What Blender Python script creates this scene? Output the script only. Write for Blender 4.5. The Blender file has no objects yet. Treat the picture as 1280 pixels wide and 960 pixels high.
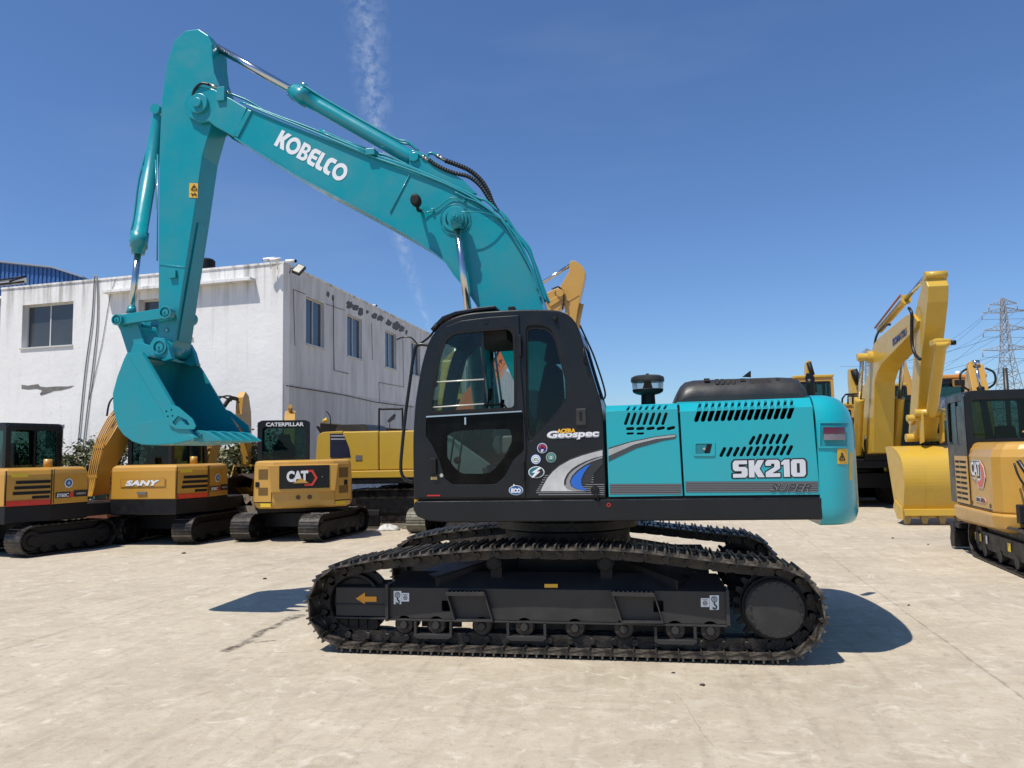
import bpy, math, random
from mathutils import Vector, Matrix, noise
random.seed(7)
SC = bpy.context.scene
COL = SC.collection
rad = math.radians
# ---------------------------------------------------------------- camera
YAW, PITCH, ROLL, HC, FPX = 10.0, 5.0, -1.1, 1.70, 961.0
cam_d = bpy.data.cameras.new('camera'); cam = bpy.data.objects.new('camera', cam_d); COL.objects.link(cam)
RM = Matrix.Rotation(rad(YAW), 3, 'Z') @ Matrix.Rotation(rad(90+PITCH), 3, 'X') @ Matrix.Rotation(rad(ROLL), 3, 'Z')
cam.matrix_world = Matrix.Translation((0, 0, HC)) @ RM.to_4x4()
cam_d.sensor_width = 36; cam_d.lens = FPX/1280*36; cam_d.clip_start = .05; cam_d.clip_end = 6000
SC.camera = cam
CP = Vector((0, 0, HC))
def ray(x, y): return RM @ Vector(((x-640)/FPX, (480-y)/FPX, -1))
def P(x, y, Y):                      # photo point -> world point on the vertical plane Y
    d = ray(x, y); t = Y/d.y
    return CP + d*t
def PX(x, y, X):
    d = ray(x, y); t = X/d.x
    return CP + d*t
def G(x, y, z=0):                    # photo point -> ground
    d = ray(x, y); t = (z-HC)/d.z
    return CP + d*t
def XZ(x, y, Y): p = P(x, y, Y); return (p.x, p.z)
def poly_px(pts, Y): return [XZ(a, b, Y) for a, b in pts]
# ---------------------------------------------------------------- objects
ORG = {}
class MB:
    def __init__(s): s.v = []; s.f = []; s.sm = []; s.mi = []; s.cur = 0
    def add(s, vs, fs, smooth=False):
        o = len(s.v); s.v += [Vector(v) for v in vs]
        for f in fs: s.f.append([i+o for i in f]); s.sm.append(smooth); s.mi.append(s.cur)
        return s
    def box(s, a, b, M=None):
        x0, y0, z0 = a; x1, y1, z1 = b
        if x0 > x1: x0, x1 = x1, x0
        if y0 > y1: y0, y1 = y1, y0
        if z0 > z1: z0, z1 = z1, z0
        vs = [Vector(p) for p in ((x0,y0,z0),(x1,y0,z0),(x1,y1,z0),(x0,y1,z0),(x0,y0,z1),(x1,y0,z1),(x1,y1,z1),(x0,y1,z1))]
        if M: vs = [M @ v for v in vs]
        return s.add(vs, [(0,3,2,1),(4,5,6,7),(0,1,5,4),(1,2,6,5),(2,3,7,6),(3,0,4,7)])
    def prism(s, poly, a, b, axis='y', smooth=False):
        ar = sum(p[0]*q[1]-q[0]*p[1] for p, q in zip(poly, poly[1:]+poly[:1]))
        if ar < 0: poly = poly[::-1]
        if a > b: a, b = b, a
        n = len(poly)
        if axis == 'y': f = lambda p, t: (p[0], t, p[1]); lo, hi = b, a
        elif axis == 'x': f = lambda p, t: (t, p[0], p[1]); lo, hi = a, b
        else: f = lambda p, t: (p[0], p[1], t); lo, hi = a, b
        vs = [f(p, lo) for p in poly]+[f(p, hi) for p in poly]
        fs = [tuple(range(n-1, -1, -1)), tuple(range(n, 2*n))]+[(i, (i+1) % n, n+(i+1) % n, n+i) for i in range(n)]
        o = len(s.f); s.add(vs, fs)
        if smooth:
            for k in range(o+2, len(s.f)): s.sm[k] = True
        return s
    def tube(s, pts, r, n=10, cap=True, smooth=True):
        pts = [Vector(p) for p in pts]; k = len(pts)
        rs = r if isinstance(r, (list, tuple)) else [r]*k
        o = len(s.v); up = None
        for i, p in enumerate(pts):
            t = (pts[min(i+1, k-1)]-pts[max(i-1, 0)]).normalized()
            if up is None:
                up = Vector((0, 0, 1)) if abs(t.z) < .9 else Vector((0, 1, 0))
            u = t.cross(up)
            if u.length < 1e-4: u = t.cross(Vector((1, .3, 0)))
            u.normalize(); w = u.cross(t).normalized(); up = w
            for j in range(n):
                a = 2*math.pi*j/n; s.v.append(p+(u*math.cos(a)+w*math.sin(a))*rs[i])
        for i in range(k-1):
            for j in range(n):
                s.f.append([o+i*n+j, o+(i+1)*n+j, o+(i+1)*n+(j+1) % n, o+i*n+(j+1) % n]); s.sm.append(smooth); s.mi.append(s.cur)
        if cap:
            s.f.append([o+j for j in range(n)]); s.f.append([o+(k-1)*n+j for j in range(n-1, -1, -1)]); s.sm += [False]*2; s.mi += [s.cur]*2
        return s
    def cyl(s, a, b, r, r2=None, n=24): return s.tube([a, b], [r, r if r2 is None else r2], n)
    def lathe(s, prof, org=(0,0,0), ax=(0,0,1), n=28):   # prof: (r, h) along ax; hard steps where two radii share a height
        ax = Vector(ax).normalized(); org = Vector(org)
        for (r0, h0), (r1, h1) in zip(prof, prof[1:]):
            if abs(r0-r1) < 1e-6 and abs(h0-h1) < 1e-6: continue
            u = ax.orthogonal().normalized(); w = ax.cross(u)
            vs = []
            for r, h in ((r0, h0), (r1, h1)):
                for j in range(n):
                    a = 2*math.pi*j/n; vs.append(org+ax*h+(u*math.cos(a)+w*math.sin(a))*r)
            s.add(vs, [(j, (j+1) % n, n+(j+1) % n, n+j) for j in range(n)], True)
        return s
    def loft(s, rings, cap=True, smooth=True, closed=True):
        n = len(rings[0]); o = len(s.v)
        for r in rings: s.v += [Vector(p) for p in r]
        for i in range(len(rings)-1):
            for j in range(n if closed else n-1):
                s.f.append([o+i*n+j, o+i*n+(j+1) % n, o+(i+1)*n+(j+1) % n, o+(i+1)*n+j]); s.sm.append(smooth); s.mi.append(s.cur)
        if cap:
            s.f.append([o+j for j in range(n-1, -1, -1)]); s.f.append([o+(len(rings)-1)*n+j for j in range(n)]); s.sm += [False]*2; s.mi += [s.cur]*2
        return s
    def plate(s, outer, holes, a, b, axis='y', bevel=0.0):
        vs, fs = plate_geo(outer, holes, abs(b-a), bevel); c = (a+b)/2
        if axis == 'y': vs = [(x, c-z, y) for x, y, z in vs]
        elif axis == 'x': vs = [(c+z, x, y) for x, y, z in vs]
        else: vs = [(x, y, c+z) for x, y, z in vs]
        return s.add(vs, fs)
    def xf(s, M, start=0):
        for i in range(start, len(s.v)): s.v[i] = M @ s.v[i]
        return s
    def build(s, name, mat, parent=None, bevel=0, seg=2, label=None, ang=35):
        lo = Vector((min(v[i] for v in s.v) for i in range(3))); hi = Vector((max(v[i] for v in s.v) for i in range(3)))
        c = (lo+hi)/2
        me = bpy.data.meshes.new(name); me.from_pydata([v-c for v in s.v], [], s.f)
        for i, m in enumerate(mat if isinstance(mat, list) else [mat]): me.materials.append(m)
        me.polygons.foreach_set('use_smooth', s.sm); me.polygons.foreach_set('material_index', s.mi); me.update()
        ob = bpy.data.objects.new(name, me); COL.objects.link(ob)
        place(ob, c, parent)
        if bevel:
            m = ob.modifiers.new('edge', 'BEVEL'); m.width = bevel; m.segments = seg; m.limit_method = 'ANGLE'; m.angle_limit = rad(ang)
            m.harden_normals = False
        if label: ob['label'] = label
        return ob
def place(ob, c, parent):
    if parent is not None:
        ob.parent = parent; ob.location = Vector(c)-ORG[parent.name]
    else: ob.location = c
    ORG[ob.name] = Vector(c)
def plate_geo(outer, holes, th, bevel=0.0):
    cu = bpy.data.curves.new('c', 'CURVE'); cu.dimensions = '2D'; cu.fill_mode = 'BOTH'
    for pts in [outer]+list(holes):
        sp = cu.splines.new('POLY'); sp.points.add(len(pts)-1)
        for q, p in zip(sp.points, pts): q.co = (p[0], p[1], 0, 1)
        sp.use_cyclic_u = True
    cu.extrude = max(th/2-bevel, 0.0)
    if bevel: cu.bevel_depth = bevel; cu.bevel_resolution = 1; cu.offset = -bevel
    return curve_geo(cu)
def curve_geo(cu):
    ob = bpy.data.objects.new('c', cu); me = bpy.data.meshes.new_from_object(ob)
    vs = [tuple(v.co) for v in me.vertices]; fs = [tuple(p.vertices) for p in me.polygons]
    bpy.data.objects.remove(ob); bpy.data.meshes.remove(me); bpy.data.curves.remove(cu)
    return vs, fs
def text_geo(body, bold=0.0, shear=0.0, th=.004, space=1.0):
    cu = bpy.data.curves.new('t', 'FONT'); cu.body = body; cu.offset = bold; cu.shear = shear; cu.extrude = .01; cu.space_character = space
    cu.fill_mode = 'BOTH'; cu.resolution_u = 4
    vs, fs = curve_geo(cu)
    x0 = min(v[0] for v in vs); x1 = max(v[0] for v in vs); y0 = min(v[1] for v in vs); y1 = max(v[1] for v in vs)
    return [((v[0]-x0)/(x1-x0), (v[1]-y0)/(y1-y0), (v[2]/.01)*th/2) for v in vs], fs
def norm_shape(parts, th=.004):          # list of (outer, holes) in one 2D frame -> unit square geometry
    V = []; F = []
    for o, h in parts:
        vs, fs = plate_geo(o, h, th); k = len(V); V += vs; F += [tuple(i+k for i in f) for f in fs]
    x0 = min(v[0] for v in V); x1 = max(v[0] for v in V); y0 = min(v[1] for v in V); y1 = max(v[1] for v in V)
    return [((v[0]-x0)/(x1-x0), (v[1]-y0)/(y1-y0), v[2]) for v in V], F
def put(geo, bl, br, tl, name, mat, parent, lift=.003, label=None, mb=None):   # unit-square geometry on a world frame
    bl, br, tl = Vector(bl), Vector(br), Vector(tl); u = br-bl; v = tl-bl; n = u.cross(v).normalized()
    vs = [bl+u*p[0]+v*p[1]+n*(p[2]+lift) for p in geo[0]]
    m = mb or MB(); m.add(vs, geo[1])
    if mb: return mb
    return m.build(name, mat, parent, label=label)
def roundp(pts, r, n=5):
    out = []; k = len(pts)
    for i in range(k):
        p0, p, p1 = Vector(pts[i-1]), Vector(pts[i]), Vector(pts[(i+1) % k])
        ri = r[i] if isinstance(r, (list, tuple)) else r
        d0 = (p0-p); d1 = (p1-p); m = min(ri, d0.length*.45, d1.length*.45)
        if m < 1e-5: out.append((p.x, p.y)); continue
        a = p+d0.normalized()*m; b = p+d1.normalized()*m
        for j in range(n+1):
            t = j/n; q = a*(1-t)**2+p*2*t*(1-t)+b*t*t; out.append((q.x, q.y))
    return out
def circle(cx, cy, r, n=24, ry=None): return [(cx+r*math.cos(2*math.pi*i/n), cy+(ry or r)*math.sin(2*math.pi*i/n)) for i in range(n)]
def slot(p, q, w, n=5):
    p, q = Vector(p), Vector(q); d = (q-p).normalized(); t = Vector((-d.y, d.x)); out = []
    a0 = math.atan2(t.y, t.x)
    for k in range(n+1): a = a0+math.pi*k/n; out.append((p.x+math.cos(a)*w/2, p.y+math.sin(a)*w/2))
    for k in range(n+1): a = a0+math.pi+math.pi*k/n; out.append((q.x+math.cos(a)*w/2, q.y+math.sin(a)*w/2))
    return out
def smoothpath(pts, n=6):
    pts = [Vector(p) for p in pts]; out = []
    for i in range(len(pts)-1):
        p0 = pts[max(i-1, 0)]; p1 = pts[i]; p2 = pts[i+1]; p3 = pts[min(i+2, len(pts)-1)]
        for k in range(n):
            t = k/n; out.append(.5*((2*p1)+(p2-p0)*t+(2*p0-5*p1+4*p2-p3)*t*t+(3*p1-p0-3*p2+p3)*t**3))
    return out+[pts[-1]]
def thing(name, label, cat, loc=(0,0,0), rz=0, group=None, local=False):
    o = bpy.data.objects.new(name, None); COL.objects.link(o); o.location = loc; o.rotation_euler = (0, 0, rz)
    o.empty_display_size = .2
    tag(o, label, cat, group); ORG[o.name] = Vector((0,0,0)) if local else Vector(loc)
    return o
def tag(o, label=None, cat=None, group=None, kind=None):
    if label: o['label'] = label
    if cat: o['category'] = cat
    if group: o['group'] = group
    if kind: o['kind'] = kind
    return o
def dup(o, parent=None):
    c = o.copy(); COL.objects.link(c); ORG[c.name] = ORG[o.name].copy()
    if parent: c.parent = parent
    for ch in list(o.children): dup(ch, c)
    return c
# ---------------------------------------------------------------- materials
def lin(c):
    if isinstance(c, str):
        c = [int(c[i:i+2], 16)/255 for i in (0, 2, 4)]; return tuple(x/12.92 if x <= .04045 else ((x+.055)/1.055)**2.4 for x in c)+(1,)
    return tuple(c)+(1,)
MATS = {}
def mat(name, col, rough=.5, metal=0, col2=None, amt=.35, scale=6, coat=0, bump=0, bscale=60, rvar=.12, fine=0, stretch=None, spec=.5):
    if name in MATS: return MATS[name]
    m = bpy.data.materials.new(name); m.use_nodes = True; nt = m.node_tree; N = nt.nodes; L = nt.links
    b = N['Principled BSDF']; b.inputs['Metallic'].default_value = metal; b.inputs['Coat Weight'].default_value = coat; b.inputs['Coat Roughness'].default_value = .08; b.inputs['Specular IOR Level'].default_value = spec
    tc = N.new('ShaderNodeTexCoord'); src = tc.outputs['Object']
    if stretch:
        mp = N.new('ShaderNodeMapping'); mp.inputs['Scale'].default_value = stretch; L.new(src, mp.inputs[0]); src = mp.outputs[0]
    nz = N.new('ShaderNodeTexNoise'); nz.inputs['Scale'].default_value = scale; nz.inputs['Detail'].default_value = 9; nz.inputs['Roughness'].default_value = .65
    L.new(src, nz.inputs['Vector'])
    rm = N.new('ShaderNodeMapRange'); rm.inputs[1].default_value = .42; rm.inputs[2].default_value = .72; rm.inputs[3].default_value = 0; rm.inputs[4].default_value = amt
    L.new(nz.outputs[0], rm.inputs[0])
    mx = N.new('ShaderNodeMix'); mx.data_type = 'RGBA'; c = lin(col); c2 = lin(col2) if col2 else tuple(min(1, x*.75+.02) for x in c[:3])+(1,)
    mx.inputs['A'].default_value = c; mx.inputs['B'].default_value = c2
    L.new(rm.outputs[0], mx.inputs['Factor']); L.new(mx.outputs['Result'], b.inputs['Base Color'])
    r2 = N.new('ShaderNodeMapRange'); r2.inputs[1].default_value = .3; r2.inputs[2].default_value = .7; r2.inputs[3].default_value = max(0, rough-rvar); r2.inputs[4].default_value = min(1, rough+rvar)
    L.new(nz.outputs[0], r2.inputs[0]); L.new(r2.outputs[0], b.inputs['Roughness'])
    if bump:
        n2 = N.new('ShaderNodeTexNoise'); n2.inputs['Scale'].default_value = bscale; n2.inputs['Detail'].default_value = 6; L.new(src, n2.inputs['Vector'])
        bp = N.new('ShaderNodeBump'); bp.inputs['Strength'].default_value = bump; bp.inputs['Distance'].default_value = .02
        L.new(n2.outputs[0], bp.inputs['Height']); L.new(bp.outputs[0], b.inputs['Normal'])
    MATS[name] = m; return m
def glass(name, tint=(.5,.55,.55), refl=.55):
    m = bpy.data.materials.new(name); m.use_nodes = True; nt = m.node_tree; N = nt.nodes; L = nt.links; N.clear()
    o = N.new('ShaderNodeOutputMaterial'); t = N.new('ShaderNodeBsdfTransparent'); t.inputs[0].default_value = tuple(tint)+(1,)
    g = N.new('ShaderNodeBsdfGlossy'); g.inputs['Roughness'].default_value = .03; g.inputs[0].default_value = (.9,.95,1,1)
    f = N.new('ShaderNodeFresnel'); f.inputs[0].default_value = 1.45
    nz = N.new('ShaderNodeTexNoise'); nz.inputs['Scale'].default_value = 3; a = N.new('ShaderNodeMath'); a.operation = 'MULTIPLY_ADD'; a.use_clamp = True
    L.new(f.outputs[0], a.inputs[0]); a.inputs[1].default_value = refl; a.inputs[2].default_value = .002
    x = N.new('ShaderNodeMixShader'); L.new(a.outputs[0], x.inputs[0]); L.new(t.outputs[0], x.inputs[1]); L.new(g.outputs[0], x.inputs[2]); L.new(x.outputs[0], o.inputs[0])
    MATS[name] = m; return m
TEAL = mat('teal_paint', (.003,.272,.325), .32, 0, (.028,.240,.275), .8, 2.2, coat=.3, bump=.10, bscale=3.5, rvar=.16)
TEALD = mat('teal_paint_panels', (.003,.36,.42), .3, 0, (.030,.315,.355), .75, 1.9, coat=.4, bump=.08, bscale=2.6, rvar=.14)
BLK = mat('black_gloss_paint', (.009,.0105,.0125), .30, 0, (.016,.017,.018), .5, 4, coat=.06, bump=.02, bscale=30, spec=.30)
GREY = mat('charcoal_paint', (.030,.030,.031), .40, 0, (.060,.054,.046), .7, 4, spec=.35, bump=.05, bscale=60)
RUB = mat('black_rubber', (.007,.007,.0075), .6, 0, (.016,.015,.014), .5, 12, spec=.3)
HOSE = mat('hydraulic_hose', (.010,.010,.011), .4, spec=.4)
TRK = mat('track_steel', (.012,.010,.009), .42, .2, (.085,.072,.058), .8, 7, spec=.45, bump=.3, bscale=50)
SHOE = mat('shoe_steel', (.024,.022,.020), .40, .2, (.23,.195,.155), .95, 6, spec=.5, bump=.25, bscale=45)
DRK = mat('dark_machine_paint', (.006,.006,.008), .5, 0, (.014,.013,.012), .6, 8, spec=.3)
CHR = mat('chromed_rod', (.62,.62,.62), .16, 1, (.5,.5,.5), .4, 5, rvar=.05)
STL = mat('bare_steel', (.4,.39,.37), .35, 1)
WHT = mat('white_decal', (.78,.79,.8), .4, 0, (.7,.71,.72), .3, 20)
YEL = mat('caution_yellow', (.75,.42,.03), .45)
ORA = mat('orange_decal', (.8,.33,.02), .45)
RED = mat('red_decal', (.5,.02,.02), .35)
BLU = mat('blue_decal', (.02,.12,.5), .4)
SIL = mat('silver_decal', (.42,.42,.42), .35, .2, (.6,.6,.6), .6, 4)
GRD = mat('grey_decal', (.15,.15,.155), .4)
INT = mat('cab_trim', (.06,.065,.065), .6, 0, (.09,.095,.09), .5, 6, bump=.1)
INTG = mat('cab_floor_trim', (.20,.27,.25), .6, 0, (.14,.18,.17), .5, 6, bump=.1)
SEAT = mat('seat_fabric', (.02,.02,.022), .85, 0, (.04,.04,.04), .4, 30, bump=.4, bscale=200)
GLS = glass('cab_glass', (.84,.92,.90))
GLD = glass('tinted_glass', (.42,.54,.52)); GLM = glass('sliding_glass', (.66,.78,.74))
LENS = glass('clear_lens', (.8,.8,.8))
CYEL = mat('warm_yellow_paint', (.55,.305,.055), .35, 0, (.46,.26,.055), .5, 3, coat=.3, bump=.02, bscale=20)
SYEL = mat('ochre_yellow_paint', (.52,.27,.035), .36, 0, (.44,.24,.04), .5, 3, coat=.3, bump=.02, bscale=20)
KYEL = mat('bright_yellow_paint', (.58,.365,.04), .36, 0, (.48,.31,.045), .5, 3, coat=.35, bump=.02, bscale=20)
OYEL = mat('orange_paint', (.60,.14,.03), .4, 0, (.5,.13,.04), .5, 3, coat=.3)
# ---------------------------------------------------------------- ground
def ground_mat():
    m = bpy.data.materials.new('yard_concrete'); m.use_nodes = True; nt = m.node_tree; N = nt.nodes; L = nt.links; b = N['Principled BSDF']
    geo = N.new('ShaderNodeNewGeometry'); pos = geo.outputs['Position']
    def nz(scale, det=8, ro=.6, st=None, dist=0, rot=0):
        n = N.new('ShaderNodeTexNoise'); n.inputs['Scale'].default_value = scale; n.inputs['Detail'].default_value = det; n.inputs['Roughness'].default_value = ro; n.inputs['Distortion'].default_value = dist
        src = pos
        if st:
            q = N.new('ShaderNodeMapping'); q.inputs['Scale'].default_value = st; q.inputs['Rotation'].default_value = (0, 0, rot); L.new(pos, q.inputs[0]); src = q.outputs[0]
        L.new(src, n.inputs['Vector']); return n.outputs[0]
    def mth(op, a, b=None, c=None, clamp=False):
        n = N.new('ShaderNodeMath'); n.operation = op; n.use_clamp = clamp
        for i, q in enumerate((a, b, c)):
            if q is None: continue
            if isinstance(q, (int, float)): n.inputs[i].default_value = q
            else: L.new(q, n.inputs[i])
        return n.outputs[0]
    def rng(x, a, b_, c=0., d=1.):
        n = N.new('ShaderNodeMapRange'); L.new(x, n.inputs[0])
        for i, v in enumerate((a, b_, c, d)): n.inputs[i+1].default_value = v
        return n.outputs[0]
    def mix(f, a, b_, mode='MIX'):
        n = N.new('ShaderNodeMix'); n.data_type = 'RGBA'; n.blend_type = mode
        if isinstance(f, float): n.inputs['Factor'].default_value = f
        else: L.new(f, n.inputs['Factor'])
        for k, v in (('A', a), ('B', b_)):
            if isinstance(v, tuple): n.inputs[k].default_value = v
            else: L.new(v, n.inputs[k])
        return n.outputs['Result']
    big = nz(.22, 6, .6, dist=.6); mid = nz(1.3, 9, .65, dist=.4); fin = nz(14, 9, .75); grn = nz(110, 4, .8); strk = nz(1.2, 8, .6, (6.5, .55, 1), .3, .18)
    strk2 = nz(1.0, 7, .62, (.5, 7, 1), .3, -.3)
    c = mix(rng(big, .35, .68), (.50, .43, .32, 1), (.38, .32, .23, 1))
    c = mix(rng(mid, .42, .66, 0, .5), c, (.57, .495, .37, 1))
    c = mix(rng(strk, .52, .70, 0, .42), c, (.30, .255, .19, 1))
    c = mix(rng(strk2, .54, .70, 0, .42), c, (.33, .28, .215, 1))
    med = nz(4.5, 9, .7, dist=.8); c = mix(rng(med, .52, .68, 0, .45), c, (.36, .295, .205, 1)); c = mix(rng(med, .47, .33, 0, .4), c, (.66, .595, .47, 1))
    c = mix(rng(fin, .54, .68, 0, .6), c, (.27, .22, .16, 1))
    c = mix(rng(fin, .44, .30, 0, .55), c, (.60, .55, .46, 1))
    blot = nz(3.1, 10, .7, dist=1.2)
    c = mix(rng(blot, .57, .66, 0, .6), c, (.68, .62, .50, 1))          # pale scuffed laitance
    c = mix(rng(blot, .40, .30, 0, .55), c, (.27, .21, .15, 1))            # oily brown patches
    c = mix(rng(grn, .58, .70, 0, .6), c, (.20, .165, .125, 1))
    c = mix(rng(grn, .38, .30, 0, .35), c, (.66, .61, .52, 1))
    oil = nz(.75, 7, .6, dist=.5); c = mix(rng(oil, .665, .73, 0, .38), c, (.17, .135, .10, 1))
    arcs = N.new('ShaderNodeTexWave'); arcs.wave_type = 'RINGS'; arcs.rings_direction = 'Z'; arcs.inputs['Scale'].default_value = .55; arcs.inputs['Distortion'].default_value = 3; arcs.inputs['Detail'].default_value = 4; arcs.inputs['Detail Scale'].default_value = .6; mpa = N.new('ShaderNodeMapping'); mpa.inputs['Location'].default_value = (-9, 4, 0); L.new(pos, mpa.inputs[0]); L.new(mpa.outputs[0], arcs.inputs['Vector'])
    c = mix(mth('MULTIPLY', rng(arcs.outputs['Fac'], .86, .97), rng(strk2, .45, .62, 0, .22)), c, (.66, .60, .49, 1))
    # joints and cracks, each a band round a straight line on the ground
    wob = mth('SUBTRACT', nz(1.6, 6, .6), .5); wob2 = mth('SUBTRACT', nz(9, 8, .7), .5)
    sep = N.new('ShaderNodeSeparateXYZ'); L.new(pos, sep.inputs[0])
    def line(a, b_, width, jit, strength, ext=0.):
        a = Vector((a.x, a.y)); b_ = Vector((b_.x, b_.y)); d = (b_-a); ln = d.length; d.normalize(); n = Vector((-d.y, d.x))
        dist = mth('ADD', mth('ADD', mth('MULTIPLY', sep.outputs[0], n.x), mth('MULTIPLY', sep.outputs[1], n.y)), -n.dot(a))
        dist = mth('ABSOLUTE', mth('ADD', dist, mth('ADD', mth('MULTIPLY', wob, jit), mth('MULTIPLY', wob2, jit*.35))))
        al = mth('ADD', mth('ADD', mth('MULTIPLY', sep.outputs[0], d.x), mth('MULTIPLY', sep.outputs[1], d.y)), -d.dot(a))
        inside = mth('MULTIPLY', mth('GREATER_THAN', al, -ext), mth('LESS_THAN', al, ln+ext))
        return mth('MULTIPLY', mth('MULTIPLY', rng(dist, width, width*.35), inside), strength)
    lines = [line(G(283, 815), G(374, 768), .075, .30, 1.0), line(G(318, 803), G(345, 800), .03, .25, .8), line(G(292, 868), G(480, 843), .02, .3, .0),
             line(G(150, 768), G(470, 672), .011, .05, .45, 12), line(G(1005, 672), G(1128, 762), .014, .07, .38, 3),
             line(G(1005, 674), G(1190, 673), .03, .04, .35, 2), line(G(280, 817), G(385, 814), .008, .12, .45),
             line(G(850, 872), G(896, 935), .008, .12, .22, .1), line(G(930, 840), G(1010, 955), .05, .03, .13, 4), line(G(965, 840), G(1060, 955), .05, .03, .12, 4),
             line(G(60, 830), G(250, 905), .008, .25, .12, 1)]
    acc = lines[0]
    for q in lines[1:]: acc = mth('MAXIMUM', acc, q)
    acc = mth('MULTIPLY', acc, mth('MULTIPLY', rng(fin, .36, .56, .1, 1), rng(med, .34, .52, .25, 1)))
    c = mix(acc, c, (.07, .055, .04, 1))
    # hair cracks
    vo = N.new('ShaderNodeTexVoronoi'); vo.feature = 'DISTANCE_TO_EDGE'; vo.inputs['Scale'].default_value = .23
    wv = N.new('ShaderNodeVectorMath'); wv.operation = 'MULTIPLY_ADD'; nn = N.new('ShaderNodeTexNoise'); nn.inputs['Scale'].default_value = 1.1; nn.inputs['Detail'].default_value = 8; L.new(pos, nn.inputs['Vector'])
    L.new(nn.outputs['Color'], wv.inputs[0]); wv.inputs[1].default_value = (1.1, 1.1, 0); L.new(pos, wv.inputs[2]); L.new(wv.outputs[0], vo.inputs['Vector'])
    hair = mth('MULTIPLY', rng(vo.outputs['Distance'], .0022, .0006), rng(mid, .54, .68, 0, .15)); c = mix(hair, c, (.12, .10, .075, 1))
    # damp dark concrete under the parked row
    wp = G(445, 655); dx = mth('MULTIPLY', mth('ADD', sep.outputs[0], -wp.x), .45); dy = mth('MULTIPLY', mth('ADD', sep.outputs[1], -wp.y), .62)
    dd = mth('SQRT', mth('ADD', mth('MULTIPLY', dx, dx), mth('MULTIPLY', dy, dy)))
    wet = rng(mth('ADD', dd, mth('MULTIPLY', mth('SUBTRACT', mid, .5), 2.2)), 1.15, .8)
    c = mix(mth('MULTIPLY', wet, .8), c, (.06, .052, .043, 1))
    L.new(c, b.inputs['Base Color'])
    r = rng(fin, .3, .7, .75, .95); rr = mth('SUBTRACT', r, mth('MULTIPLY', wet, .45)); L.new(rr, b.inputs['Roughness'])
    h = mth('ADD', mth('ADD', mth('MULTIPLY', fin, .5), mth('MULTIPLY', grn, .22)), mth('ADD', mth('MULTIPLY', mid, 1.2), mth('MULTIPLY', acc, -1.4)))
    bp = N.new('ShaderNodeBump'); bp.inputs['Strength'].default_value = .45; bp.inputs['Distance'].default_value = .025; L.new(h, bp.inputs['Height']); L.new(bp.outputs[0], b.inputs['Normal'])
    return m
mb = MB(); S = 1600
mb.add([(-S,-S,0),(S,-S,0),(S,S,0),(-S,S,0)], [(0,1,2,3)])
tag(mb.build('ground', ground_mat()), kind='structure')
# ---------------------------------------------------------------- the big teal excavator
YS = 6.40      # outer edge of the near shoes
ROOT = thing('tracked_excavator', 'large teal excavator with black cab, side-on in the middle, bucket raised at left', 'excavator', (-.84, 7.8, 0))
# ---- crawler belts
ic = (P(431, 757, YS).x, .395); sc_ = (P(973, 762, YS).x, .40)
def arc(c, r, a0, a1, n=10): return [(c[0]+r*math.cos(rad(a0+(a1-a0)*k/n)), c[1]+r*math.sin(rad(a0+(a1-a0)*k/n))) for k in range(n+1)]
def ztop(px, py): return P(px, py, YS)
c1 = P(617, 684, YS); c2 = P(758, 684, YS)
pathpts = []
pathpts += arc(ic, .338, 262, 112, 12)                       # idler, bottom -> round the left end -> top
pathpts += [(P(470, 700, YS).x, .785), (P(540, 694, YS).x, .835), (c1.x-.1, .872), (c1.x+.25, .885), ((c1.x+c2.x)/2, .872), (c2.x-.1, .882), (c2.x+.25, .862), (P(860, 690, YS).x, .815), (P(915, 690, YS).x, .775)]
pathpts += arc(sc_, .345, 84, -86, 12)
pathpts += [(sc_[0]-.25, .052), (ic[0]+.3, .050)]
def resample(pts, step=None, n=None):
    pts = [Vector(p) for p in pts]; q = pts+[pts[0]]; seg = [(b-a).length for a, b in zip(q, q[1:])]; tot = sum(seg)
    if n is None: n = round(tot/step)
    out = []; d = tot/n; i = 0; acc = 0
    for k in range(n):
        s = k*d
        while acc+seg[i] < s: acc += seg[i]; i += 1
        t = (s-acc)/seg[i]; out.append(q[i].lerp(q[i+1], t))
    return out, d
cen, pitch = resample(pathpts, .178)
def shoe_geo():
    mb = MB(); hw = pitch/2; W = .30
    holes = [circle(0.02, -.055, .016, 8), circle(0.02, .055, .016, 8)]
    # plate slightly dished, lapping its neighbour
    mb.plate(roundp([(-hw*.98, -W), (hw*1.12, -W), (hw*1.12, W), (-hw*.98, W)], .012, 2), [slot((-.01, -.10), (.03, -.10), .024, 3), slot((-.01, .10), (.03, .10), .024, 3)], 0, .014, 'z')
    for gx, gh in ((-hw*.80, .028), (-.005, .026), (hw*.82, .030)):
        mb.prism([(gx-.010, .014), (gx+.010, .014), (gx+.006, .014+gh), (gx-.006, .014+gh)], -W+.004, W-.004, 'y')
    mb.prism([(hw*.98, 0.0), (hw*1.12, 0.0), (hw*1.2, -.022), (hw*1.12, -.026)], -W+.01, W-.01, 'y')
    for sy in (-1, 1):
        for gx in (-.045, .045): mb.cyl((gx, sy*.075, .012), (gx, sy*.075, .026), .014, n=6)
    return mb
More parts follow.
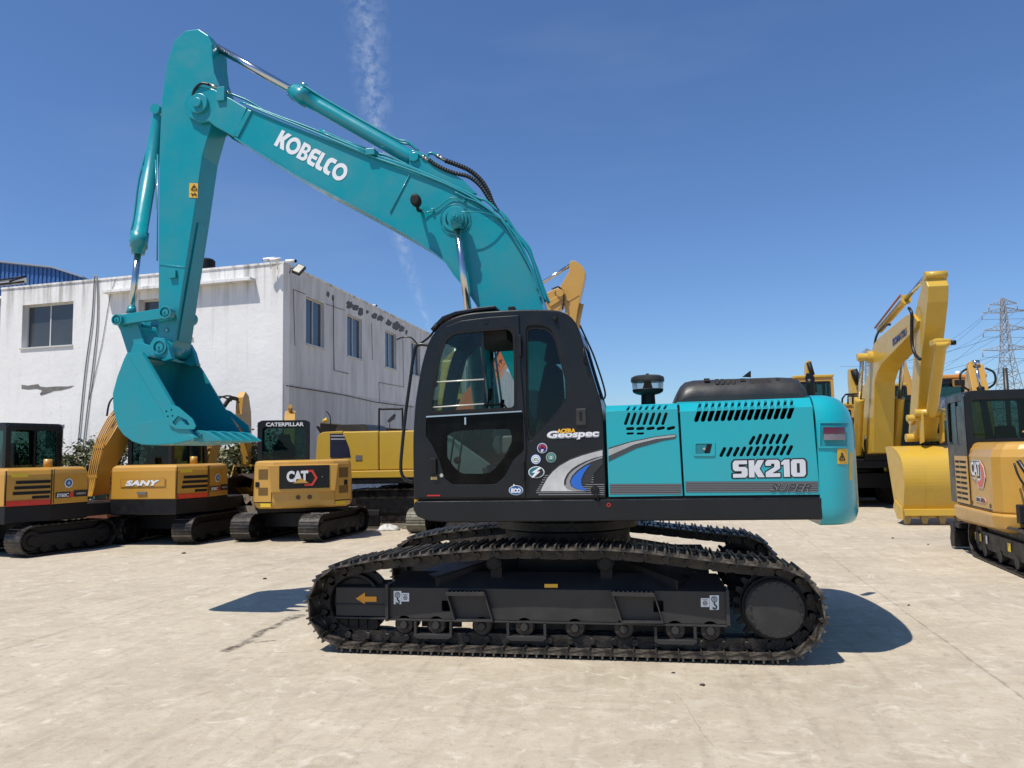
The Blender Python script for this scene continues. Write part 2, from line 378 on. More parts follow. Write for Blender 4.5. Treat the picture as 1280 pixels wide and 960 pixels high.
def link_geo(mb, M):
    hw = pitch/2
    for y in (-.085, -.045, .045, .085):
        o = len(mb.v); mb.prism(roundp([(-hw*1.08, -.095), (-hw*.5, -.10), (hw*.5, -.10), (hw*1.08, -.095), (hw*1.08, -.035), (hw*.6, -.005), (-hw*.6, -.005), (-hw*1.08, -.035)], .02, 2), y-.012, y+.012, 'y')
        for k in range(o, len(mb.v)): mb.v[k] = M @ mb.v[k]
    o = len(mb.v); mb.cyl((hw, -.125, -.055), (hw, .125, -.055), .027, n=10)
    for k in range(o, len(mb.v)): mb.v[k] = M @ mb.v[k]
shoe_mb = shoe_geo(); shoe_me = None
def belt(yc, lab):
    global shoe_me
    mb = MB(); Ms = []
    n = len(cen)
    for i in range(n):
        a = cen[i]; b = cen[(i+1) % n]; c = (a+b)/2; t = (b-a).normalized(); th = math.atan2(-t.y, t.x)
        M = Matrix.Translation((c.x, yc, c.y)) @ Matrix.Rotation(th, 4, 'Y'); Ms.append((M, th)); link_geo(mb, M)
    bo = mb.build('crawler_belt', TRK, ROOT, label=lab)
    for M, th in Ms:
        if shoe_me is None:
            me = bpy.data.meshes.new('track_shoe'); me.from_pydata([tuple(v) for v in shoe_mb.v], [], shoe_mb.f); me.materials.append(SHOE); me.update(); shoe_me = me
        o = bpy.data.objects.new('track_shoe', shoe_me); COL.objects.link(o); place(o, M.to_translation(), bo); o.rotation_euler = (0, th, 0)
    return bo
belt(YS+.30, 'near crawler belt of triple grouser shoes'); belt(9.2-.30, 'far crawler belt of triple grouser shoes')
# ---- idler, sprocket, rollers, frame for both sides
def gear(cx, cz, r, rr, n):
    out = []
    for i in range(n):
        for da, q in ((-.30, rr), (-.14, r), (.14, r), (.30, rr)):
            a = 2*math.pi*(i+da*1.0)/n; out.append((cx+q*math.cos(a), cz+q*math.sin(a)))
    return out
def side(near):
    yb = YS+.30 if near else 8.90; d = 1 if near else -1       # d: towards the middle of the machine
    f = lambda k: yb + d*k                                      # k negative = outward
    def X(px): return P(px, 760, 6.58).x
    ad = MB(); ad.lathe([(0, -.05), (.20, -.05), (.22, -.09), (.245, -.09), (.25, -.04), (.298, -.04), (.298, .04), (.25, .04), (.245, .09), (0, .09)], (ic[0], yb, ic[1]), (0, 1, 0), 40)
    ad.build('idler_wheel', DRK, ROOT)
    g = MB(); g.plate(gear(sc_[0], sc_[1], .318, .268, 21), [circle(sc_[0], sc_[1], .12)], f(-.025), f(.025))
    g.lathe([(.235, 0), (.235, -.10*d), (.255, -.10*d), (.255, 0)], (sc_[0], yb, sc_[1]), (0, 1, 0), 40)
    so = g.build('drive_sprocket', DRK, ROOT)
    h = MB(); y0 = f(-.10); h.lathe([(.235, 0), (.235, -.05*d), (.218, -.07*d), (0, -.078*d)], (sc_[0], y0, sc_[1]), (0, 1, 0), 48); h.lathe([(.2, 0), (.2, .45*d)], (sc_[0], y0, sc_[1]), (0, 1, 0), 24)
    for k in range(20):
        a = 2*math.pi*(k+.5)/20; c = Vector((sc_[0]+.200*math.cos(a), y0-.070*d, sc_[1]+.200*math.sin(a))); h.cyl(c, c+Vector((0, -.014*d, 0)), .012, n=6)
    h.build('hub_cover', GREY, so)
    # frame
    zt = P(700, 737, 6.58).z; zb = P(700, 777, 6.58).z
    m = MB(); x0, x1 = X(486), X(911); y0, y1 = f(-.115), f(.115)
    holes = [roundp([(P(550, 560, 6.58).x, P(550, 764, 6.58).z), (P(560, 560, 6.58).x, P(560, 764, 6.58).z), (P(560, 560, 6.58).x, P(560, 751, 6.58).z), (P(550, 560, 6.58).x, P(550, 751, 6.58).z)], .012, 3),
             roundp([XZ(817, 765, 6.58), XZ(829, 765, 6.58), XZ(829, 751, 6.58), XZ(817, 751, 6.58)], .012, 3)]
    m.plate([(x0, zb), (x1, zb), (x1, zt), (x0, zt)], holes, y0, f(-.095), bevel=.003)
    m.box((x0, f(-.09), zb+.01), (x1, y1, zt-.01)) if False else None
    m.box((x0, f(.095), zb), (x1, y1, zt))
    m.box((x0, f(-.0945), zb+.004), (x1, f(.0945), zb+.02)); m.box((x0-.01, f(-.135), zb-.016), (x1+.01, f(-.06), zb-.002))
    # sloped deck of the frame running up towards the carrier rollers
    za = P(700, 716, 6.75).z; xa, xb = X(495), X(900)
    m.add([(x0, f(-.112), zt), (x1, f(-.112), zt), (xb, f(.10), za), (xa, f(.10), za), (x0, f(.115), zt), (x1, f(.115), zt)], [(0,1,2,3), (3,2,5,4), (0,3,4), (1,5,2)])
    # end caps
    m.box((x1-.022, f(-.135), zb-.018), (x1+.006, f(.1), zt+.01)); m.box((x0-.024, f(-.15), zb-.02), (x0+.004, f(.1), zt+.03))
    fr = m.build('track_frame', GREY, ROOT, bevel=.004)
    q = MB(); q.box((X(592), f(.0), .175), (X(906), f(.03), zb+.01)); q.box((X(522), f(.0), .175), (X(572), f(.03), zb+.01)); q.build('gap_darkening_plate', DRK, fr)  # dark plates added behind the rollers to darken the gaps
    # idler guard
    q = MB(); gx0, gx1 = X(419), X(485); q.box((gx0, f(-.105), P(0, 773, 6.58).z if False else zb+.01), (gx1, f(-.08), zt-.005)); q.box((gx0, f(-.125), zb-.012), (gx1, f(-.07), zb+.006)); q.box((gx0, f(-.118), (zt+zb)/2-.028), (gx1-.02, f(-.105), (zt+zb)/2-.016))
    q.add([(gx0, f(-.1), zt-.006), (gx1, f(-.1), zt-.006), (gx1, f(.02), zt+.045), (gx0+.05, f(.02), zt+.045)], [(0,1,2,3)])
    q.box((gx0+.02, f(.05), zb), (gx1, f(.10), zt)); q.build('idler_guard', GREY, fr, bevel=.004)
    q = MB(); zt2 = zb-.02; q.prism([(gx0+.01, zt2), (X(471), zt2), (X(471), zt2-.075), (X(455), zt2-.125), (gx0+.12, zt2-.125), (gx0+.01, zt2-.05)], f(-.085), f(-.03))
    for px in (421, 433, 446, 457, 470): q.box((X(px)-.006, f(-.105), zt2-.075), (X(px)+.006, f(-.085), zt2))
    q.build('idler_yoke', DRK, fr, bevel=.004)
    for px in (505, 545, 602, 655, 718, 779, 843, 887):
        x = X(px); r = MB(); r.lathe([(0, -.13), (.034, -.13), (.04, -.115), (.075, -.115), (.088, -.10), (.088, -.06), (.07, -.055), (.07, .055), (.088, .06), (.088, .1), (.075, .115), (0, .115)], (x, yb, .215), (0, 1, 0), 28)
        ro = r.build('track_roller', TRK if px != 0 else 0, ROOT)
        k = MB(); k.lathe([(0, -.142), (.03, -.142), (.034, -.13)], (x, yb, .215), (0, 1, 0) if near else (0, -1, 0), 16); k.build('roller_cap', GREY, ro)
    for px in (542, 658, 843):
        x = X(px); w = .17; k = MB()
        k.prism([(x-w, .125), (x-w*.82, .105), (x+w*.82, .105), (x+w, .125), (x+w, .145), (x-w, .145)], f(-.16), f(-.11))
        for s in (-1, 1): k.box((x+s*w-.012*(1+s), f(-.15), .145), (x+s*w+.012*(1-s), f(-.11), zb-.018))
        k.build('roller_guard', GREY, fr, bevel=.004)
    for px in (617, 758):
        x = X(px); r = MB(); zc = .742; r.lathe([(0, -.10), (.05, -.10), (.06, -.09), (.068, -.085), (.068, .09), (0, .09)], (x, yb, zc), (0, 1, 0), 24)
        for j in range(6): a = j*math.pi/3; r.cyl((x+.035*math.cos(a), f(-.1), zc+.035*math.sin(a)), (x+.035*math.cos(a), f(-.108), zc+.035*math.sin(a)), .008, n=6)
        r.box((x-.05, f(.02), .6), (x+.05, f(.08), zc)); r.build('carrier_roller', DRK, ROOT)
    # steps
    for pts in (((559, 739), (606, 739), (617, 776), (570, 776)), ((765, 739), (817, 740), (829, 778), (778, 778))):
        wl = poly_px(pts, 6.56); s = MB()
        s.prism([(wl[0][0], wl[0][1]), (wl[1][0], wl[1][1]), (wl[1][0]+.012, wl[1][1]-.03), (wl[0][0]+.012, wl[0][1]-.03)], f(-.20), f(-.117))
        for a, b in ((0, 3), (1, 2)):
            s.prism([(wl[a][0]-.006, wl[a][1]), (wl[a][0]+.006, wl[a][1]), (wl[b][0]+.006, wl[b][1]), (wl[b][0]-.006, wl[b][1])], f(-.185), f(-.117))
        s.prism([(wl[3][0], wl[3][1]+.012), (wl[2][0], wl[2][1]+.012), (wl[2][0], wl[2][1]), (wl[3][0], wl[3][1])], f(-.19), f(-.117))
        for j in range(9): x = wl[0][0]+(wl[1][0]-wl[0][0])*(j+.5)/9; s.box((x-.007, f(-.198), wl[0][1]), (x+.007, f(-.12), wl[0][1]+.008))
        s.build('step', GREY, fr, bevel=.002)
    return fr, so
frN, soN = side(True); frF, soF = side(False)
# decals on the near frame
YF = YS+.30-.115
def dec(pts, mat_, parent, name='decal', Y=YF, lift=.004, th=.003):
    return MB().prism(poly_px(pts, Y), Y-lift-th, Y-lift).build(name, mat_, parent)
dec([(445, 748), (456.5, 740.5), (456.5, 745.5), (471, 745.5), (471, 752), (456.5, 752), (456.5, 755)], ORA, frN, 'arrow_decal', YS+.30-.105)
for (a, b, c_, d_), (e, f_, g, h) in (((492.5, 738.5, 502, 755), (502.3, 741, 511.7, 751.7)), ((887, 744, 898.5, 762), (876, 747.5, 886.7, 758.5))):
    dec([(a, b), (c_, b), (c_, d_), (a, d_)], WHT, frN, 'hook_label'); dec([(e, f_), (g, f_), (g, h), (e, h)], WHT, frN, 'info_label')
    m = MB(); cx, cy = (a+c_)/2, b+5; w = P(cx, cy, YF); s = .0068
    GD = mat('label_green_black', (.01,.06,.035), .5)
    m.plate([(w.x+q*1, w.z+r) for q, r in circle(0, 0, 3.6*s, 16)], [[(w.x+q, w.z+r) for q, r in circle(0, 0, 2.7*s, 16)]], YF-.0095, YF-.008)
    for k in range(3): m.box((w.x-1.6*s, YF-.0095, w.z+(1.2-k*1.3)*s), (w.x+1.6*s, YF-.008, w.z+(1.2-k*1.3+.6)*s))
    hk = [(w.x+dx*s, YF-.010, w.z+dz*s) for dx, dz in ((0, -3.6), (0, -6), (2.2, -8), (1.6, -10.6), (-.6, -11), (-2.2, -9.5))]
    m.tube(smoothpath(hk, 4), .0055, 6); m.build('hook_symbol', GD, frN)
    c0 = P((e+g)/2, (f_+h)/2+.7, YF); m = MB(); m.plate(circle(c0.x, c0.z, 2.8*s, 14), [circle(c0.x, c0.z, 1.9*s, 14)], YF-.0095, YF-.008)
    m.box((c0.x-3.4*s, YF-.0095, c0.z+3.6*s), (c0.x+3.4*s, YF-.008, c0.z+4.2*s)); m.box((c0.x-1.1*s, YF-.0095, c0.z-.8*s), (c0.x+1.1*s, YF-.008, c0.z+.8*s)); m.build('label_print', mat('label_grey', (.12,.14,.14), .5), frN)
dec([(681, 729.5), (697.5, 729.5), (697.5, 734), (681, 734)], YEL, frN, 'caution_plate', 6.62, .02)
# ---- car body, turntable
m = MB(); cx = -.84
m.lathe([(0, .70), (.62, .70), (.62, .93), (.60, .95), (.58, .95), (.58, 1.09)], (cx, 7.8, 0), (0, 0, 1), 48)
m.prism([(cx-.75, .45), (cx+.75, .45), (cx+.6, .78), (cx-.6, .78)], 7.1, 8.5)
for sx in (-1, 1):
    for sy in (-1, 1):
        a = Vector((cx+sx*.45, 7.8+sy*.5, 0)); b = Vector((cx+sx*1.15, 7.8+sy*1.05, 0)); n = Vector((-(b-a).y, (b-a).x, 0)).normalized()*.2
        m.add([a-n+Vector((0,0,.5)), a+n+Vector((0,0,.5)), b+n+Vector((0,0,.42)), b-n+Vector((0,0,.42)), a-n+Vector((0,0,.80)), a+n+Vector((0,0,.80)), b+n+Vector((0,0,.62)), b-n+Vector((0,0,.62))],
              [(0,3,2,1),(4,5,6,7),(0,1,5,4),(1,2,6,5),(2,3,7,6),(3,0,4,7)])
m.build('car_body', DRK, ROOT, bevel=.01)
m = MB(); m.lathe([(.66, .955), (.70, .955), (.70, 1.03), (.66, 1.03)], (cx, 7.8, 0), (0, 0, 1), 48)
for k in range(36): a = k*math.pi/18; m.cyl((cx+.68*math.cos(a), 7.8+.68*math.sin(a), 1.03), (cx+.68*math.cos(a), 7.8+.68*math.sin(a), 1.05), .012, n=6)
m.build('slew_ring', TRK, ROOT)
# ---- upper frame
YB = 6.46; YR = 9.14
zb = P(760, 652, YB).z; zk = P(760, 624, YB).z
xl = P(517, 560, YB).x; xr = P(1027.5, 560, YB).x
def rz(px, py, Y=YB): return P(px, py, Y)
m = MB()
pr = [XZ(519, 626.5, YB), XZ(1027.3, 621.5, YB), XZ(1028, 649.5, YB), XZ(760, 651.5, YB), XZ(560, 653, YB), XZ(535, 651, YB), XZ(521, 645, YB), XZ(516.5, 636, YB)]
m.prism(pr, YB-.015, YR+.015)
uf = m.build('upper_frame', BLK, ROOT, bevel=.014, seg=3)
m = MB(); m.prism([(pr[0][0]+.02, pr[0][1]+.0), (pr[1][0]-.01, pr[1][1]), (pr[1][0]-.01, pr[1][1]+.012), (pr[0][0]+.02, pr[0][1]+.012)], YB+.01, YR-.01); m.build('seal_strip', RUB, uf)
# red mark and small knob on the frame
m = MB(); w = rz(761, 631); m.plate(circle(w.x, w.z, .017, 14), [circle(w.x, w.z, .010, 14)], YB-.021, YB-.0155); m.build('red_mark', RED, uf)
# ---- body core (dark, behind the doors)
m = MB(); m.box((rz(757, 500).x+.02, YB+.05, zk), (rz(1016, 500).x-.01, YR-.05, rz(950, 512).z)); m.build('engine_bay', DRK, ROOT)
# ---- side doors with louvres
def bilin(c, u, v): a = Vector(c[0]).lerp(Vector(c[1]), u); b = Vector(c[2]).lerp(Vector(c[3]), u); return a.lerp(b, v)
def C5(x, y): return (740+x*.265625, 450+y*.265625)
def panel(tl, tr, br, bl, slots_low, slots_top, crease, name, par=ROOT, extra=[]):
    # lower vertical sheet up to crease, then a leaning band to the top edge
    def at(px, py): return XZ(px, py, YB)
    L_ = lambda y: tl[0]+(bl[0]-tl[0])*(y-tl[1])/(bl[1]-tl[1]); R_ = lambda y: tr[0]+(br[0]-tr[0])*(y-tr[1])/(br[1]-tr[1])
    cl = tl[1]+crease; cr = tr[1]+crease
    outer = [at(*bl), at(*br), at(R_(cr), cr), at(L_(cl), cl)]
    m = MB(); m.plate(outer, slots_low, YB, YB+.03, bevel=.004)
    # leaning band: local 2D (x, s) with s along the slope
    a = Vector((outer[3][0], YB, outer[3][1])); b = Vector((outer[2][0], YB, outer[2][1]))
    rise = P(tl[0], tl[1], YB+.10).z-a.z; sl = Vector((0, .10, rise)); ln = sl.length; sl.normalize()
    xa, xb = a.x+.0, b.x+.0; o = len(m.v); drop = (b.z-a.z)
    vs, fs = plate_geo([(xa, -.002), (xb, -.002), (xb, ln), (xa, ln)], [[(x, y) for x, y in s] for s in slots_top(ln)], .02, .003)
    nrm_ = Vector((1, 0, 0)).cross(sl)     # outward
    m.add([Vector((0, YB, a.z))+Vector((x, 0, 0))+sl*y+Vector((0, 0, drop*(x-xa)/(xb-xa)))+nrm_*(z-.01) for x, y, z in vs], fs)
    return m.build(name, TEALD, par), (xa, xb, a, b, rise)
def sl5(x0, y0, x1, y1, w=.024): return slot(XZ(*C5(x0, y0), YB), XZ(*C5(x1, y1), YB), w)
# middle door
tl, tr, br, bl = (757.0, 507.0), (846.5, 504.0), (853.5, 620), (761, 621.3)
low = [sl5(158+29.2*k, 300, 174+29.2*k, 254) for k in range(7)]
low += [sl5(168+48*k, 324, 192+48*k, 323-1.2*k, .025) for k in range(5)] + [sl5(168+48*k, 347, 192+48*k, 346, .017) for k in range(2)]
xs = [P(C5(172+29*k, 0)[0], 505, YB+.05).x for k in range(7)]
doorA, infoA = panel(tl, tr, br, bl, low, lambda ln: [slot((x-.012, ln*.12), (x+.010, ln*.78), .020) for x in xs], 7.2, 'side_door')
tl, tr, br, bl = (849.3, 502.8), (1014.8, 497), (1025.3, 618.5), (856, 620)
low = [sl5(490+31.1*k, 285-1*k, 508+31.1*k, 232-.8*k, .027) for k in range(15)]
low += [sl5(746+31.5*k, 393-.9*k, 762+31.5*k, (365 if k == 0 else 355), .026) for k in range(6)]
low += [sl5(608+31.5*k, 450-.8*k, 624+31.5*k, 418-.9*k, .026) for k in range(11)]
xs = [P(C5(505+31*k, 0)[0], 500, YB+.05).x for k in range(15)]
doorB, infoB = panel(tl, tr, br, bl, low, lambda ln: [slot((x-.012, ln*.12), (x+.010, ln*.80), .020) for x in xs], 11.5, 'engine_door')
# louvre back plates: the upper band shows teal metal just inside
m = MB(); x0 = rz(850, 500).x; x1 = rz(1014, 500).x; m.box((x0+.02, YB+.125, infoB[2].z-.02), (x1-.02, YB+.16, infoB[2].z+.07)); m.build('inner_baffle', TEAL, doorB)
# top deck
m = MB()
zA = P(800, 505.5, YB+.10).z; zB = P(930, 500, YB+.10).z
m.box((rz(757, 560).x+.03, YB+.085, zA-.03), (rz(848, 560).x, YR-.1, zA-.004)); m.box((rz(848, 560).x+.003, YB+.085, zB-.03), (rz(1016, 560).x-.012, YR-.1, zB-.002)); m.build('top_deck', TEALD, ROOT, bevel=.006)
m = MB(); m.box((rz(757, 560).x+.01, YR-.03, zk), (rz(1016, 560).x, YR, zB-.09)); m.build('side_door', TEALD, ROOT, bevel=.006)
# latch recess
a = C5(476, 383); b = C5(579, 453)
m = MB(); o_ = roundp(poly_px([(a[0], a[1]), (b[0], a[1]), (b[0], b[1]), (a[0], b[1])], YB), .015, 3)
i_ = roundp(poly_px([(C5(488, 0)[0], C5(0, 395)[1]), (C5(566, 0)[0], C5(0, 394)[1]), (C5(556, 0)[0], C5(0, 440)[1]), (C5(488, 0)[0], C5(0, 442)[1])], YB), .008, 3)
m.plate(o_, [i_], YB-.008, YB-.001, bevel=.002); lt = m.build('door_latch', TEALD, doorB)
c = C5(527, 418); w = rz(*c); m = MB(); m.lathe([(0, -.012), (.011, -.012), (.013, -.004), (.013, 0)], (w.x, YB-.002, w.z), (0, 1, 0), 14); m.build('lock', CHR, lt)
dec([C5(489, 396), C5(540, 396), C5(528, 440), C5(489, 441)], mat('latch_teal_dark', (.006,.19,.22), .4), lt, 'latch_paddle', YB, .001, .003)
dec([C5(541, 396), C5(565, 396), C5(553, 440), C5(530, 440)], DRK, lt, 'latch_gap', YB, .001, .003)
# stripes and lettering on the doors
for k in range(6):
    y0 = 584+k*8.6
    dec([C5(84, y0), C5(420, y0-1), C5(420, y0+3.4), C5(84, y0+4.4)], GRD if k % 2 == 0 else SIL if False else GRD, doorA, 'stripe', YB, .002, .0015)
    dec([C5(441, y0-10), C5(1064, y0-11), C5(1064, y0-6.6), C5(441, y0-5.6)], GRD, doorB, 'stripe', YB, .002, .0015)
dec([C5(84, 583), C5(420, 582), C5(420, 629), C5(84, 631)], mat('stripe_dark_grey', (.045,.05,.055), .4), doorA, 'stripe_band', YB, .0005, .0015)
dec([C5(441, 572), C5(1064, 571), C5(1064, 619), C5(441, 621)], MATS['stripe_dark_grey'], doorB, 'stripe_band', YB, .0005, .0015)
def txt(body, x0, y0, x1, y1, Y, mat_, par, bold=.03, shear=0, lift=.004, th=.003, sk=(0, 0), name='lettering', geo=None, space=1.0):
    bl = P(x0, y1, Y); br = P(x1, y1+sk[0], Y); tl_ = P(x0+sk[1], y0, Y)
    g = geo or text_geo(body, bold, shear, th, space)
    return put(g, bl, br, tl_, name, mat_, par, lift=lift)
# heavy block numerals for the model number
def blockset(ws):
    return ws
def B(pts): return [(x, y) for x, y in pts]
GL = {
 'S': [(roundp(B([(0,0),(.78,0),(.9,.14),(.9,.5),(.78,.62),(.36,.62),(.36,.78),(.88,.78),(.88,1),(.12,1),(0,.86),(0,.5),(.12,.38),(.54,.38),(.54,.22),(0,.22)]), .03, 2), [])],
 'K': [(B([(0,0),(.34,0),(.34,.36),(.56,0),(.96,0),(.66,.5),(.94,1),(.56,1),(.34,.64),(.34,1),(0,1)]), [])],
 '2': [(roundp(B([(0,0),(.88,0),(.88,.22),(.40,.22),(.88,.5),(.88,.86),(.76,1),(.12,1),(0,.86),(0,.66),(.34,.66),(.34,.78),(.54,.78),(.54,.58),(0,.28)]), .03, 2), [])],
 '1': [(B([(.14,0),(.50,0),(.50,1),(.2,1),(0,.84),(0,.70),(.14,.72)]), [])],
 '0': [(roundp(B([(0,.14),(.12,0),(.76,0),(.88,.14),(.88,.86),(.76,1),(.12,1),(0,.86)]), .03, 2), [roundp(B([(.35,.22),(.53,.22),(.53,.78),(.35,.78)]), .02, 2)])]}
GW = {'S': .9, 'K': .94, '2': .88, '1': .5, '0': .88}
def word(s, gap=.08, grow=0):
    parts = []; x = 0
    for ch in s:
        for o, h in GL[ch]: parts.append(([(p[0]+x, p[1]) for p in o], [[(p[0]+x, p[1]) for p in q] for q in h]))
        x += GW[ch]+gap
    return parts
def grow_parts(parts, g):
    out = []
    for o, h in parts:
        o2 = []; n = len(o); ar = sum(p[0]*q[1]-q[0]*p[1] for p, q in zip(o, o[1:]+o[:1])); s = 1 if ar > 0 else -1
        for i in range(n):
            a, b_, c_ = Vector(o[i-1]), Vector(o[i]), Vector(o[(i+1) % n]); d1_ = (b_-a); d2_ = (c_-b_)
            if d1_.length < 1e-6 or d2_.length < 1e-6: o2.append(o[i]); continue
            n1 = Vector((d1_.y, -d1_.x)).normalized()*s; n2 = Vector((d2_.y, -d2_.x)).normalized()*s; nn = (n1+n2); nn = nn/max(.35, nn.length_squared/2) if nn.length > .3 else n1
            q = b_+nn*g; o2.append((q.x, q.y))
        out.append((o2, []))
    return out
SKW = word('SK210')
putgeo = lambda parts, th: norm_shape(parts, th)
BKD = mat('decal_black', (.012,.013,.015), .4)
g_b = norm_shape(grow_parts(SKW, .07), .0015); txt('', 914.0, 574.2, 1009.8, 598.6, YB, BKD, doorB, lift=.0015, geo=g_b, sk=(-1.5, -.6), name='lettering_outline')
txt('', 916.3, 575.8, 1007.4, 597.1, YB, mat('decal_light_grey', (.62,.64,.68), .4), doorB, lift=.004, geo=norm_shape(SKW, .002), sk=(-1.5, -.6))
txt('SUPER', 962.5, 604, 1013.5, 614.5, YB, mat('decal_mid_grey', (.20,.205,.21), .4), doorB, bold=.035, shear=.35, lift=.0065, th=.001)
txt('SUPER', 962.8, 604.6, 1013.2, 614, YB, BKD, doorB, bold=-.012, shear=.35, lift=.0085, th=.001, name='lettering_inline')
# swoosh over door and cab corner: silver with dark and blue under it
def C7(x, y): return (640+x*.125, 520+y*.125)
dec([C5(78, 413), C5(180, 383), C5(300, 359), C5(388, 349), C5(398, 356), C5(392, 370), C5(330, 381), C5(210, 415), C5(78, 478)], mat('swoosh_dark', (.05,.06,.065), .35), doorA, 'swoosh_shadow', YB, .0015, .001)
dec([C5(78, 420), C5(180, 388), C5(300, 363), C5(388, 352), C5(394, 357), C5(389, 362), C5(300, 372), C5(200, 397), C5(78, 452)], mat('swoosh_silver', (.5,.49,.475), .25, .4, (.25,.25,.24), .8, 3), doorA, 'swoosh', YB, .003, .001)
# ---- hood
def ring_y(prof, inset):   # closed ring in XZ scaled about its base centre
    return prof
m = MB()
def hoodpt(x, y, Y): p = C5(x, y); return P(p[0], p[1], Y)
base = [(386, 196), (402, 150), (416, 122), (438, 101), (480, 91), (700, 82), (880, 76), (940, 79), (972, 92), (992, 118), (1008, 150), (1018, 182)]
rings = []
for Y, up, inx in ((6.86, -.16, .05), (6.90, -.07, .02), (6.99, -.012, .0), (7.12, 0, 0), (7.9, .006, 0), (8.3, -.01, 0), (8.42, -.08, .02), (8.46, -.16, .05)):
    r = []
    z0 = hoodpt(386, 200, 7.0).z-.03; cxm = (hoodpt(386, 190, 7.0).x+hoodpt(1018, 190, 7.0).x)/2
    pts0 = [hoodpt(x, y, 7.0) for x, y in base]
    zt = max(p.z for p in pts0)
    for p in pts0:
        hfrac = (p.z-z0)/(zt-z0); r.append(Vector((cxm+(p.x-cxm)*(1-inx), Y, max(z0, p.z+up*hfrac))))
    r.append(Vector((r[-1].x, Y, z0))); r.insert(0, Vector((r[0].x, Y, z0))); rings.append(r)
m.loft(rings, smooth=True); hood = m.build('engine_hood', GREY, ROOT)
m = MB()
for x0, n in ((578, 4), (742, 4)):
    for k in range(n):
        c = [C5(x0+k*25, 96), C5(x0+k*25+15, 95), C5(x0+k*25+15, 119), C5(x0+k*25, 120)]
        c = [P(a, b-1, 6.99) for a, b in c]
        m.add([(p.x, 6.93-(0 if i < 2 else .028), p.z) for i, p in enumerate(c)]+[(p.x, 7.02, p.z) for p in c], [(0,3,2,1), (4,5,6,7), (0,1,5,4), (1,2,6,5), (2,3,7,6), (3,0,4,7)])
for x0, x1 in ((527, 552), (697, 718), (862, 880)):
    c = [C5(x0, 92), C5(x1, 92), C5(x1, 106), C5(x0, 106)]; c = [P(a, b-1, 6.99) for a, b in c]
    m.add([(p.x, 6.945-(0 if i < 2 else .012), p.z) for i, p in enumerate(c)]+[(p.x, 7.02, p.z) for p in c], [(0,3,2,1), (4,5,6,7), (0,1,5,4), (1,2,6,5), (2,3,7,6), (3,0,4,7)])
m.build('hood_vent', RUB, hood)
m = MB(); m.add([P(*C5(706, 80), 7.1), P(*C5(745, 50), 7.1), P(*C5(748, 56), 7.1), P(*C5(748, 82), 7.1)]+[P(*C5(706, 80), 7.13), P(*C5(745, 50), 7.13), P(*C5(748, 56), 7.13), P(*C5(748, 82), 7.13)], [(0,3,2,1),(4,5,6,7),(0,1,5,4),(1,2,6,5),(2,3,7,6),(3,0,4,7)]); m.build('hood_stay', RUB, hood)
# pre-cleaner
c = P(*C5(265, 205), 7.2); zz = lambda y: P(*C5(265, y), 7.2).z
m = MB(); m.lathe([(.066, zz(215)), (.062, zz(165)), (.105, zz(160)), (.135, zz(152)), (.142, zz(140)), (.14, zz(138)), (0, zz(138))], (c.x, 7.2, 0), (0, 0, 1), 32); pc = m.build('pre_cleaner', RUB, ROOT)
m = MB(); m.lathe([(.140, zz(138)), (.145, zz(105)), (.145, zz(100))], (c.x, 7.2, 0), (0, 0, 1), 32); m.build('clear_bowl', LENS, pc)
m = MB(); m.lathe([(.152, zz(103)), (.154, zz(95)), (.150, zz(82)), (.12, zz(74)), (.015, zz(71)), (.015, zz(64)), (0, zz(64))], (c.x, 7.2, 0), (0, 0, 1), 32); m.lathe([(.152, zz(103)), (.03, zz(103)), (.05, zz(138))], (c.x, 7.2, 0), (0, 0, 1), 20); m.build('bowl_cap', GREY, pc)
# exhaust
c = P(1013, 490, 8.7); z1 = P(1013, 474, 8.7).z; m = MB(); m.tube([(c.x, 8.7, zB-.05), (c.x, 8.7, z1-.05), (c.x+.004, 8.7, z1)], [.045, .045, .048], 20); m.prism([(c.x-.05, z1+.002), (c.x+.05, z1+.002), (c.x+.03, z1+.06), (c.x-.03, z1+.065)], 8.68, 8.72); m.build('exhaust_pipe', DRK, ROOT)
# ---- counterweight
X0 = rz(1022.3, 575).x; yc = 7.8
zc0 = P(1050, 650.5, 6.9).z; zc1 = P(1040, 497.5, 6.75).z+.02
HALF = [(0, 1.352), (.10, 1.348), (.17, 1.33), (.24, 1.29), (.31, 1.22), (.37, 1.12), (.42, .96), (.462, .75), (.50, .45), (.525, 0)]
HALF = [(v.x*.905, v.y) for v in smoothpath(HALF, 4)]
def plan(ins):
    f = lambda x, y: (X0+x*(1-ins/.475), y*(1-ins/1.35))
    h = [f(x, y) for x, y in HALF]
    return [(x, yc-y) for x, y in h]+[(x, yc+y) for x, y in h[-2::-1]]
def halfx(y):
    y = abs(y)
    for (x0, y0), (x1, y1) in zip(HALF, HALF[1:]):
        if y1 <= y <= y0: return x0+(x1-x0)*((y0-y)/max(1e-6, y0-y1))
    return -1
rings = []
H = zc1-zc0
ZI = [(0, .06), (.015, .035), (.04, .018), (.08, .006), (.14, 0), (.45, 0), (.72, 0), (.80, .012), (.87, .035), (.92, .065), (.96, .105), (.985, .15), (1, .21)]
def insz(f):
    for (a, b), (c, d) in zip(ZI, ZI[1:]):
        if a <= f <= c: return b+(d-b)*(f-a)/(c-a)
    return 0
for f, ins in ZI: rings.append([(x, y, zc0+H*f) for x, y in plan(ins)])
m = MB(); m.loft(rings, smooth=True, closed=False)
for r0_, r1_ in zip(rings, rings[1:]): m.add([r0_[-1], r0_[0], r1_[0], r1_[-1]], [(0, 1, 2, 3)])
cw = m.build('counterweight', TEALD, ROOT)
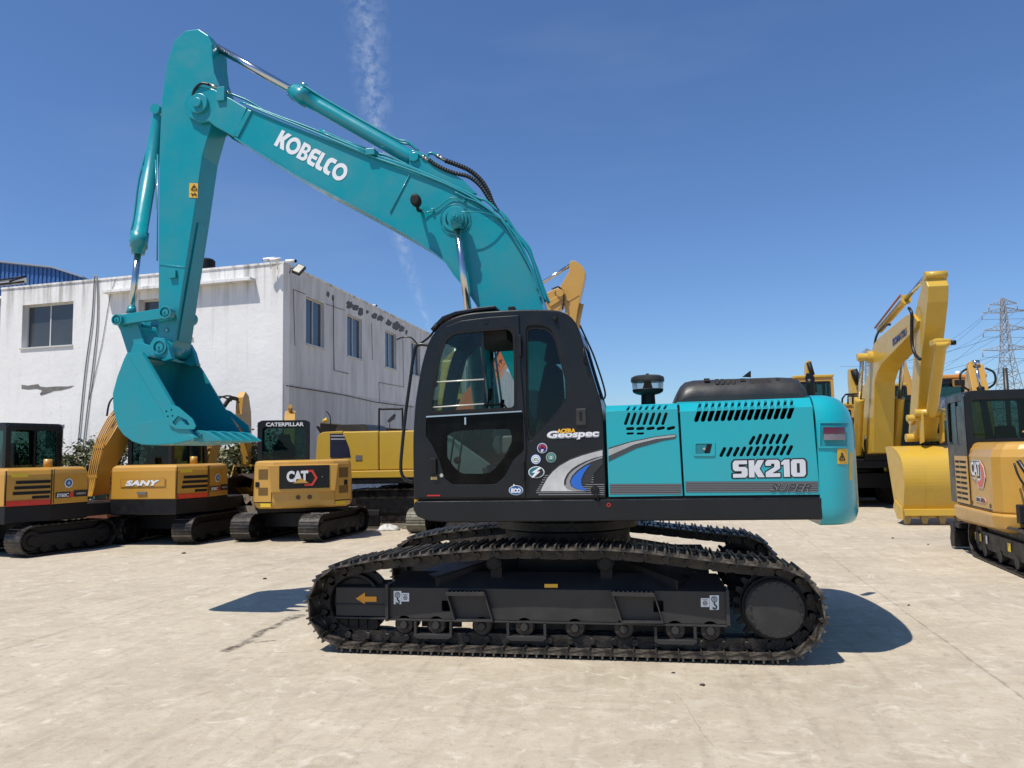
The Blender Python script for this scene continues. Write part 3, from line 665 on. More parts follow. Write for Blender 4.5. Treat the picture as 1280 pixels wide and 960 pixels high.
# lamp cluster sunk in the rear corner
def cwpt(px, py, off=0.0):      # pixel -> point on the outer shell (march along the ray)
    d = ray(px, py).normalized(); t = 6.2
    while t < 9:
        q = CP+d*t; ins = insz((q.z-zc0)/H)
        if (q.x-X0)/(1-ins/.475) <= halfx((q.y-yc)/(1-ins/1.35)) and q.x >= X0-.01: break
        t += .002
    return CP+d*(t-off)
def skin_patch(x0, y0, x1, y1, off, name, mat_, par, nx=10, ny=4, th=.01):
    m = MB(); G0 = [[cwpt(x0+(x1-x0)*i/nx, y0+(y1-y0)*j/ny, off) for i in range(nx+1)] for j in range(ny+1)]
    G1 = [[cwpt(x0+(x1-x0)*i/nx, y0+(y1-y0)*j/ny, off-th) for i in range(nx+1)] for j in range(ny+1)]
    for g, fl in ((G0, 1), (G1, 0)):
        vs = [v for r in g for v in r]; fs = [(j*(nx+1)+i, (j+1)*(nx+1)+i, (j+1)*(nx+1)+i+1, j*(nx+1)+i+1) for j in range(ny) for i in range(nx)]
        m.add(vs, fs if fl else [f[::-1] for f in fs], True)
    def strip(a, b_): m.add([p for q in zip(a, b_) for p in q], [(2*i, 2*i+1, 2*i+3, 2*i+2) for i in range(len(a)-1)])
    strip(G0[0], G1[0]); strip(G1[-1], G0[-1]); strip([r[0] for r in G1], [r[0] for r in G0]); strip([r[-1] for r in G0], [r[-1] for r in G1])
    return m.build(name, mat_, par)
# raised surround so the lamp reads as sunk
def frame_patch(x0, y0, x1, y1, bw):
    skin_patch(x0, y0, x1, y0+bw, .012, 'lamp_surround', TEALD, cw, 10, 1, .02); skin_patch(x0, y1-bw*.7, x1, y1, .012, 'lamp_surround', TEALD, cw, 10, 1, .02); skin_patch(x0, y0+bw, x0+bw, y1-bw*.7, .012, 'lamp_surround', TEALD, cw, 1, 4, .02)
skin_patch(1024.5, 529, 1059, 557.5, .002, 'lamp_recess', mat('teal_recess', (.006,.24,.28), .4), cw, 12, 5, .01)
frame_patch(1022.5, 526, 1059.5, 560, 3)
lampo = skin_patch(1029, 534, 1056.5, 542, .022, 'tail_lamp', mat('red_lens', (.10,.004,.014), .15, coat=.6), cw, 8, 2, .03)
skin_patch(1030, 542.2, 1056.5, 550, .020, 'reversing_lamp', mat('clear_plastic_lens', (.20,.165,.185), .2, coat=.6), cw, 8, 2, .03)
wl_ = skin_patch(1046.5, 561, 1060, 580, .006, 'warning_label', YEL, cw, 4, 3, .006)
skin_patch(1049.5, 574.5, 1056, 575.8, .009, 'warning_symbol', BKD, wl_, 3, 1, .003)
for a, b in (((1052.5, 566), (1049.5, 575)), ((1052.5, 566), (1056.2, 575)), ((1052.6, 569.5), (1052.8, 573.5))):
    m = MB(); m.tube([cwpt(*a, .009), cwpt(*b, .009)], .0045, 6); m.build('warning_symbol', BKD, wl_)
skin_patch(1061.5, 566, 1065.5, 600, .004, 'yellow_reflector', YEL, cw, 2, 3, .006)
# ---------------------------------------------------------------- cab
YC, YD = 6.455, 7.38
def C4(x, y): return (490+x*.291667, 370+y*.291667)
def q4(pts, Y=YC): return [XZ(*C4(x, y), Y) for x, y in pts]
def smooth2(pts, n=4): return [(v.x, v.y) for v in smoothpath([(a, b) for a, b in pts], n)]
front = [(93, 872), (90, 720), (90, 600), (98, 470), (110, 385), (128, 290), (150, 215), (172, 168), (205, 128)]
top = [(205, 128), (255, 96), (330, 74), (450, 63), (560, 58), (660, 58), (715, 64), (760, 84), (790, 118)]
rear = [(790, 118), (808, 165), (830, 240), (855, 325), (880, 405), (898, 470), (906, 560), (912, 700), (917, 866)]
fr_, tp_, re_ = q4(front), smooth2(q4(top)), q4(rear)
fr_ = smooth2(fr_, 3); re_ = smooth2(re_, 3)
outl = fr_[:-1]+tp_[:-1]+re_
door_o = q4([(112, 864), (108, 700), (108, 600), (114, 490), (128, 385), (150, 280), (172, 215), (197, 165), (232, 132), (300, 106), (420, 91), (545, 83), (549, 200), (553, 300), (566, 480), (574, 600), (577, 660), (572, 700), (573, 862)])
def shrink(pts, k):
    cx = sum(p[0] for p in pts)/len(pts); cz = sum(p[1] for p in pts)/len(pts); return [(cx+(x-cx)*k, cz+(z-cz)*k) for x, z in pts]
qwin = roundp(q4([(577, 128), (640, 126), (678, 142), (700, 185), (722, 270), (745, 352), (748, 445), (702, 512), (640, 577), (592, 624), (578, 590)]), .03, 4)
cab = MB(); cab.plate(outl, [shrink(door_o, .965), qwin], YC, YC+.06, bevel=.012)
fwin = roundp(q4([(150, 560), (175, 380), (215, 220), (270, 160), (560, 130), (700, 180), (745, 352), (748, 470), (700, 520), (560, 540)]), .04, 4)
cab.plate(outl, [fwin], YD-.06, YD, bevel=.012)
def strip(m, pts, y0, y1, th, inward=-1):
    n = len(pts); cx = sum(p[0] for p in outl)/len(outl); cz = sum(p[1] for p in outl)/len(outl)
    inner = []
    for i, p in enumerate(pts):
        a = Vector(pts[max(0, i-1)]); b_ = Vector(pts[min(n-1, i+1)]); d = (b_-a).normalized(); nn = Vector((d.y, -d.x))
        if nn.dot(Vector((cx, cz))-Vector(p)) < 0: nn = -nn
        inner.append((p[0]+nn.x*th, p[1]+nn.y*th))
    m.prism(list(pts)+inner[::-1], y0, y1, smooth=False)
def inset(pts, k):
    n = len(pts); cx = sum(p[0] for p in outl)/len(outl); cz = sum(p[1] for p in outl)/len(outl); out = []
    for i, p in enumerate(pts):
        a = Vector(pts[max(0, i-1)]); b_ = Vector(pts[min(n-1, i+1)]); d = (b_-a).normalized(); nn = Vector((d.y, -d.x))
        if nn.dot(Vector((cx, cz))-Vector(p)) < 0: nn = -nn
        out.append((p[0]+nn.x*k, p[1]+nn.y*k))
    return out
strip(cab, inset(tp_, .004), YC+.06, YD-.06, .05)
nre = len(re_)
strip(cab, inset(re_[:5], .004), YC+.06, YD-.06, .05); strip(cab, inset(re_[nre*5//9:], .004), YC+.06, YD-.06, .05)
strip(cab, inset(fr_[:3], .004), YC+.06, YD-.06, .05); strip(cab, inset(fr_[-4:], .004), YC+.06, YD-.06, .05)
cabo = cab.build('cab', BLK, ROOT)
m = MB(); strip(m, inset(re_[4:nre*5//9+1], .015), YC+.08, YD-.08, .006); m.build('rear_window', GLD, cabo)
m = MB(); strip(m, inset(fr_[2:-3], .015), YC+.06, YD-.06, .006); m.build('windscreen', GLS, cabo)
m = MB(); m.prism(shrink(qwin, 1.02), YC+.024, YC+.030); m.build('quarter_window', GLD, cabo)
m = MB(); m.plate(shrink(qwin, 1.012), [shrink(qwin, .94)], YC+.012, YC+.022); m.build('window_seal', RUB, cabo)
m = MB(); m.prism(shrink(fwin, 1.02), YD-.035, YD-.029); m.build('far_window', GLS, cabo)
m = MB()
for x0, x1 in ((330, 345), (452, 462)):
    m.prism(q4([(x0, 120), (x1, 120), (x1+6, 545), (x0+6, 545)]), YD-.028, YD-.008)
m.build('far_window_bar', BLK, cabo)
# door
up = roundp(q4([(163, 503), (180, 372), (205, 255), (232, 185), (268, 158), (340, 151), (505, 137), (527, 160), (532, 300), (533, 488)]), [.03, .02, .03, .05, .05, .02, .04, .03, .03, .04], 4)
lo = roundp(q4([(150, 522), (562, 500), (567, 662), (522, 702), (482, 775), (446, 806), (262, 808), (230, 782), (205, 700), (172, 632), (148, 600)]), .025, 4)
dm = MB(); dm.plate(door_o, [up, lo], YC-.016, YC+.012, bevel=.006); door = dm.build('cab_door', BLK, ROOT)
m = MB(); m.plate(shrink(lo, 1.01), [roundp(q4([(237, 592), (275, 579), (385, 571), (508, 570), (516, 620), (482, 690), (432, 750), (400, 762), (297, 761), (262, 730), (236, 690)]), .03, 4)], YC-.004, YC+.004); m.build('lower_glass_border', mat('black_ceramic', (.0012,.0012,.0015), .12, spec=.12, rvar=.03), door)
m = MB(); m.prism(shrink(lo, .99), YC+.005, YC+.010); m.build('lower_window', GLS, door)
m = MB(); m.plate(shrink(up, 1.012), [shrink(up, .955)], YC-.019, YC-.004); m.build('window_seal', RUB, door)
a = q4([(160, 505), (182, 370), (206, 255), (234, 180), (268, 156), (340, 150), (384, 147), (392, 200), (394, 300), (395, 500)])
m = MB(); m.prism(a, YC+.000, YC+.004); m.build('sliding_window', GLM, door, label='closed front pane of the sliding window')
b2 = q4([(345, 150), (384, 147), (392, 200), (395, 500), (372, 502), (355, 300)])
m = MB(); m.plate(q4([(382, 148), (392, 150), (398, 300), (396, 500), (388, 500), (388, 300)]), [], YC-.004, YC+.012); m.build('window_frame', BLK, door)
m = MB(); m.prism(q4([(150, 515), (558, 492), (558, 497), (150, 521)]), YC-.026, YC-.016); m.build('door_trim', CHR, door)
m = MB()
for (xa, ya, xb, yb) in ((185, 369, 395, 357), (165, 478, 395, 462)):
    m.tube([P(*C4(xa, ya), YC-.003), P(*C4(xb, yb), YC-.003)], .0065, 6)
m.build('inner_rail', mat('pale_steel_rail', (.7,.7,.6), .3, .3), door)
m = MB(); m.lathe([(0, -.015), (.022, -.015), (.026, 0), (0, 0)], P(*C4(184, 379), YC-.004), (0, 1, 0), 14); m.build('window_knob', RUB, door)
m = MB(); m.box((P(*C4(313, 518), YC).x, YC-.03, P(*C4(318, 552), YC).z), (P(*C4(321, 518), YC).x, YC-.004, P(*C4(318, 520), YC).z)); m.build('window_catch', CHR, door, bevel=.003)
def vbox(xa, ya, xb, yb, y0, y1, name, mt, par, bv=.006, label=None):
    a = P(*C4(xa, ya), YC); b_ = P(*C4(xb, yb), YC); m = MB(); m.box((a.x, y0, b_.z), (b_.x, y1, a.z)); return m.build(name, mt, par, bevel=bv, seg=3, label=label)
vbox(168, 696, 195, 764, YC-.05, YC-.014, 'door_handle', RUB, door)
m = MB(); m.lathe([(0, -.008), (.016, -.008), (.02, 0)], P(*C4(213, 769), YC-.016), (0, 1, 0), 14); m.build('door_lock', CHR, door)
vbox(169, 775, 196, 787, YC-.020, YC-.017, 'gold_label', mat('gold_decal', (.5,.36,.15), .3, .5), door, 0)
vbox(153, 852, 209, 857, YC-.020, YC-.017, 'red_decal', RED, door, 0)
for x, y0, y1 in ((551, 170, 262), (565, 705, 790)): vbox(x-6, y0, x+7, y1, YC-.045, YC-.010, 'door_hinge', RUB, cabo)
# lock recess and grab slot on the rear pillar
vbox(788, 483, 834, 555, YC-.012, YC+.01, 'latch_surround', GREY, cabo, .01); vbox(803, 496, 815, 532, YC-.016, YC-.011, 'latch_slot', RUB, cabo, 0)
m = MB(); m.tube([P(*C4(824, 224), YC), P(*C4(821, 228), YC-.04), P(*C4(826, 286), YC-.04), P(*C4(832, 292), YC)], .009, 8); m.build('grab_handle', RUB, cabo)
for x, y in ((870, 832),):
    m = MB(); m.lathe([(0, -.035), (.03, -.03), (.036, -.01), (.036, 0)], P(*C4(x, y), YC), (0, 1, 0), 18); m.tube([P(*C4(x, y), YC-.02), P(*C4(x+10, y+30), YC-.03), P(*C4(x+14, y+48), YC-.02)], .008, 6); m.build('rubber_stop', RUB, cabo)
m = MB(); w = P(*C4(403, 110), YC-.016); m.lathe([(0, -.006), (.02, -.006), (.022, 0)], w, (0, 1, 0), 14); m.build('door_boss', BLK, door)
w = P(*C4(699, 95), YC); m = MB(); m.lathe([(0, -.03), (.018, -.03), (.022, 0)], w, (0, 1, 0), 12); m.tube([w+Vector((0,-.02,0)), w+Vector((.01,-.02,-.04))], .008, 6); m.build('lamp_bracket', RUB, cabo)
# roof hatch / rain gutter
hz = [P(*C4(x, y), 6.7) for x, y in ((205, 126), (232, 98), (290, 76), (370, 62), (452, 53), (460, 58), (456, 66), (372, 76), (292, 92), (240, 114), (212, 138))]
m = MB(); m.prism([(p.x, p.z) for p in hz], 6.56, 7.36); m.build('roof_hatch', BLK, cabo, bevel=.006)
m = MB(); w = P(*C4(515, 55), 6.9); m.box((w.x-.03, 6.85, w.z-.04), (w.x+.03, 6.95, w.z+.015)); m.build('roof_bracket', RUB, cabo, bevel=.006)
# handrail, mirror stay
def rail(pts, Y, r, name, mt, par, n=8): m = MB(); m.tube(smoothpath([P(*C4(x, y), Y) for x, y in pts], 5), r, n); return m.build(name, mt, par)
rail([(160, 211), (125, 208), (106, 214), (94, 245), (78, 360), (60, 490), (46, 620), (38, 715), (41, 760), (58, 785), (92, 798)], 6.5, .015, 'handrail', BLK, cabo)
rail([(20, 187), (50, 176), (80, 178), (100, 196), (112, 212)], 6.9, .007, 'mirror_stay', BLK, cabo)
rail([(100, 215), (130, 198), (160, 175), (178, 152)], 6.6, .010, 'mirror_stay', BLK, cabo)
m = MB(); a = P(*C4(176, 150), 6.6); b_ = P(*C4(198, 122), 6.6); m.tube([a, b_], [.03, .028], 10); m.build('folded_mirror', RUB, cabo)
rail([(805, 125), (835, 190), (862, 250), (890, 330), (908, 390), (914, 425), (905, 442), (886, 425)], YC+.30, .008, 'rear_rail', RUB, cabo)
# stickers
dk = cabo
def disc(x, y, rx, ry, mt, name='round_sticker', lift=.003, par=cabo, Y=YC, lab=None):
    w = P(*C4(x, y), Y); m = MB(); k = .00196
    m.prism(circle(w.x, w.z, rx*k, 28, ry*k), Y-lift-.0015, Y-lift); return m.build(name, mt, par, label=lab)
NAVY = mat('sticker_navy', (.02,.02,.16), .4); PALE = mat('sticker_pale', (.55,.6,.68), .4); SGR = mat('sticker_green', (.03,.16,.13), .4); TCL = mat('sticker_teal', (.01,.15,.19), .4)
a = disc(644, 652, 22, 22, PALE); disc(644, 652, 18.5, 18.5, NAVY, 'sticker_field', .005, a)
m = MB(); w = P(*C4(644, 652), YC-.0068)
for k in range(12):
    an = math.pi*k/11; ln = .030; m.tube([w+Vector((.010*math.cos(an), 0, .010*math.sin(an))), w+Vector((ln*math.cos(an), 0, ln*math.sin(an)))], .0022, 4)
m.build('sunburst_print', RED, a)
txt('IF', *C4(639, 657), *C4(650, 670), YC, WHT, a, lift=.007, th=.001, name='sticker_print')
a = disc(617, 700, 22, 22, mat('sticker_blue', (.05,.12,.42), .4)); b_ = disc(617, 700, 19.5, 19.5, WHT, 'sticker_field', .005, a); c_ = disc(617, 700, 15.5, 15.5, MATS['sticker_blue'], 'sticker_ring', .0065, a); disc(617, 700, 13.5, 13.5, WHT, 'sticker_field', .008, a)
txt('ECO', *C4(608, 694), *C4(627, 706), YC, mat('sticker_leaf', (.12,.3,.05), .4), a, lift=.0105, th=.001, name='sticker_print')
a = disc(682, 692, 22, 22, mat('sticker_palegreen', (.35,.45,.42), .4)); disc(682, 692, 19, 19, SGR, 'sticker_ring', .005, a); disc(682, 692, 12.5, 12.5, MATS['sticker_palegreen'], 'sticker_ring', .0065, a); disc(682, 692, 10.5, 10.5, SGR, 'sticker_field', .008, a)
txt('G', *C4(676, 686), *C4(688, 699), YC, WHT, a, lift=.0105, th=.001, name='sticker_print')
a = disc(619, 755, 35, 25, WHT, 'oval_sticker'); disc(619, 755, 31, 21.5, TCL, 'sticker_field', .005, a)
def d4(pts, mt, name, par, lift): return MB().prism(q4(pts), YC-lift-.0012, YC-lift).build(name, mt, par)
d4([(625, 732), (643, 740), (650, 752), (646, 764), (630, 776), (612, 778), (622, 764), (612, 758)], BKD, 'sticker_field', a, .0065)
d4([(632, 733), (598, 757), (614, 757), (598, 777), (606, 779), (636, 752), (620, 752), (640, 738)], WHT, 'flash_print', a, .0078)
a = disc(533, 832, 31, 21, WHT, 'eco_sticker', .019, door); disc(533, 832, 28.5, 18.5, mat('eco_blue', (.02,.13,.32), .4), 'sticker_field', .021, a)
MB().prism(q4([(520, 812), (523, 805), (530, 811), (545, 812), (541, 819), (525, 818)]), YC-.0225, YC-.0205).build('bird_print', WHT, a)
txt('ECO', *C4(513, 824), *C4(554, 843), YC, WHT, a, bold=.06, lift=.024, th=.001, name='sticker_print')
# model script
g = text_geo('GeospeC', .075, .08, .001, .9)
txt('', *C4(664, 579), *C4(889, 622), YC, mat('script_edge', (.62,.63,.65), .35), cabo, geo=text_geo('Geospec', .085, .08, .001, .92), lift=.004, sk=(-2.2, 0), name='lettering_outline')
txt('', *C4(667, 582), *C4(886, 620), YC, mat('script_grey', (.30,.31,.33), .35, 0, (.5,.5,.52), .8, 4), cabo, geo=text_geo('Geospec', .045, .08, .001, .97), lift=.006, sk=(-2.2, 0))
txt('', *C4(667, 581), *C4(886, 617), YC, mat('script_white', (.80,.80,.81), .3), cabo, geo=text_geo('Geospec', .028, .08, .001, .985), lift=.008, sk=(-2.2, 0))
txt('', *C4(706, 570), *C4(786, 588), YC, mat('decal_amber', (.85,.45,.02), .4), cabo, geo=text_geo('ACERA', .05, .1, .001, .98), lift=.011, sk=(-.8, 0))
# swoosh
def d7(pts, mt, name, lift, par=cabo, sm=False): return MB().prism([XZ(*C7(x, y), YC) for x, y in pts], YC-lift-.0012, YC-lift).build(name, mt, par)
for k, y in enumerate((590, 612, 634, 658, 682, 704, 724, 742, 762, 782)):
    xa = 330-(y-590)*.55; xa = max(238, xa) if y < 745 else (245 if y < 770 else 268)
    xr_ = 815 if y < 670 else 924
    d7([(xa, y), (xr_, y-2), (xr_, y+7), (xa-4, y+9)], mat('stripe_on_black', (.20,.2,.2), .4), 'stripe', .002)
d7([(268, 757), (300, 700), (340, 625), (400, 550), (470, 488), (580, 425), (700, 380), (820, 347), (907, 325), (907, 480), (850, 540), (800, 600), (790, 660), (740, 680), (690, 700), (740, 757)], mat('swoosh_backing', (.025,.027,.03), .35), 'swoosh_backing', .0035)
d7([(285, 752), (315, 690), (355, 620), (410, 555), (475, 500), (580, 440), (700, 396), (820, 362), (905, 340), (905, 398), (820, 420), (740, 450), (660, 488), (600, 528), (552, 578), (522, 640), (520, 690), (548, 725), (600, 742), (690, 748), (755, 752)], mat('swoosh_silver2', (.46,.46,.45), .28, .25, (.72,.72,.70), .9, 3.2), 'swoosh', .005)
d7([(905, 402), (905, 420), (800, 455), (720, 495), (650, 545), (600, 600), (578, 655), (590, 702), (640, 730), (755, 750), (690, 748), (600, 742), (548, 725), (520, 690), (540, 690), (545, 640), (575, 580), (620, 538), (680, 498), (760, 455)], mat('swoosh_mid', (.30,.30,.30), .3, .2), 'swoosh_edge', .0065)
d7([(790, 482), (730, 505), (665, 552), (612, 606), (588, 655), (598, 700), (645, 727), (762, 750), (712, 715), (692, 675), (694, 630), (716, 575), (750, 525)], mat('swoosh_blue', (.015,.13,.55), .3), 'swoosh_blue', .008)
# ---- cab interior
fl = P(*C4(300, 860), YC).z+.02
m = MB(); m.box((P(*C4(100,0),YC).x+.06, YC+.065, fl), (P(*C4(905,0),YC).x-.06, YD-.065, fl+.04)); m.build('cab_floor', INT, cabo)
# right hand wall trim and light console
m = MB(); m.prism(q4([(110, 862), (120, 620), (175, 585), (250, 600), (420, 720), (470, 800), (480, 862)], 7.28), 7.26, 7.31); m.build('wall_trim', INTG, cabo, bevel=.01)
m = MB(); m.prism(q4([(480, 862), (420, 800), (400, 730), (520, 700), (620, 705), (640, 862)], 7.2), 7.0, 7.25); m.build('side_console', INT, cabo, bevel=.02)
m = MB(); m.prism(q4([(430, 600), (445, 560), (560, 556), (600, 566), (600, 625), (450, 640)], 7.1), 7.06, 7.22); m.build('armrest_console', INT, cabo, bevel=.015)
m = MB(); m.prism(q4([(430, 640), (445, 600), (560, 596), (600, 606), (600, 665), (450, 680)], 6.62), 6.60, 6.72); m.build('armrest_console', INT, cabo, bevel=.015)
m = MB(); m.prism(q4([(500, 690), (520, 650), (640, 640), (700, 655), (705, 720), (520, 725)], 6.95), 6.74, 7.18); m.prism(q4([(625, 660), (640, 430), (668, 300), (720, 300), (730, 420), (722, 660)], 6.95), 6.72, 7.20)
m.prism(q4([(655, 290), (670, 205), (720, 205), (728, 285)], 6.95), 6.82, 7.10); m.prism(q4([(540, 725), (700, 725), (690, 860), (560, 860)], 6.95), 6.8, 7.12); m.build('driver_seat', SEAT, cabo, bevel=.035, seg=3)
for Y, x, y in ((7.14, 470, 452), (6.66, 418, 405)):
    m = MB(); m.tube(smoothpath([P(*C4(x-16, y+160), Y), P(*C4(x-10, y+80), Y), P(*C4(x, y+20), Y)], 4), .008, 8); m.tube([P(*C4(x-1, y+42), Y), P(*C4(x+2, y+10), Y), P(*C4(x+4, y-8), Y)], [.016, .022, .018], 10); m.build('control_lever', RUB, cabo)
for x in (262, 300):
    m = MB(); m.tube(smoothpath([P(*C4(x-20, 800), 6.85), P(*C4(x-10, 700), 6.85), P(*C4(x+6, 590), 6.85)], 4), .009, 8); m.tube([P(*C4(x-20, 790), 6.85), P(*C4(x-34, 770), 6.85)], .03, 8); m.build('travel_lever', RUB, cabo)
m = MB(); m.tube([P(*C4(385, 470), 6.62), P(*C4(478, 462), 6.62), P(*C4(490, 480), 6.62), P(*C4(492, 500), 6.62)], .010, 8); m.build('door_grab_bar', RUB, cabo)
m = MB(); w = P(*C4(281, 705), 6.6); m.lathe([(0, -.03), (.03, -.026), (.034, 0), (.02, .01)], w, (0, 1, 0), 16); m.build('door_knob', RUB, cabo)
m = MB(); m.prism(q4([(395, 150), (525, 138), (530, 215), (395, 225)], 7.0), YC+.09, YD-.09); m.build('roof_lining', SEAT, cabo)
m = MB(); m.prism(q4([(440, 560), (470, 540), (500, 560), (510, 620), (450, 630)], 7.25), 7.18, 7.26); m.build('monitor', RUB, cabo, bevel=.01)
# ---------------------------------------------------------------- boom, arm, bucket of the big excavator
def C1(x, y): return (120+x*.265625, 20+y*.265625)
def C3(x, y): return (400+x*.28125, 150+y*.28125)
def C2(x, y): return (100+x*.3125, 270+y*.3125)
BY0, BY1, BC = 7.60, 8.0, 7.8
tpe = [C1(700, 432), C1(860, 500), C1(1060, 578), (460, 195), C3(400, 214), C3(600, 308), C3(700, 366), C3(780, 428), C3(850, 508), C3(900, 588), C3(940, 680), C3(970, 768), C3(985, 835), (683, 440), (686, 520), (682, 585), (672, 604)]
bte = [(662, 600), (658, 560), (652, 500), (643, 473), (627, 438), (610, 402), (600, 385), (583, 360), C3(600, 686), C3(540, 608), C3(400, 512), (456, 262.5), C1(960, 752), C1(700, 595), C1(655, 570)]
tp = poly_px(tpe, BY0); bt = poly_px(bte, BY0)
m = MB(); m.prism(tp+bt, BY0+.006, BY1-.006, smooth=False)
def edge_strip(m, pts, th, y0, y1, up):
    n = len(pts); o = []
    for i, p in enumerate(pts):
        a = Vector(pts[max(0, i-1)]); b_ = Vector(pts[min(n-1, i+1)]); d = (b_-a).normalized(); nn = Vector((-d.y, d.x))*up; o.append((p[0]+nn.x*th, p[1]+nn.y*th))
    for i in range(n-1):
        m.prism([pts[i], pts[i+1], o[i+1], o[i]], y0, y1)
tps = smooth2(tp, 3); bts = smooth2(bt, 3)
edge_strip(m, tps, .014, BY0-.008, BY1+.008, 1); edge_strip(m, bts, .016, BY0-.012, BY1+.012, 1)
boom = m.build('boom', TEAL, ROOT)
# fork that carries the arm
PIV = (250, 131)
fk = [C1(712, 436), C1(640, 392), C1(600, 372), (268, 112), (252, 108), (236, 114), (230, 130), (236, 146), (250, 154), (262, 152), C1(560, 520), C1(655, 572)]
m = MB()
for y0, y1 in ((BY0-.012, BY0+.036), (BY1-.036, BY1+.012)): m.prism(poly_px(fk, BY0), y0, y1)
w = P(*PIV, BY0); m.cyl((w.x, BY0-.05, w.z), (w.x, BY1+.05, w.z), .115, n=32); m.cyl((w.x, BY0-.075, w.z), (w.x, BY1+.075, w.z), .055, n=20)
m.prism(poly_px([C1(715, 440), C1(735, 448), C1(668, 575), C1(650, 562)], BY0), BY0-.012, BY1+.012)
m.build('boom_fork', TEAL, boom, bevel=.008)
m = MB(); a, b_ = P(*C3(397, 245), BY0), P(*C3(312, 412), BY0); m.tube([a, b_], .007, 6); m.tube([P(*C1(722, 445), BY0), P(*C1(668, 548), BY0)], .009, 6)
m.build('weld_seam', TEAL, boom)
# lettering: heavy rounded capitals
def arcp(cx, cy, rx, ry, a0, a1, n=14): return [(cx+rx*math.cos(rad(a0+(a1-a0)*k/n)), cy+ry*math.sin(rad(a0+(a1-a0)*k/n))) for k in range(n+1)]
def ltr(kind, x):
    s = lambda pts: [(p[0]+x, p[1]) for p in pts]
    if kind == 'K': return .84, [(s([(0,0),(.27,0),(.27,.40),(.52,0),(.85,0),(.53,.52),(.83,1),(.51,1),(.27,.62),(.27,1),(0,1)]), [])]
    if kind == 'O': return 1.0, [(s(circle(.5,.5,.51,36)), [s(circle(.5,.5,.27,28))])]
    if kind == 'B': return .72, [(s([(0,0)]+arcp(.42,.27,.30,.27,-90,60,10)+arcp(.40,.75,.27,.25,-60,90,10)+[(0,1)]), [s([(.25,.18)]+arcp(.40,.29,.09,.11,-90,90,6)+[(.25,.40)]), s([(.25,.60)]+arcp(.38,.71,.08,.10,-90,90,6)+[(.25,.81)])])]
    if kind == 'E': return .66, [(s(arcp(.3,.3,.3,.3,180,270,8)+[(.66,0),(.66,.23),(.34,.23),(.27,.30),(.27,.40),(.62,.40),(.62,.60),(.27,.60),(.27,.70),(.34,.77),(.66,.77),(.66,1)]+arcp(.3,.7,.3,.3,90,180,8)), [])]
    if kind == 'L': return .56, [(s([(0,1)]+arcp(.26,.26,.26,.26,180,270,8)+[(.56,0),(.56,.24),(.34,.24),(.27,.31),(.27,1)]), [])]
    if kind == 'C': return .64, [(s(arcp(.34,.34,.34,.34,180,270,8)+[(.60,0),(.60,.24),(.38,.24),(.27,.36),(.27,.66),(.38,.76),(.64,.76),(.64,1),(.34,1)]+arcp(.34,.66,.34,.34,90,180,8)), [])]
parts = []; x = 0
for ch, gp in zip('KOBELCO', (-.04, .06, .05, .05, .04, .04, 0)):
    wd, ps = ltr(ch, x); parts += ps; x += wd+gp
gk = norm_shape(parts, .002)
put(gk, P(342, 181.3, BY0), P(427.2, 229.0, BY0), P(352.4, 161.8, BY0), 'lettering', WHT, boom, lift=-.003)
# boom foot bracket and bosses
m = MB(); w = P(569, 274, BY0); m.lathe([(.135, 0), (.135, -.010), (.128, -.018), (.10, -.018), (.10, 0)], (w.x, BY0-.002, w.z), (0, 1, 0), 40); w2 = P(569.5, 272, 7.46)
m.cyl((w2.x, 7.39, w2.z), (w2.x, 8.21, w2.z), .062, n=28); m.cyl((w2.x, 7.375, w2.z), (w2.x, 7.39, w2.z), .045, n=20); m.cyl((w2.x, 7.365, w2.z), (w2.x, 7.376, w2.z), .022, n=6)
m.lathe([(.155, -.004), (.160, -.008), (.165, -.004)], (w.x, BY0-.002, w.z), (0, 1, 0), 40)
m.build('cylinder_pin_boss', TEAL, boom)
# boom cylinders
for Y in (7.48, 8.12):
    a = Vector((w2.x, Y, w2.z)); foot = P(614, 606, 7.48); foot = Vector((foot.x, Y, foot.z)); d = (foot-a).normalized(); gl = a+d*((a.z-P(583, 398, 7.48).z)/-d.z)
    cyl = MB(); cyl.tube([gl, gl+d*.02, gl+d*.10, gl+d*.101, foot-d*.1, foot], [.062, .088, .088, .074, .074, .07], 24); cyl.cyl(foot-Vector((0,.06,0)), foot+Vector((0,.06,0)), .09)
    co = cyl.build('boom_cylinder', TEAL, ROOT)
    r = MB(); r.tube([a+d*.05, gl], .0365, 24); r.build('rod', CHR, co)
    e_ = MB(); e_.cyl(a-Vector((0,.05,0)), a+Vector((0,.05,0)), .085, n=28); e_.tube([a, a+d*.12], [.06, .045], 20); e_.build('rod_eye', TEAL, co)
    # pipe run along the barrel
    q = MB(); o = Vector((.10, 0, 0)); q.tube([gl+d*.05+o*.8, gl+d*.2+o, foot-d*.15+o], .012, 8); q.build('pipe', TEAL, co)
# front brackets of the upper frame that carry boom foot and cylinders
m = MB(); f_ = P(614, 606, 7.48)
for Y in (7.555, 8.02):
    m.prism([(f_.x-.16, 1.2), (f_.x+1.1, 1.2), (P(690, 560, 7.5).x, P(672, 560, 7.5).z), (P(655, 560, 7.5).x, P(672, 560, 7.5).z), (f_.x+.12, f_.z+.1), (f_.x-.12, f_.z+.08)], Y, Y+.03) if Y < 8 else m.prism([(f_.x-.16, 1.2), (f_.x+1.1, 1.2), (P(690, 560, 7.5).x, P(672, 560, 7.5).z), (P(655, 560, 7.5).x, P(672, 560, 7.5).z), (f_.x+.12, f_.z+.1), (f_.x-.12, f_.z+.08)], Y-.0, Y+.03)
m.cyl((f_.x, 7.41, f_.z), (f_.x, 8.19, f_.z), .05); m.build('boom_bracket', TEAL, ROOT, bevel=.006)
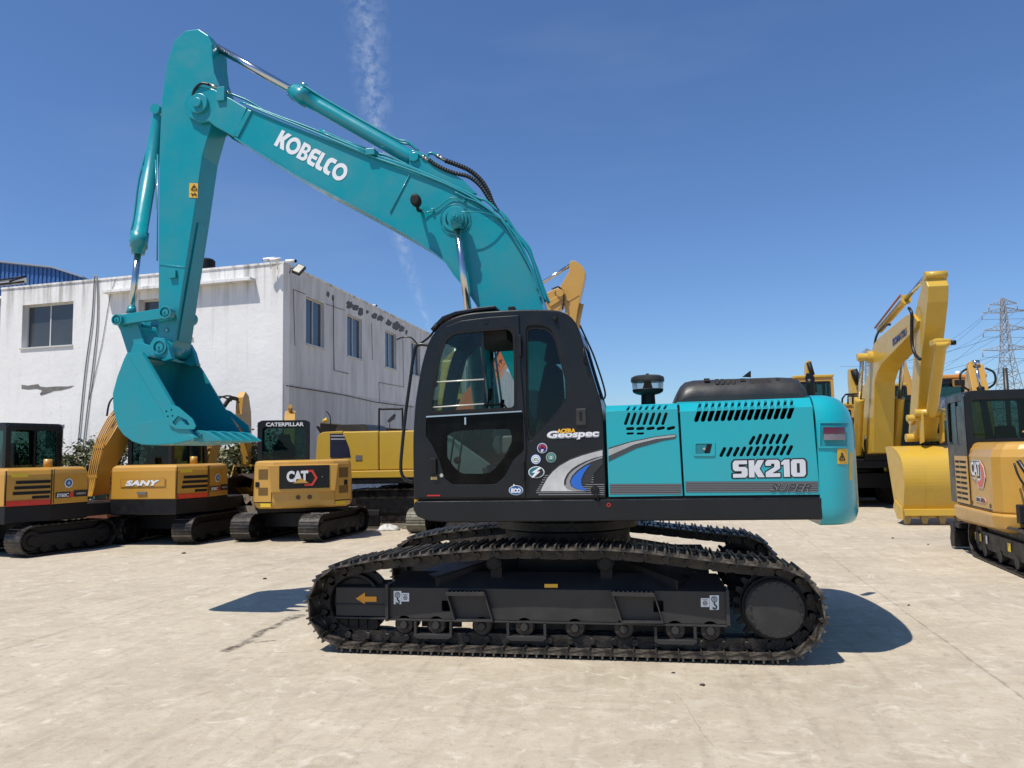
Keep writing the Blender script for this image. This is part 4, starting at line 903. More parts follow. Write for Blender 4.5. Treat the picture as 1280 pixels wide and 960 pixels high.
# far side tank box and platform
m = MB(); a = P(640, 560, 8.3).x; b_ = P(757, 560, YB).x; m.box((a, 8.2, zk+.01), (b_+.05, YR-.02, P(757, 512, YB).z)); m.build('fuel_tank', TEALD, ROOT, bevel=.02)
m = MB(); m.box((a-.62, 8.3, zk+.01), (a-.02, YR-.02, zk+.42)); m.build('tool_box', TEALD, ROOT, bevel=.02)
# work lamp
m = MB(); LY = 7.42; w = P(520.3, 251, LY); m.loft([[Vector((w.x, LY, w.z))+Vector((r*s*math.cos(t), 0, r*math.sin(t)))+Vector((0, y, 0)) for t in [2*math.pi*k/20 for k in range(20)]] for y, r, s in ((-.055, .040, .8), (-.05, .062, .8), (0, .066, .8), (.05, .055, .8), (.07, .03, .8))]); lampb = m.build('work_lamp', RUB, boom)
m = MB(); b0 = P(527, 263.5, BY0); m.tube(smoothpath([b0, b0+Vector((-.01, -.08, -.02)), Vector((w.x+.01, LY+.02, w.z-.075)), Vector((w.x, LY, w.z-.04))], 4), .018, 8); m.build('lamp_stalk', RUB, lampb)
m = MB(); m.tube(smoothpath([P(*C3(452, 405), BY0-.03), P(*C3(480, 408), BY0-.012), P(*C3(520, 390), BY0-.012), P(*C3(570, 352), BY0-.012), P(*C3(600, 345), BY0-.012), P(*C3(650, 360), BY0-.015), P(*C3(740, 400), BY0-.012), P(*C3(790, 430), BY0-.012)], 5), .006, 6); m.build('lamp_cable', TEAL, lampb)
for x, y in ((500, 402), (640, 355)):
    m = MB(); c_ = P(*C3(x, y), BY0-.012); m.box((c_.x-.012, c_.y-.01, c_.z-.02), (c_.x+.012, c_.y+.012, c_.z+.02)); m.build('cable_clip', TEAL, lampb, bevel=.002)
m = MB(); m.tube(smoothpath([P(*C3(600, 412), BY0-.13), P(*C3(660, 408), BY0-.13), P(*C3(730, 412), BY0-.10), P(*C3(790, 432), BY0-.05), P(*C3(820, 455), BY0-.02)], 5), .006, 6); m.build('grease_pipe', TEAL, boom)
# arm
AY0, AY1 = 7.64, 7.96
ap = [(200, 441), (198, 434), (198, 300), (199, 190), (202, 125), (208, 80), (218, 50), (232, 38), (248, 36), (260, 44), (265, 56), (265.5, 72), (268, 92), (274, 108), (273, 130), (264, 156), (253, 195), (242, 270), (228, 360), (218.5, 425), (214, 440), (207, 446)]
m = MB(); pa = poly_px(ap, AY0); m.prism(pa, AY0, AY1)
sidep = poly_px([(198, 300), (199, 190), (201, 140)], AY0)
m.box((0,0,0),(0.001,.001,.001)) if False else None
arm = m.build('arm', TEAL, ROOT, bevel=.010, seg=2)
m = MB()
m.prism(poly_px([(199, 330), (231.5, 333.5), (231.3, 335), (199, 331.5)], AY0), AY0-.006, AY0)
m.tube([P(*C2(322, 190), AY0), P(*C2(418, 205), AY0)], .006, 6)
w = P(*C2(375, 232), AY0); m.box((w.x-.04, AY0-.03, w.z-.05), (w.x+.04, AY0, w.z+.04)); m.build('arm_lug', TEAL, arm, bevel=.006)
# stiffener channel on the inner face
def slab(m, a, b_, c_, d_, th):   # thin plate from 4 world points
    n = (Vector(b_)-Vector(a)).cross(Vector(d_)-Vector(a)).normalized()*th
    v = [Vector(p) for p in (a, b_, c_, d_)]; m.add(v+[p+n for p in v], [(3,2,1,0),(4,5,6,7),(0,1,5,4),(1,2,6,5),(2,3,7,6),(3,0,4,7)])
ax = lambda py: P(242+(270-py)*.15 if py < 270 else 242-(py-270)*.152, py, AY0)
m = MB(); p0, p1 = ax(275), ax(425)
slab(m, (p0.x+.004, AY0+.09, p0.z), (p0.x+.004, AY1-.09, p0.z), (p1.x+.004, AY1-.05, p1.z), (p1.x+.004, AY0+.05, p1.z), -.012); m.build('arm_stiffener', TEAL, arm)
m = MB(); p = P(248, 195, AY0)
# warning label on the arm
def dec2(pts, mt, par, name, Y, lift, th=.002): return MB().prism(poly_px(pts, Y), Y-lift-th, Y-lift).build(name, mt, par)
wl = dec2([C1(441, 787), C1(481, 788), C1(479, 857), C1(439, 855)], YEL, arm, 'warning_label', AY0, .003)
m = MB()
for a, b_ in (((448, 818), (462, 793)), ((462, 793), (475, 818)), ((475, 818), (448, 818)), ((462, 801), (462, 811)), ((452, 846), (462, 836)), ((462, 836), (472, 840)), ((464, 830), (470, 848)), ((447, 835), (455, 838))):
    m.tube([P(*C1(*a), AY0-.008), P(*C1(*b_), AY0-.008)], .005, 5)
m.build('warning_symbol', BKD, wl)
m = MB(); w = P(*C2(345, 457), AY0); m.lathe([(.030, 0), (.030, -.012), (.018, -.012), (.016, 0)], (w.x, AY0, w.z), (0, 1, 0), 20); m.build('pin_boss', TEAL, arm)
m = MB(); m.lathe([(0, -.004), (.014, -.004), (.016, 0)], (w.x, AY0, w.z), (0, 1, 0), 12); m.build('grease_cap', STL, arm)
m = MB()
for x, y, Y in ((196, 196, AY0-.01), ):
    m.tube([P(197, 193, AY0+.03), P(196.5, 300, AY0+.03), P(196.5, 326, AY0+.03)], .009, 6); m.tube([P(194.5, 200, AY0+.08), P(196.2, 262, AY0+.06)], .009, 6)
m.build('arm_pipe', TEAL, arm)
# arm cylinder
a = P(258, 52, BC); g0 = P(364, 116, BC); foot = P(523, 203, BC); d = (foot-a).normalized(); g0 = a+d*(g0-a).dot(d)
m = MB(); m.tube([g0, g0+d*.02, g0+d*.05, g0+d*.051, g0+d*.22, g0+d*.221, g0+d*.40, foot-d*.12, foot], [.075, .088, .088, .096, .096, .080, .080, .080, .07], 28)
for k in range(10):
    an = 2*math.pi*k/10; u = Vector((0, 1, 0)); v = d.cross(u); o = g0+(u*math.cos(an)+v*math.sin(an))*.075; m.cyl(o-d*.012, o, .009, n=6)
ac = m.build('arm_cylinder', TEAL, ROOT)
m = MB(); m.tube([a+d*.04, g0+d*.01], .043, 24); m.build('rod', CHR, ac)
m = MB(); m.cyl(a-Vector((0,.07,0)), a+Vector((0,.07,0)), .075); m.tube([a, a+d*.10], [.06, .05], 16); m.cyl(a-Vector((0,.15,0)), a+Vector((0,.15,0)), .04); m.build('rod_eye', TEAL, ac)
up = Vector((-d.z, 0, d.x)); up = up if up.z > 0 else -up
m = MB()
for dy in (-.035, .045):
    o = up*.092+Vector((0, dy, 0)); m.tube(smoothpath([g0+d*.10+up*.12+Vector((0, dy, 0)), g0+d*.16+up*.105+Vector((0,dy,0)), g0+d*.5+o, foot-d*.4+o, foot-d*.22+up*.13+Vector((0,dy,0)), foot-d*.05+up*.10+Vector((0,dy,0))], 4), .013, 8)
m.build('pipe', TEAL, ac)
m = MB(); o = g0+d*.10+up*.10; m.cyl(o-Vector((0,.05,0)), o+Vector((0,.06,0)), .028, n=12); m.box(o-Vector((.03,.03,.04)), o+Vector((.03,.03,.03))); m.build('port_block', TEAL, ac, bevel=.004)
# bracket on the boom
m = MB(); fx = P(523, 203, BC)
br = [C3(400, 214), C3(398, 190), C3(408, 150), C3(432, 138), C3(462, 150), C3(520, 190), C3(560, 222), C3(640, 270), C3(700, 330), C3(640, 330), C3(520, 275)]
for y0, y1 in ((7.66, 7.70), (7.90, 7.94)): m.prism(poly_px(br, 7.68), y0, y1)
m.cyl((fx.x, 7.63, fx.z), (fx.x, 7.97, fx.z), .05); m.build('cylinder_bracket', TEAL, boom, bevel=.006)
# hoses over the knuckle of the boom: ribbed guards
def ribbed(pts, r, name, par):
    P_ = smoothpath(pts, 16); m = MB(); L_ = [0]
    for a_, b_ in zip(P_, P_[1:]): L_.append(L_[-1]+(b_-a_).length)
    n = int(L_[-1]/.010); out = []; rs = []; i = 0
    for k in range(n):
        s = k*L_[-1]/(n-1)
        while i < len(P_)-2 and L_[i+1] < s: i += 1
        out.append(P_[i].lerp(P_[i+1], min(1, (s-L_[i])/(L_[i+1]-L_[i]+1e-9)))); rs.append(r if k % 3 else r*.72)
    m.tube(out, rs, 10, smooth=False); return m.build(name, HOSE, par)
ribbed([P(*C3(x, y), 7.66) for x, y in ((482, 176), (520, 203), (590, 234), (660, 252), (710, 290), (745, 340), (775, 388), (792, 404))], .023, 'hydraulic_hose', boom)
ribbed([P(*C3(x, y), 7.80) for x, y in ((556, 180), (610, 200), (665, 225), (715, 268), (745, 315), (765, 365), (785, 400))], .027, 'hydraulic_hose', boom)
for a_, b_, Y in (((456, 162), (486, 182), 7.66), ((520, 158), (560, 182), 7.80), ((815, 448), (850, 486), 7.66)):
    m = MB(); m.tube([P(*C3(*a_), Y), P(*C3(*b_), Y)], .020 if Y > 7.7 else .018, 12); m.cyl(P(*C3(*a_), Y), P(*C3(*a_), Y)+(P(*C3(*b_), Y)-P(*C3(*a_), Y))*.3, .027, n=6); m.build('hose_coupling', STL if a_[0] < 800 else HOSE, boom)
m = MB(); m.tube(smoothpath([P(*C3(*q), 7.80) for q in ((478, 172), (482, 152), (500, 148), (522, 160))], 5), .017, 10)
m.tube(smoothpath([P(*C3(*q), 7.66) for q in ((405, 185), (402, 160), (412, 140), (435, 150), (458, 164))], 5), .015, 10)
m.tube(smoothpath([P(*C3(*q), 7.68) for q in ((405, 175), (420, 168), (440, 180), (445, 215), (462, 225), (478, 210), (470, 190))], 5), .012, 8); m.build('pipe_bend', TEAL, boom)
# pipes along the back of the boom
def pipe(pts, Y, r, par=boom, name='boom_pipe', f=C3): m = MB(); m.tube(smoothpath([P(*f(x, y), Y) for x, y in pts], 4), r, 8); return m.build(name, TEAL, par)
pipe([(785, 398), (815, 430), (850, 490), (900, 545), (930, 590), (950, 640), (975, 720), (1005, 810)], 7.66, .016)
pipe([(790, 402), (825, 432), (870, 500), (925, 565), (945, 620), (965, 670), (990, 745), (1018, 815)], 7.84, .018)
pipe([(0, 52), (220, 148), (400, 208), (600, 296), (700, 345), (740, 360), (790, 405)], 7.62, .014)
pipe([(0, 66), (220, 158), (400, 222), (560, 285), (690, 352), (780, 420), (835, 470), (880, 530), (920, 610), (950, 690), (985, 800)], 7.585, .012)
pipe([(600, 320), (650, 345), (700, 365), (760, 405), (810, 450), (855, 512), (900, 590), (940, 670), (968, 760)], 7.57, .008)
pipe([(0, 44), (120, 98), (215, 140), (300, 160), (400, 205)], 7.72, .014)
pipe([(680, 404), (790, 446), (880, 480), (1010, 528), (1280, 640)], 7.62, .013, f=C1); pipe([(700, 412), (790, 452), (1010, 540), (1280, 652)], 7.585, .012, f=C1)
pipe([(630, 365), (700, 392), (760, 425), (820, 462), (870, 478), (1280, 628)], 7.72, .013, f=C1)
for x, y in ((232, 150),):
    m = MB(); c_ = P(*C3(x, y), 7.62); m.box((c_.x-.05, 7.55, c_.z-.035), (c_.x+.05, 7.78, c_.z+.035)); m.build('pipe_clamp', TEAL, boom, bevel=.005)
m = MB(); c_ = P(*C1(597, 368), 7.60); m.box((c_.x-.055, 7.56, c_.z-.09), (c_.x+.04, 7.68, c_.z+.07)); m.build('pipe_clamp', TEAL, boom, bevel=.005)
m = MB(); m.tube([P(*C1(530, 322), 7.60), P(*C1(575, 340), 7.60)], .018, 10); m.tube([P(*C1(610, 355), 7.62), P(*C1(630, 364), 7.62)], .016, 10); m.build('hose_coupling', STL, boom)
m = MB(); m.tube(smoothpath([P(*C1(530, 322), 7.58), P(*C1(495, 318), 7.57), P(*C1(465, 345), 7.58), P(*C1(455, 380), 7.60)], 6), .015, 8); m.build('hydraulic_hose', HOSE, boom)
# bucket cylinder
a = P(197, 96, BC); g0 = P(175.5, 318, BC); j = P(164, 392, BC); d = (j-a).normalized(); g0 = a+d*(g0-a).dot(d)
a = P(200, 140, BC)
m = MB(); m.tube([a, a+d*.1, g0-d*.26, g0-d*.259, g0-d*.07, g0-d*.069, g0], [.07, .078, .078, .095, .095, .078, .07], 28); m.cyl(a-Vector((0,.10,0)), a+Vector((0,.10,0)), .06)
bc = m.build('bucket_cylinder', TEAL, ROOT)
m = MB(); m.tube([g0-d*.01, j-d*.03], .036, 24); m.build('rod', CHR, bc)
m = MB(); jj = P(150, 401, 7.66); m.tube([j-d*.08, j], [.045, .06], 16); m.build('rod_eye', TEAL, bc)
m = MB(); o = Vector((-.09, 0, 0)); m.tube(smoothpath([a+d*.35+o, g0-d*.9+o, g0-d*.45+o*1.1, g0-d*.28+o*1.3, g0-d*.17+o*1.1], 4), .012, 8); m.cyl(g0-d*.17+o*1.3, g0-d*.17+o*.6, .022, n=10); w_ = P(184, 211, BC); m.box(w_+Vector((-.05,-.03,-.03)), w_+Vector((.02,.03,.03))); m.build('pipe', TEAL, bc)
# linkage
LP, LA, BP, LB = (147.5, 400), (208.5, 391), (200, 434), (171, 437)
def bar(m, p, q, r0, r1, Y, y0, y1):
    a_ = Vector(XZ(*p, Y)); b_ = Vector(XZ(*q, Y)); d_ = (b_-a_).normalized(); n_ = Vector((-d_.y, d_.x)); pts = []
    t0_ = math.atan2(n_.y, n_.x)
    for k in range(9): t = t0_+math.pi*k/8; pts.append((a_.x+math.cos(t)*r0, a_.y+math.sin(t)*r0))
    for k in range(9): t = t0_+math.pi+math.pi*k/8; pts.append((b_.x+math.cos(t)*r1, b_.y+math.sin(t)*r1))
    m.prism(pts, y0, y1)
for y0, y1 in ((7.545, 7.60), (7.975, 8.0)):
    m = MB(); bar(m, LP, LA, .055, .06, 7.55, y0, y1); m.build('guide_link', TEAL, ROOT, bevel=.006)
m = MB()
pl = [(141, 397), (150, 392), (158, 400), (172, 404), (184, 440), (172, 447), (159, 441), (150, 413)]
for y0, y1 in ((7.61, 7.66), (7.93, 7.98)): m.prism(poly_px(pl, 7.61), y0, y1)
m.prism(poly_px([(158, 410), (172, 408), (180, 434), (164, 436)], 7.61), 7.66, 7.93); m.build('bucket_link', TEAL, ROOT, bevel=.006)
for c_, r0, y0, y1, Yc in ((LP, .062, 7.52, 8.05, 7.53), (LA, .072, 7.51, 8.01, 7.53), (BP, .085, 7.53, 8.07, 7.53)):
    m = MB(); w = P(*c_, Yc); m.lathe([(0, y0-.012), (r0*.5, y0-.012), (r0*.55, y0), (r0*.78, y0+.001), (r0*.8, y0-.02), (r0, y0-.018), (r0, y0+.07)], (w.x, 0, w.z), (0, 1, 0), 32); m.lathe([(r0, y1-.06), (r0, y1), (0, y1)], (w.x, 0, w.z), (0, 1, 0), 28); m.cyl((w.x, y0, w.z), (w.x, y1, w.z), r0*.5, n=16)
    m.cyl((w.x-.01, y0-.03, w.z), (w.x-.01, y0-.01, w.z), .012, n=6); m.build('linkage_pin', TEAL, ROOT)
# bucket
KY0, KY1 = 7.29, 8.31
sp = [(159, 441), (178, 440), (186, 452), (220, 511), (240, 541), (248, 547), (238, 551), (219, 555), (196, 556.5), (178, 556), (166, 552), (155, 544), (147, 532), (142, 512), (141, 492), (147, 470), (155, 449)]
spw = poly_px(sp, KY0); bk = MB()
for y0, y1 in ((KY0, KY0+.03), (KY1-.03, KY1)): bk.prism(spw, y0, y1)
shell = smooth2(poly_px([(184, 443), (172, 440.5), (159, 441), (155, 449), (147, 470), (141, 492), (142, 512), (147, 532), (155, 544), (166, 552), (178, 556), (196, 556.5), (219, 554), (246, 548)], KY0), 4)
def thick(pts, th):
    n = len(pts); o = []
    for i, p in enumerate(pts):
        a_ = Vector(pts[max(0, i-1)]); b_ = Vector(pts[min(n-1, i+1)]); d_ = (b_-a_).normalized(); o.append((p[0]-d_.y*th, p[1]+d_.x*th))
    return o
inn = thick(shell, .022)
for i in range(len(shell)-1): bk.prism([shell[i], shell[i+1], inn[i+1], inn[i]], KY0+.028, KY1-.028, smooth=False)
bucket = bk.build('bucket', TEAL, ROOT, bevel=.0)
m = MB()
m.prism(poly_px([(147.5, 533.5), (208, 523), (226, 551), (219, 554), (196, 556), (178, 555.5), (166, 551.5), (155, 543.5)], KY0), KY0-.007, KY0)
m.prism(poly_px([(160, 442), (178, 441), (219, 511), (240, 541), (247, 547), (226, 552)], KY0), KY0-.010, KY0); m.build('wear_plate', TEAL, bucket, bevel=.003)
cut_o = [C2(338, 768), C2(372, 756), C2(395, 762), C2(455, 812), C2(469, 840), C2(462, 854), C2(392, 852), C2(362, 836), C2(342, 795)]
m = MB(); m.plate(roundp(poly_px(cut_o, KY0), .01, 3),
            [roundp(poly_px([C2(375, 826), C2(398, 800), C2(432, 816), C2(445, 836), C2(385, 838)], KY0), .01, 3)]+[circle(*XZ(*C2(a_, b_), KY0), .010, 10) for a_, b_ in ((352, 782), (372, 776), (358, 802), (376, 800))], KY0-.028, KY0-.011, bevel=.002)
m.build('side_cutter', TEAL, bucket)
m = MB(); m.prism(poly_px([(214, 505), (222, 508), (247, 528), (250, 538), (244, 541)], KY0), KY1+.001, KY1+.02); m.build('side_cutter', TEAL, bucket, bevel=.003)
m = MB(); lipw = poly_px([(212, 556), (238, 550.5), (244, 548.5), (244, 545.5), (238, 544), (216, 549)], KY0); m.prism(lipw, KY0-.015, KY1+.006); m.build('lip', TEAL, bucket, bevel=.004)
tooth = None
for k in range(5):
    yk = KY0+.09+k*(KY1-KY0-.18)/4
    if tooth is None:
        p = [Vector(XZ(x, y, KY0)) for x, y in ((236, 541.5), (244, 537.5), (252, 538.5), (271, 549.5), (268, 551), (246, 553), (236, 551))]
        m = MB(); f0 = [(v.x, v.y) for v in p]
        c_ = len(f0); hw = [.05, .05, .042, .016, .016, .042, .05]
        m.add([(x, yk-h, z) for (x, z), h in zip(f0, hw)]+[(x, yk+h, z) for (x, z), h in zip(f0, hw)], [tuple(range(c_)), tuple(range(2*c_-1, c_-1, -1))]+[(i, c_+i, c_+(i+1) % c_, (i+1) % c_) for i in range(c_)])
        e = XZ(247, 544, KY0); m.cyl((e[0], yk-.066, e[1]), (e[0], yk+.066, e[1]), .022, n=14)
        tooth = m.build('tooth', TEAL, bucket, bevel=.006)
    else:
        o = tooth.copy(); COL.objects.link(o); o.parent = bucket; o.location = tooth.location+Vector((0, yk-(KY0+.09), 0)); ORG[o.name] = ORG[tooth.name]
for y0, y1 in ((7.53, 7.60), (8.0, 8.07)):
    m = MB(); m.prism(poly_px([(163, 446), (168, 430), (176, 428), (188, 432), (194, 422), (206, 423), (212, 434), (216, 449), (206, 452), (190, 446)], 7.55), y0, y1); m.build('bucket_ear', TEAL, bucket, bevel=.006)
m = MB(); q0 = XZ(213, 432, 7.7); m.cyl((P(200, 434, 7.55).x, 7.6, P(200, 434, 7.55).z), (P(200, 434, 7.55).x, 8.0, P(200, 434, 7.55).z), .095, n=28); m.build('arm_end_boss', TEAL, arm)
# ================================================================ machines behind
def xfb(m, R): return m.xf(R) if R is not None else m
def seg_loop(L_, h, drop=0, n=8):       # closed belt path in (y, z)
    r = h/2; p = []
    for k in range(n+1): a = rad(-90-180*k/n); p.append((-L_/2+r+r*math.cos(a), r+r*math.sin(a)))
    for k in range(n+1): a = rad(90-180*k/n); p.append((L_/2-r+r*math.cos(a), r+r*math.sin(a)))
    return p
def undercarriage(root, L_, g, w, h, shoe=TRK, frame=DRK, pitch_=.13, blade=None, paint=None, dec=None):
    for s in (-1, 1):
        cen_, pt = resample(seg_loop(L_, h), pitch_); m = MB(); n = len(cen_)
        for i in range(n):
            a, b = cen_[i], cen_[(i+1) % n]; c = (a+b)/2; t = (b-a).normalized(); nn = Vector((-t.y, t.x))
            if (c+nn*.05-Vector((0, h/2))).length < (c-Vector((0, h/2))).length and abs(c.x) > L_/2-h/2: nn = -nn
            if abs(c.x) <= L_/2-h/2: nn = Vector((0, 1 if c.y > h/2 else -1))
            def pt3(u, v): q = c+t*u+nn*v; return (q.x, q.y)
            x0, x1 = s*g/2-w/2, s*g/2+w/2
            m.prism([pt3(-pt*.48, -.035), pt3(pt*.48, -.035), pt3(pt*.48, -.015), pt3(pt*.12, -.012), pt3(pt*.06, .0), pt3(-pt*.06, .0), pt3(-pt*.12, -.012), pt3(-pt*.48, -.015)], x0, x1, 'x')
        bo = m.build('crawler_belt', shoe, root)
        m = MB(); m.prism([(y, z) for y, z in [(p[0]*.985, h/2+(p[1]-h/2)*.80) for p in seg_loop(L_-.1, h)]], s*g/2-w*.2, s*g/2+w*.2, 'x'); m.build('belt_shade_fill', frame, bo)  # dark fill inside the belt, puts its side's black shade into colour
        m = MB(); r = h/2
        m.prism([(-L_/2+r*1.1, h*.28), (L_/2-r*1.1, h*.28), (L_/2-r*1.3, h*.70), (-L_/2+r*1.3, h*.70)], s*g/2-w*.36, s*g/2+w*.36, 'x')
        fo = m.build('track_frame', frame, root, bevel=.01)
        for y in (-L_/2+r, L_/2-r):
            m = MB(); m.lathe([(0, -w*.40), (r*.3, -w*.40), (r*.36, -w*.34), (r*.62, -w*.34), (r*.68, -w*.28), (r*.68, w*.28), (r*.62, w*.34), (r*.36, w*.34), (r*.3, w*.40), (0, w*.40)], (s*g/2, y, r), (1, 0, 0), 24); m.build('end_wheel', frame, root)
        for k in range(4):
            y = -L_/2+r*1.9+(L_-r*3.8)*k/3; m = MB(); m.cyl((s*g/2-w*.38, y, h*.24), (s*g/2+w*.38, y, h*.24), h*.14, n=14); m.build('track_roller', frame, root)
    m = MB(); m.box((-g/2, -L_*.22, h*.45), (g/2, L_*.22, h*.95)); m.lathe([(0, h*.9), (g*.28, h*.9), (g*.28, h+.12), (0, h+.12)], (0, 0, 0), (0, 0, 1), 28); m.build('car_body', frame, root, bevel=.01)
    if blade:
        y = blade; sg = 1 if y > 0 else -1; W_ = g+w
        m = MB(); m.prism([(y, .06), (y+sg*.05, .03), (y+sg*.09, .12), (y+sg*.06, .25), (y+sg*.09, .40), (y+sg*.03, .42), (y, .3)], -W_/2, W_/2, 'x')
        for sx in (-.28, .28): m.box((sx-.05, y, .16), (sx+.05, sg*(L_/2-h*1.0), .28))
        m.build('dozer_blade', frame, root, bevel=.008)
def cabbox(root, x0, x1, y0, y1, z0, z1, R=None, frame=BLK, gl=GLD, roof=None, rear=(0.13, .55), seat=True, text=None, seatx=0, th=.06, wz=.45, sidebar=True):
    # four rounded frames with panes; y0 is the rear
    W_, D_, H_ = x1-x0, y1-y0, z1-z0; m = MB()
    def fr(a0, a1, lo): return roundp([(a0, lo), (a1, lo), (a1, z1), (a0, z1)], [.02, .02, .12, .12], 5)
    rw = roundp([(x0+.09, z0+H_*rear[0]+.05), (x1-.09, z0+H_*rear[0]+.05), (x1-.09, z1-.14), (x0+.09, z1-.14)], .07, 4)
    fw = roundp([(x0+.07, z0+.3), (x1-.07, z0+.3), (x1-.07, z1-.12), (x0+.07, z1-.12)], .06, 4)
    m.plate(fr(x0, x1, z0), [rw], y0, y0+th, 'y', .008); m.plate(fr(x0, x1, z0), [fw], y1-th, y1, 'y', .008)
    sw = roundp([(y0+.10, z0+wz), (y1-.10, z0+wz), (y1-.14, z1-.14), (y0+.10, z1-.14)], .06, 4)
    for xa, xb in ((x0-.004, x0+th-.004), (x1-th+.004, x1+.004)): m.plate(roundp([(y0+.008, z0), (y1-.008, z0), (y1-.008, z1-.03), (y0+.008, z1-.03)], [.01, .01, .08, .08], 4), [sw], xa, xb, 'x', .008)
    m.box((x0+.07, y0+.03, z1-.035), (x1-.07, y1-.03, z1-.002)); m.box((x0+.03, y0+.03, z0), (x1-.03, y1-.03, z0+.04))
    c = xfb(m, R).build('cab', frame, root)
    for ax, rng_, poly, nm in (('y', (y0+.02, y0+.026), rw, 'rear_window'), ('y', (y1-.026, y1-.02), fw, 'windscreen'), ('x', (x0+.02, x0+.026), sw, 'side_window'), ('x', (x1-.026, x1-.02), sw, 'side_window')):
        m = MB(); m.prism([(p[0], p[1]) for p in poly], rng_[0], rng_[1], ax); xfb(m, R).build(nm, gl, c)
    if sidebar:
        m = MB(); ym = (y0+y1)/2; m.box((x1-.05, ym-.02, z0+wz), (x1-.004, ym+.02, z1-.12)); m.box((x0+.004, ym-.02, z0+wz), (x0+.05, ym+.02, z1-.12)); xfb(m, R).build('window_post', frame, c)
    if roof:
        m = MB(); m.plate(roundp([(x0-.03, y0-.04), (x1+.03, y0-.04), (x1+.03, y1+.06), (x0-.03, y1+.06)], .1, 4), [], z1-.01, z1+.09, 'z', .025); xfb(m, R).build('cab_roof', roof, c)
    if seat:
        sx = (x0+x1)/2+seatx; sy = y0+D_*.42
        m = MB(); m.box((sx-.25, sy-.2, z0+.25), (sx+.25, sy+.28, z0+.42)); m.plate(roundp([(sx-.24, z0+.4), (sx+.24, z0+.4), (sx+.22, z0+.92), (sx+.13, z0+1.0), (sx+.12, z0+1.16), (sx-.12, z0+1.16), (sx-.13, z0+1.0), (sx-.22, z0+.92)], .05, 3), [], sy-.22, sy-.08, 'y', .02)
        for s in (-1, 1): m.box((sx+s*.33-.06, sy-.1, z0+.3), (sx+s*.33+.06, sy+.35, z0+.5))
        m.box((sx-.2, sy-.1, z0), (sx+.2, sy+.2, z0+.25)); xfb(m, R).build('operator_seat', SEAT, c, bevel=.02)
    if text:
        put(text_geo(text, .03, 0, .002), R @ Vector((x0+.16, y0-.002, z1-.125)) if R is not None else (x0+.16, y0, z1-.125), R @ Vector((x1-.12, y0-.002, z1-.125)) if R is not None else (x1-.12, y0, z1-.125), R @ Vector((x0+.16, y0-.002, z1-.045)) if R is not None else (x0+.16, y0, z1-.045), 'lettering', WHT, c)
    return c
def house_loft(root, plan_, zs, mt, name='body_shell', R=None, par=None, bevel=0):
    rings = []
    cx = sum(p[0] for p in plan_)/len(plan_); cy = sum(p[1] for p in plan_)/len(plan_)
    for z, ins in zs:
        r = []
        for x, y in plan_:
            d = Vector((x-cx, y-cy)); l = d.length; k = (l-ins)/l; r.append((cx+d.x*k, cy+d.y*k, z))
        rings.append(r)
    ar = sum(p[0]*q[1]-q[0]*p[1] for p, q in zip(plan_, plan_[1:]+plan_[:1]))
    if ar < 0: rings = [r[::-1] for r in rings]
    m = MB(); m.loft(rings, smooth=False); return xfb(m, R).build(name, mt, par or root, bevel=bevel)
def facet(root, a, b, z0, z1, mt, name, R=None, off=.004, th=.004, u0=0, u1=1, par=None, slant=0):   # thin plate on the vertical face a->b (plan), outward to the right of a->b
    a, b = Vector(a), Vector(b); d = (b-a); n = Vector((d.y, -d.x)).normalized(); p, q = a+d*u0, a+d*u1
    m = MB(); v = []
    for o in (off, off+th):
        for w, z in ((p, z0), (q, z0), (q+d*slant, z1), (p+d*slant, z1)): v.append((w.x+n.x*o, w.y+n.y*o, z))
    m.add(v, [(3,2,1,0), (4,5,6,7), (0,1,5,4), (1,2,6,5), (2,3,7,6), (3,0,4,7)]); return xfb(m, R).build(name, mt, par or root)
def ftext(root, body, a, b, z0, z1, u0, u1, mt, R=None, off=.010, bold=.04, shear=0, par=None, geo=None, name='lettering'):
    a, b = Vector(a), Vector(b); d = b-a; n = Vector((d.y, -d.x)).normalized(); p, q = a+d*u0, a+d*u1
    f = lambda w, z: (R @ Vector((w.x+n.x*off, w.y+n.y*off, z))) if R is not None else Vector((w.x+n.x*off, w.y+n.y*off, z))
    return put(geo or text_geo(body, bold, shear, .002), f(p, z0), f(q, z0), f(p, z1), name, mt, par or root, lift=0)
def yz(pts, x0, x1, m=None, dx=0): m = m or MB(); m.prism(pts, x0, x1, 'x'); return m
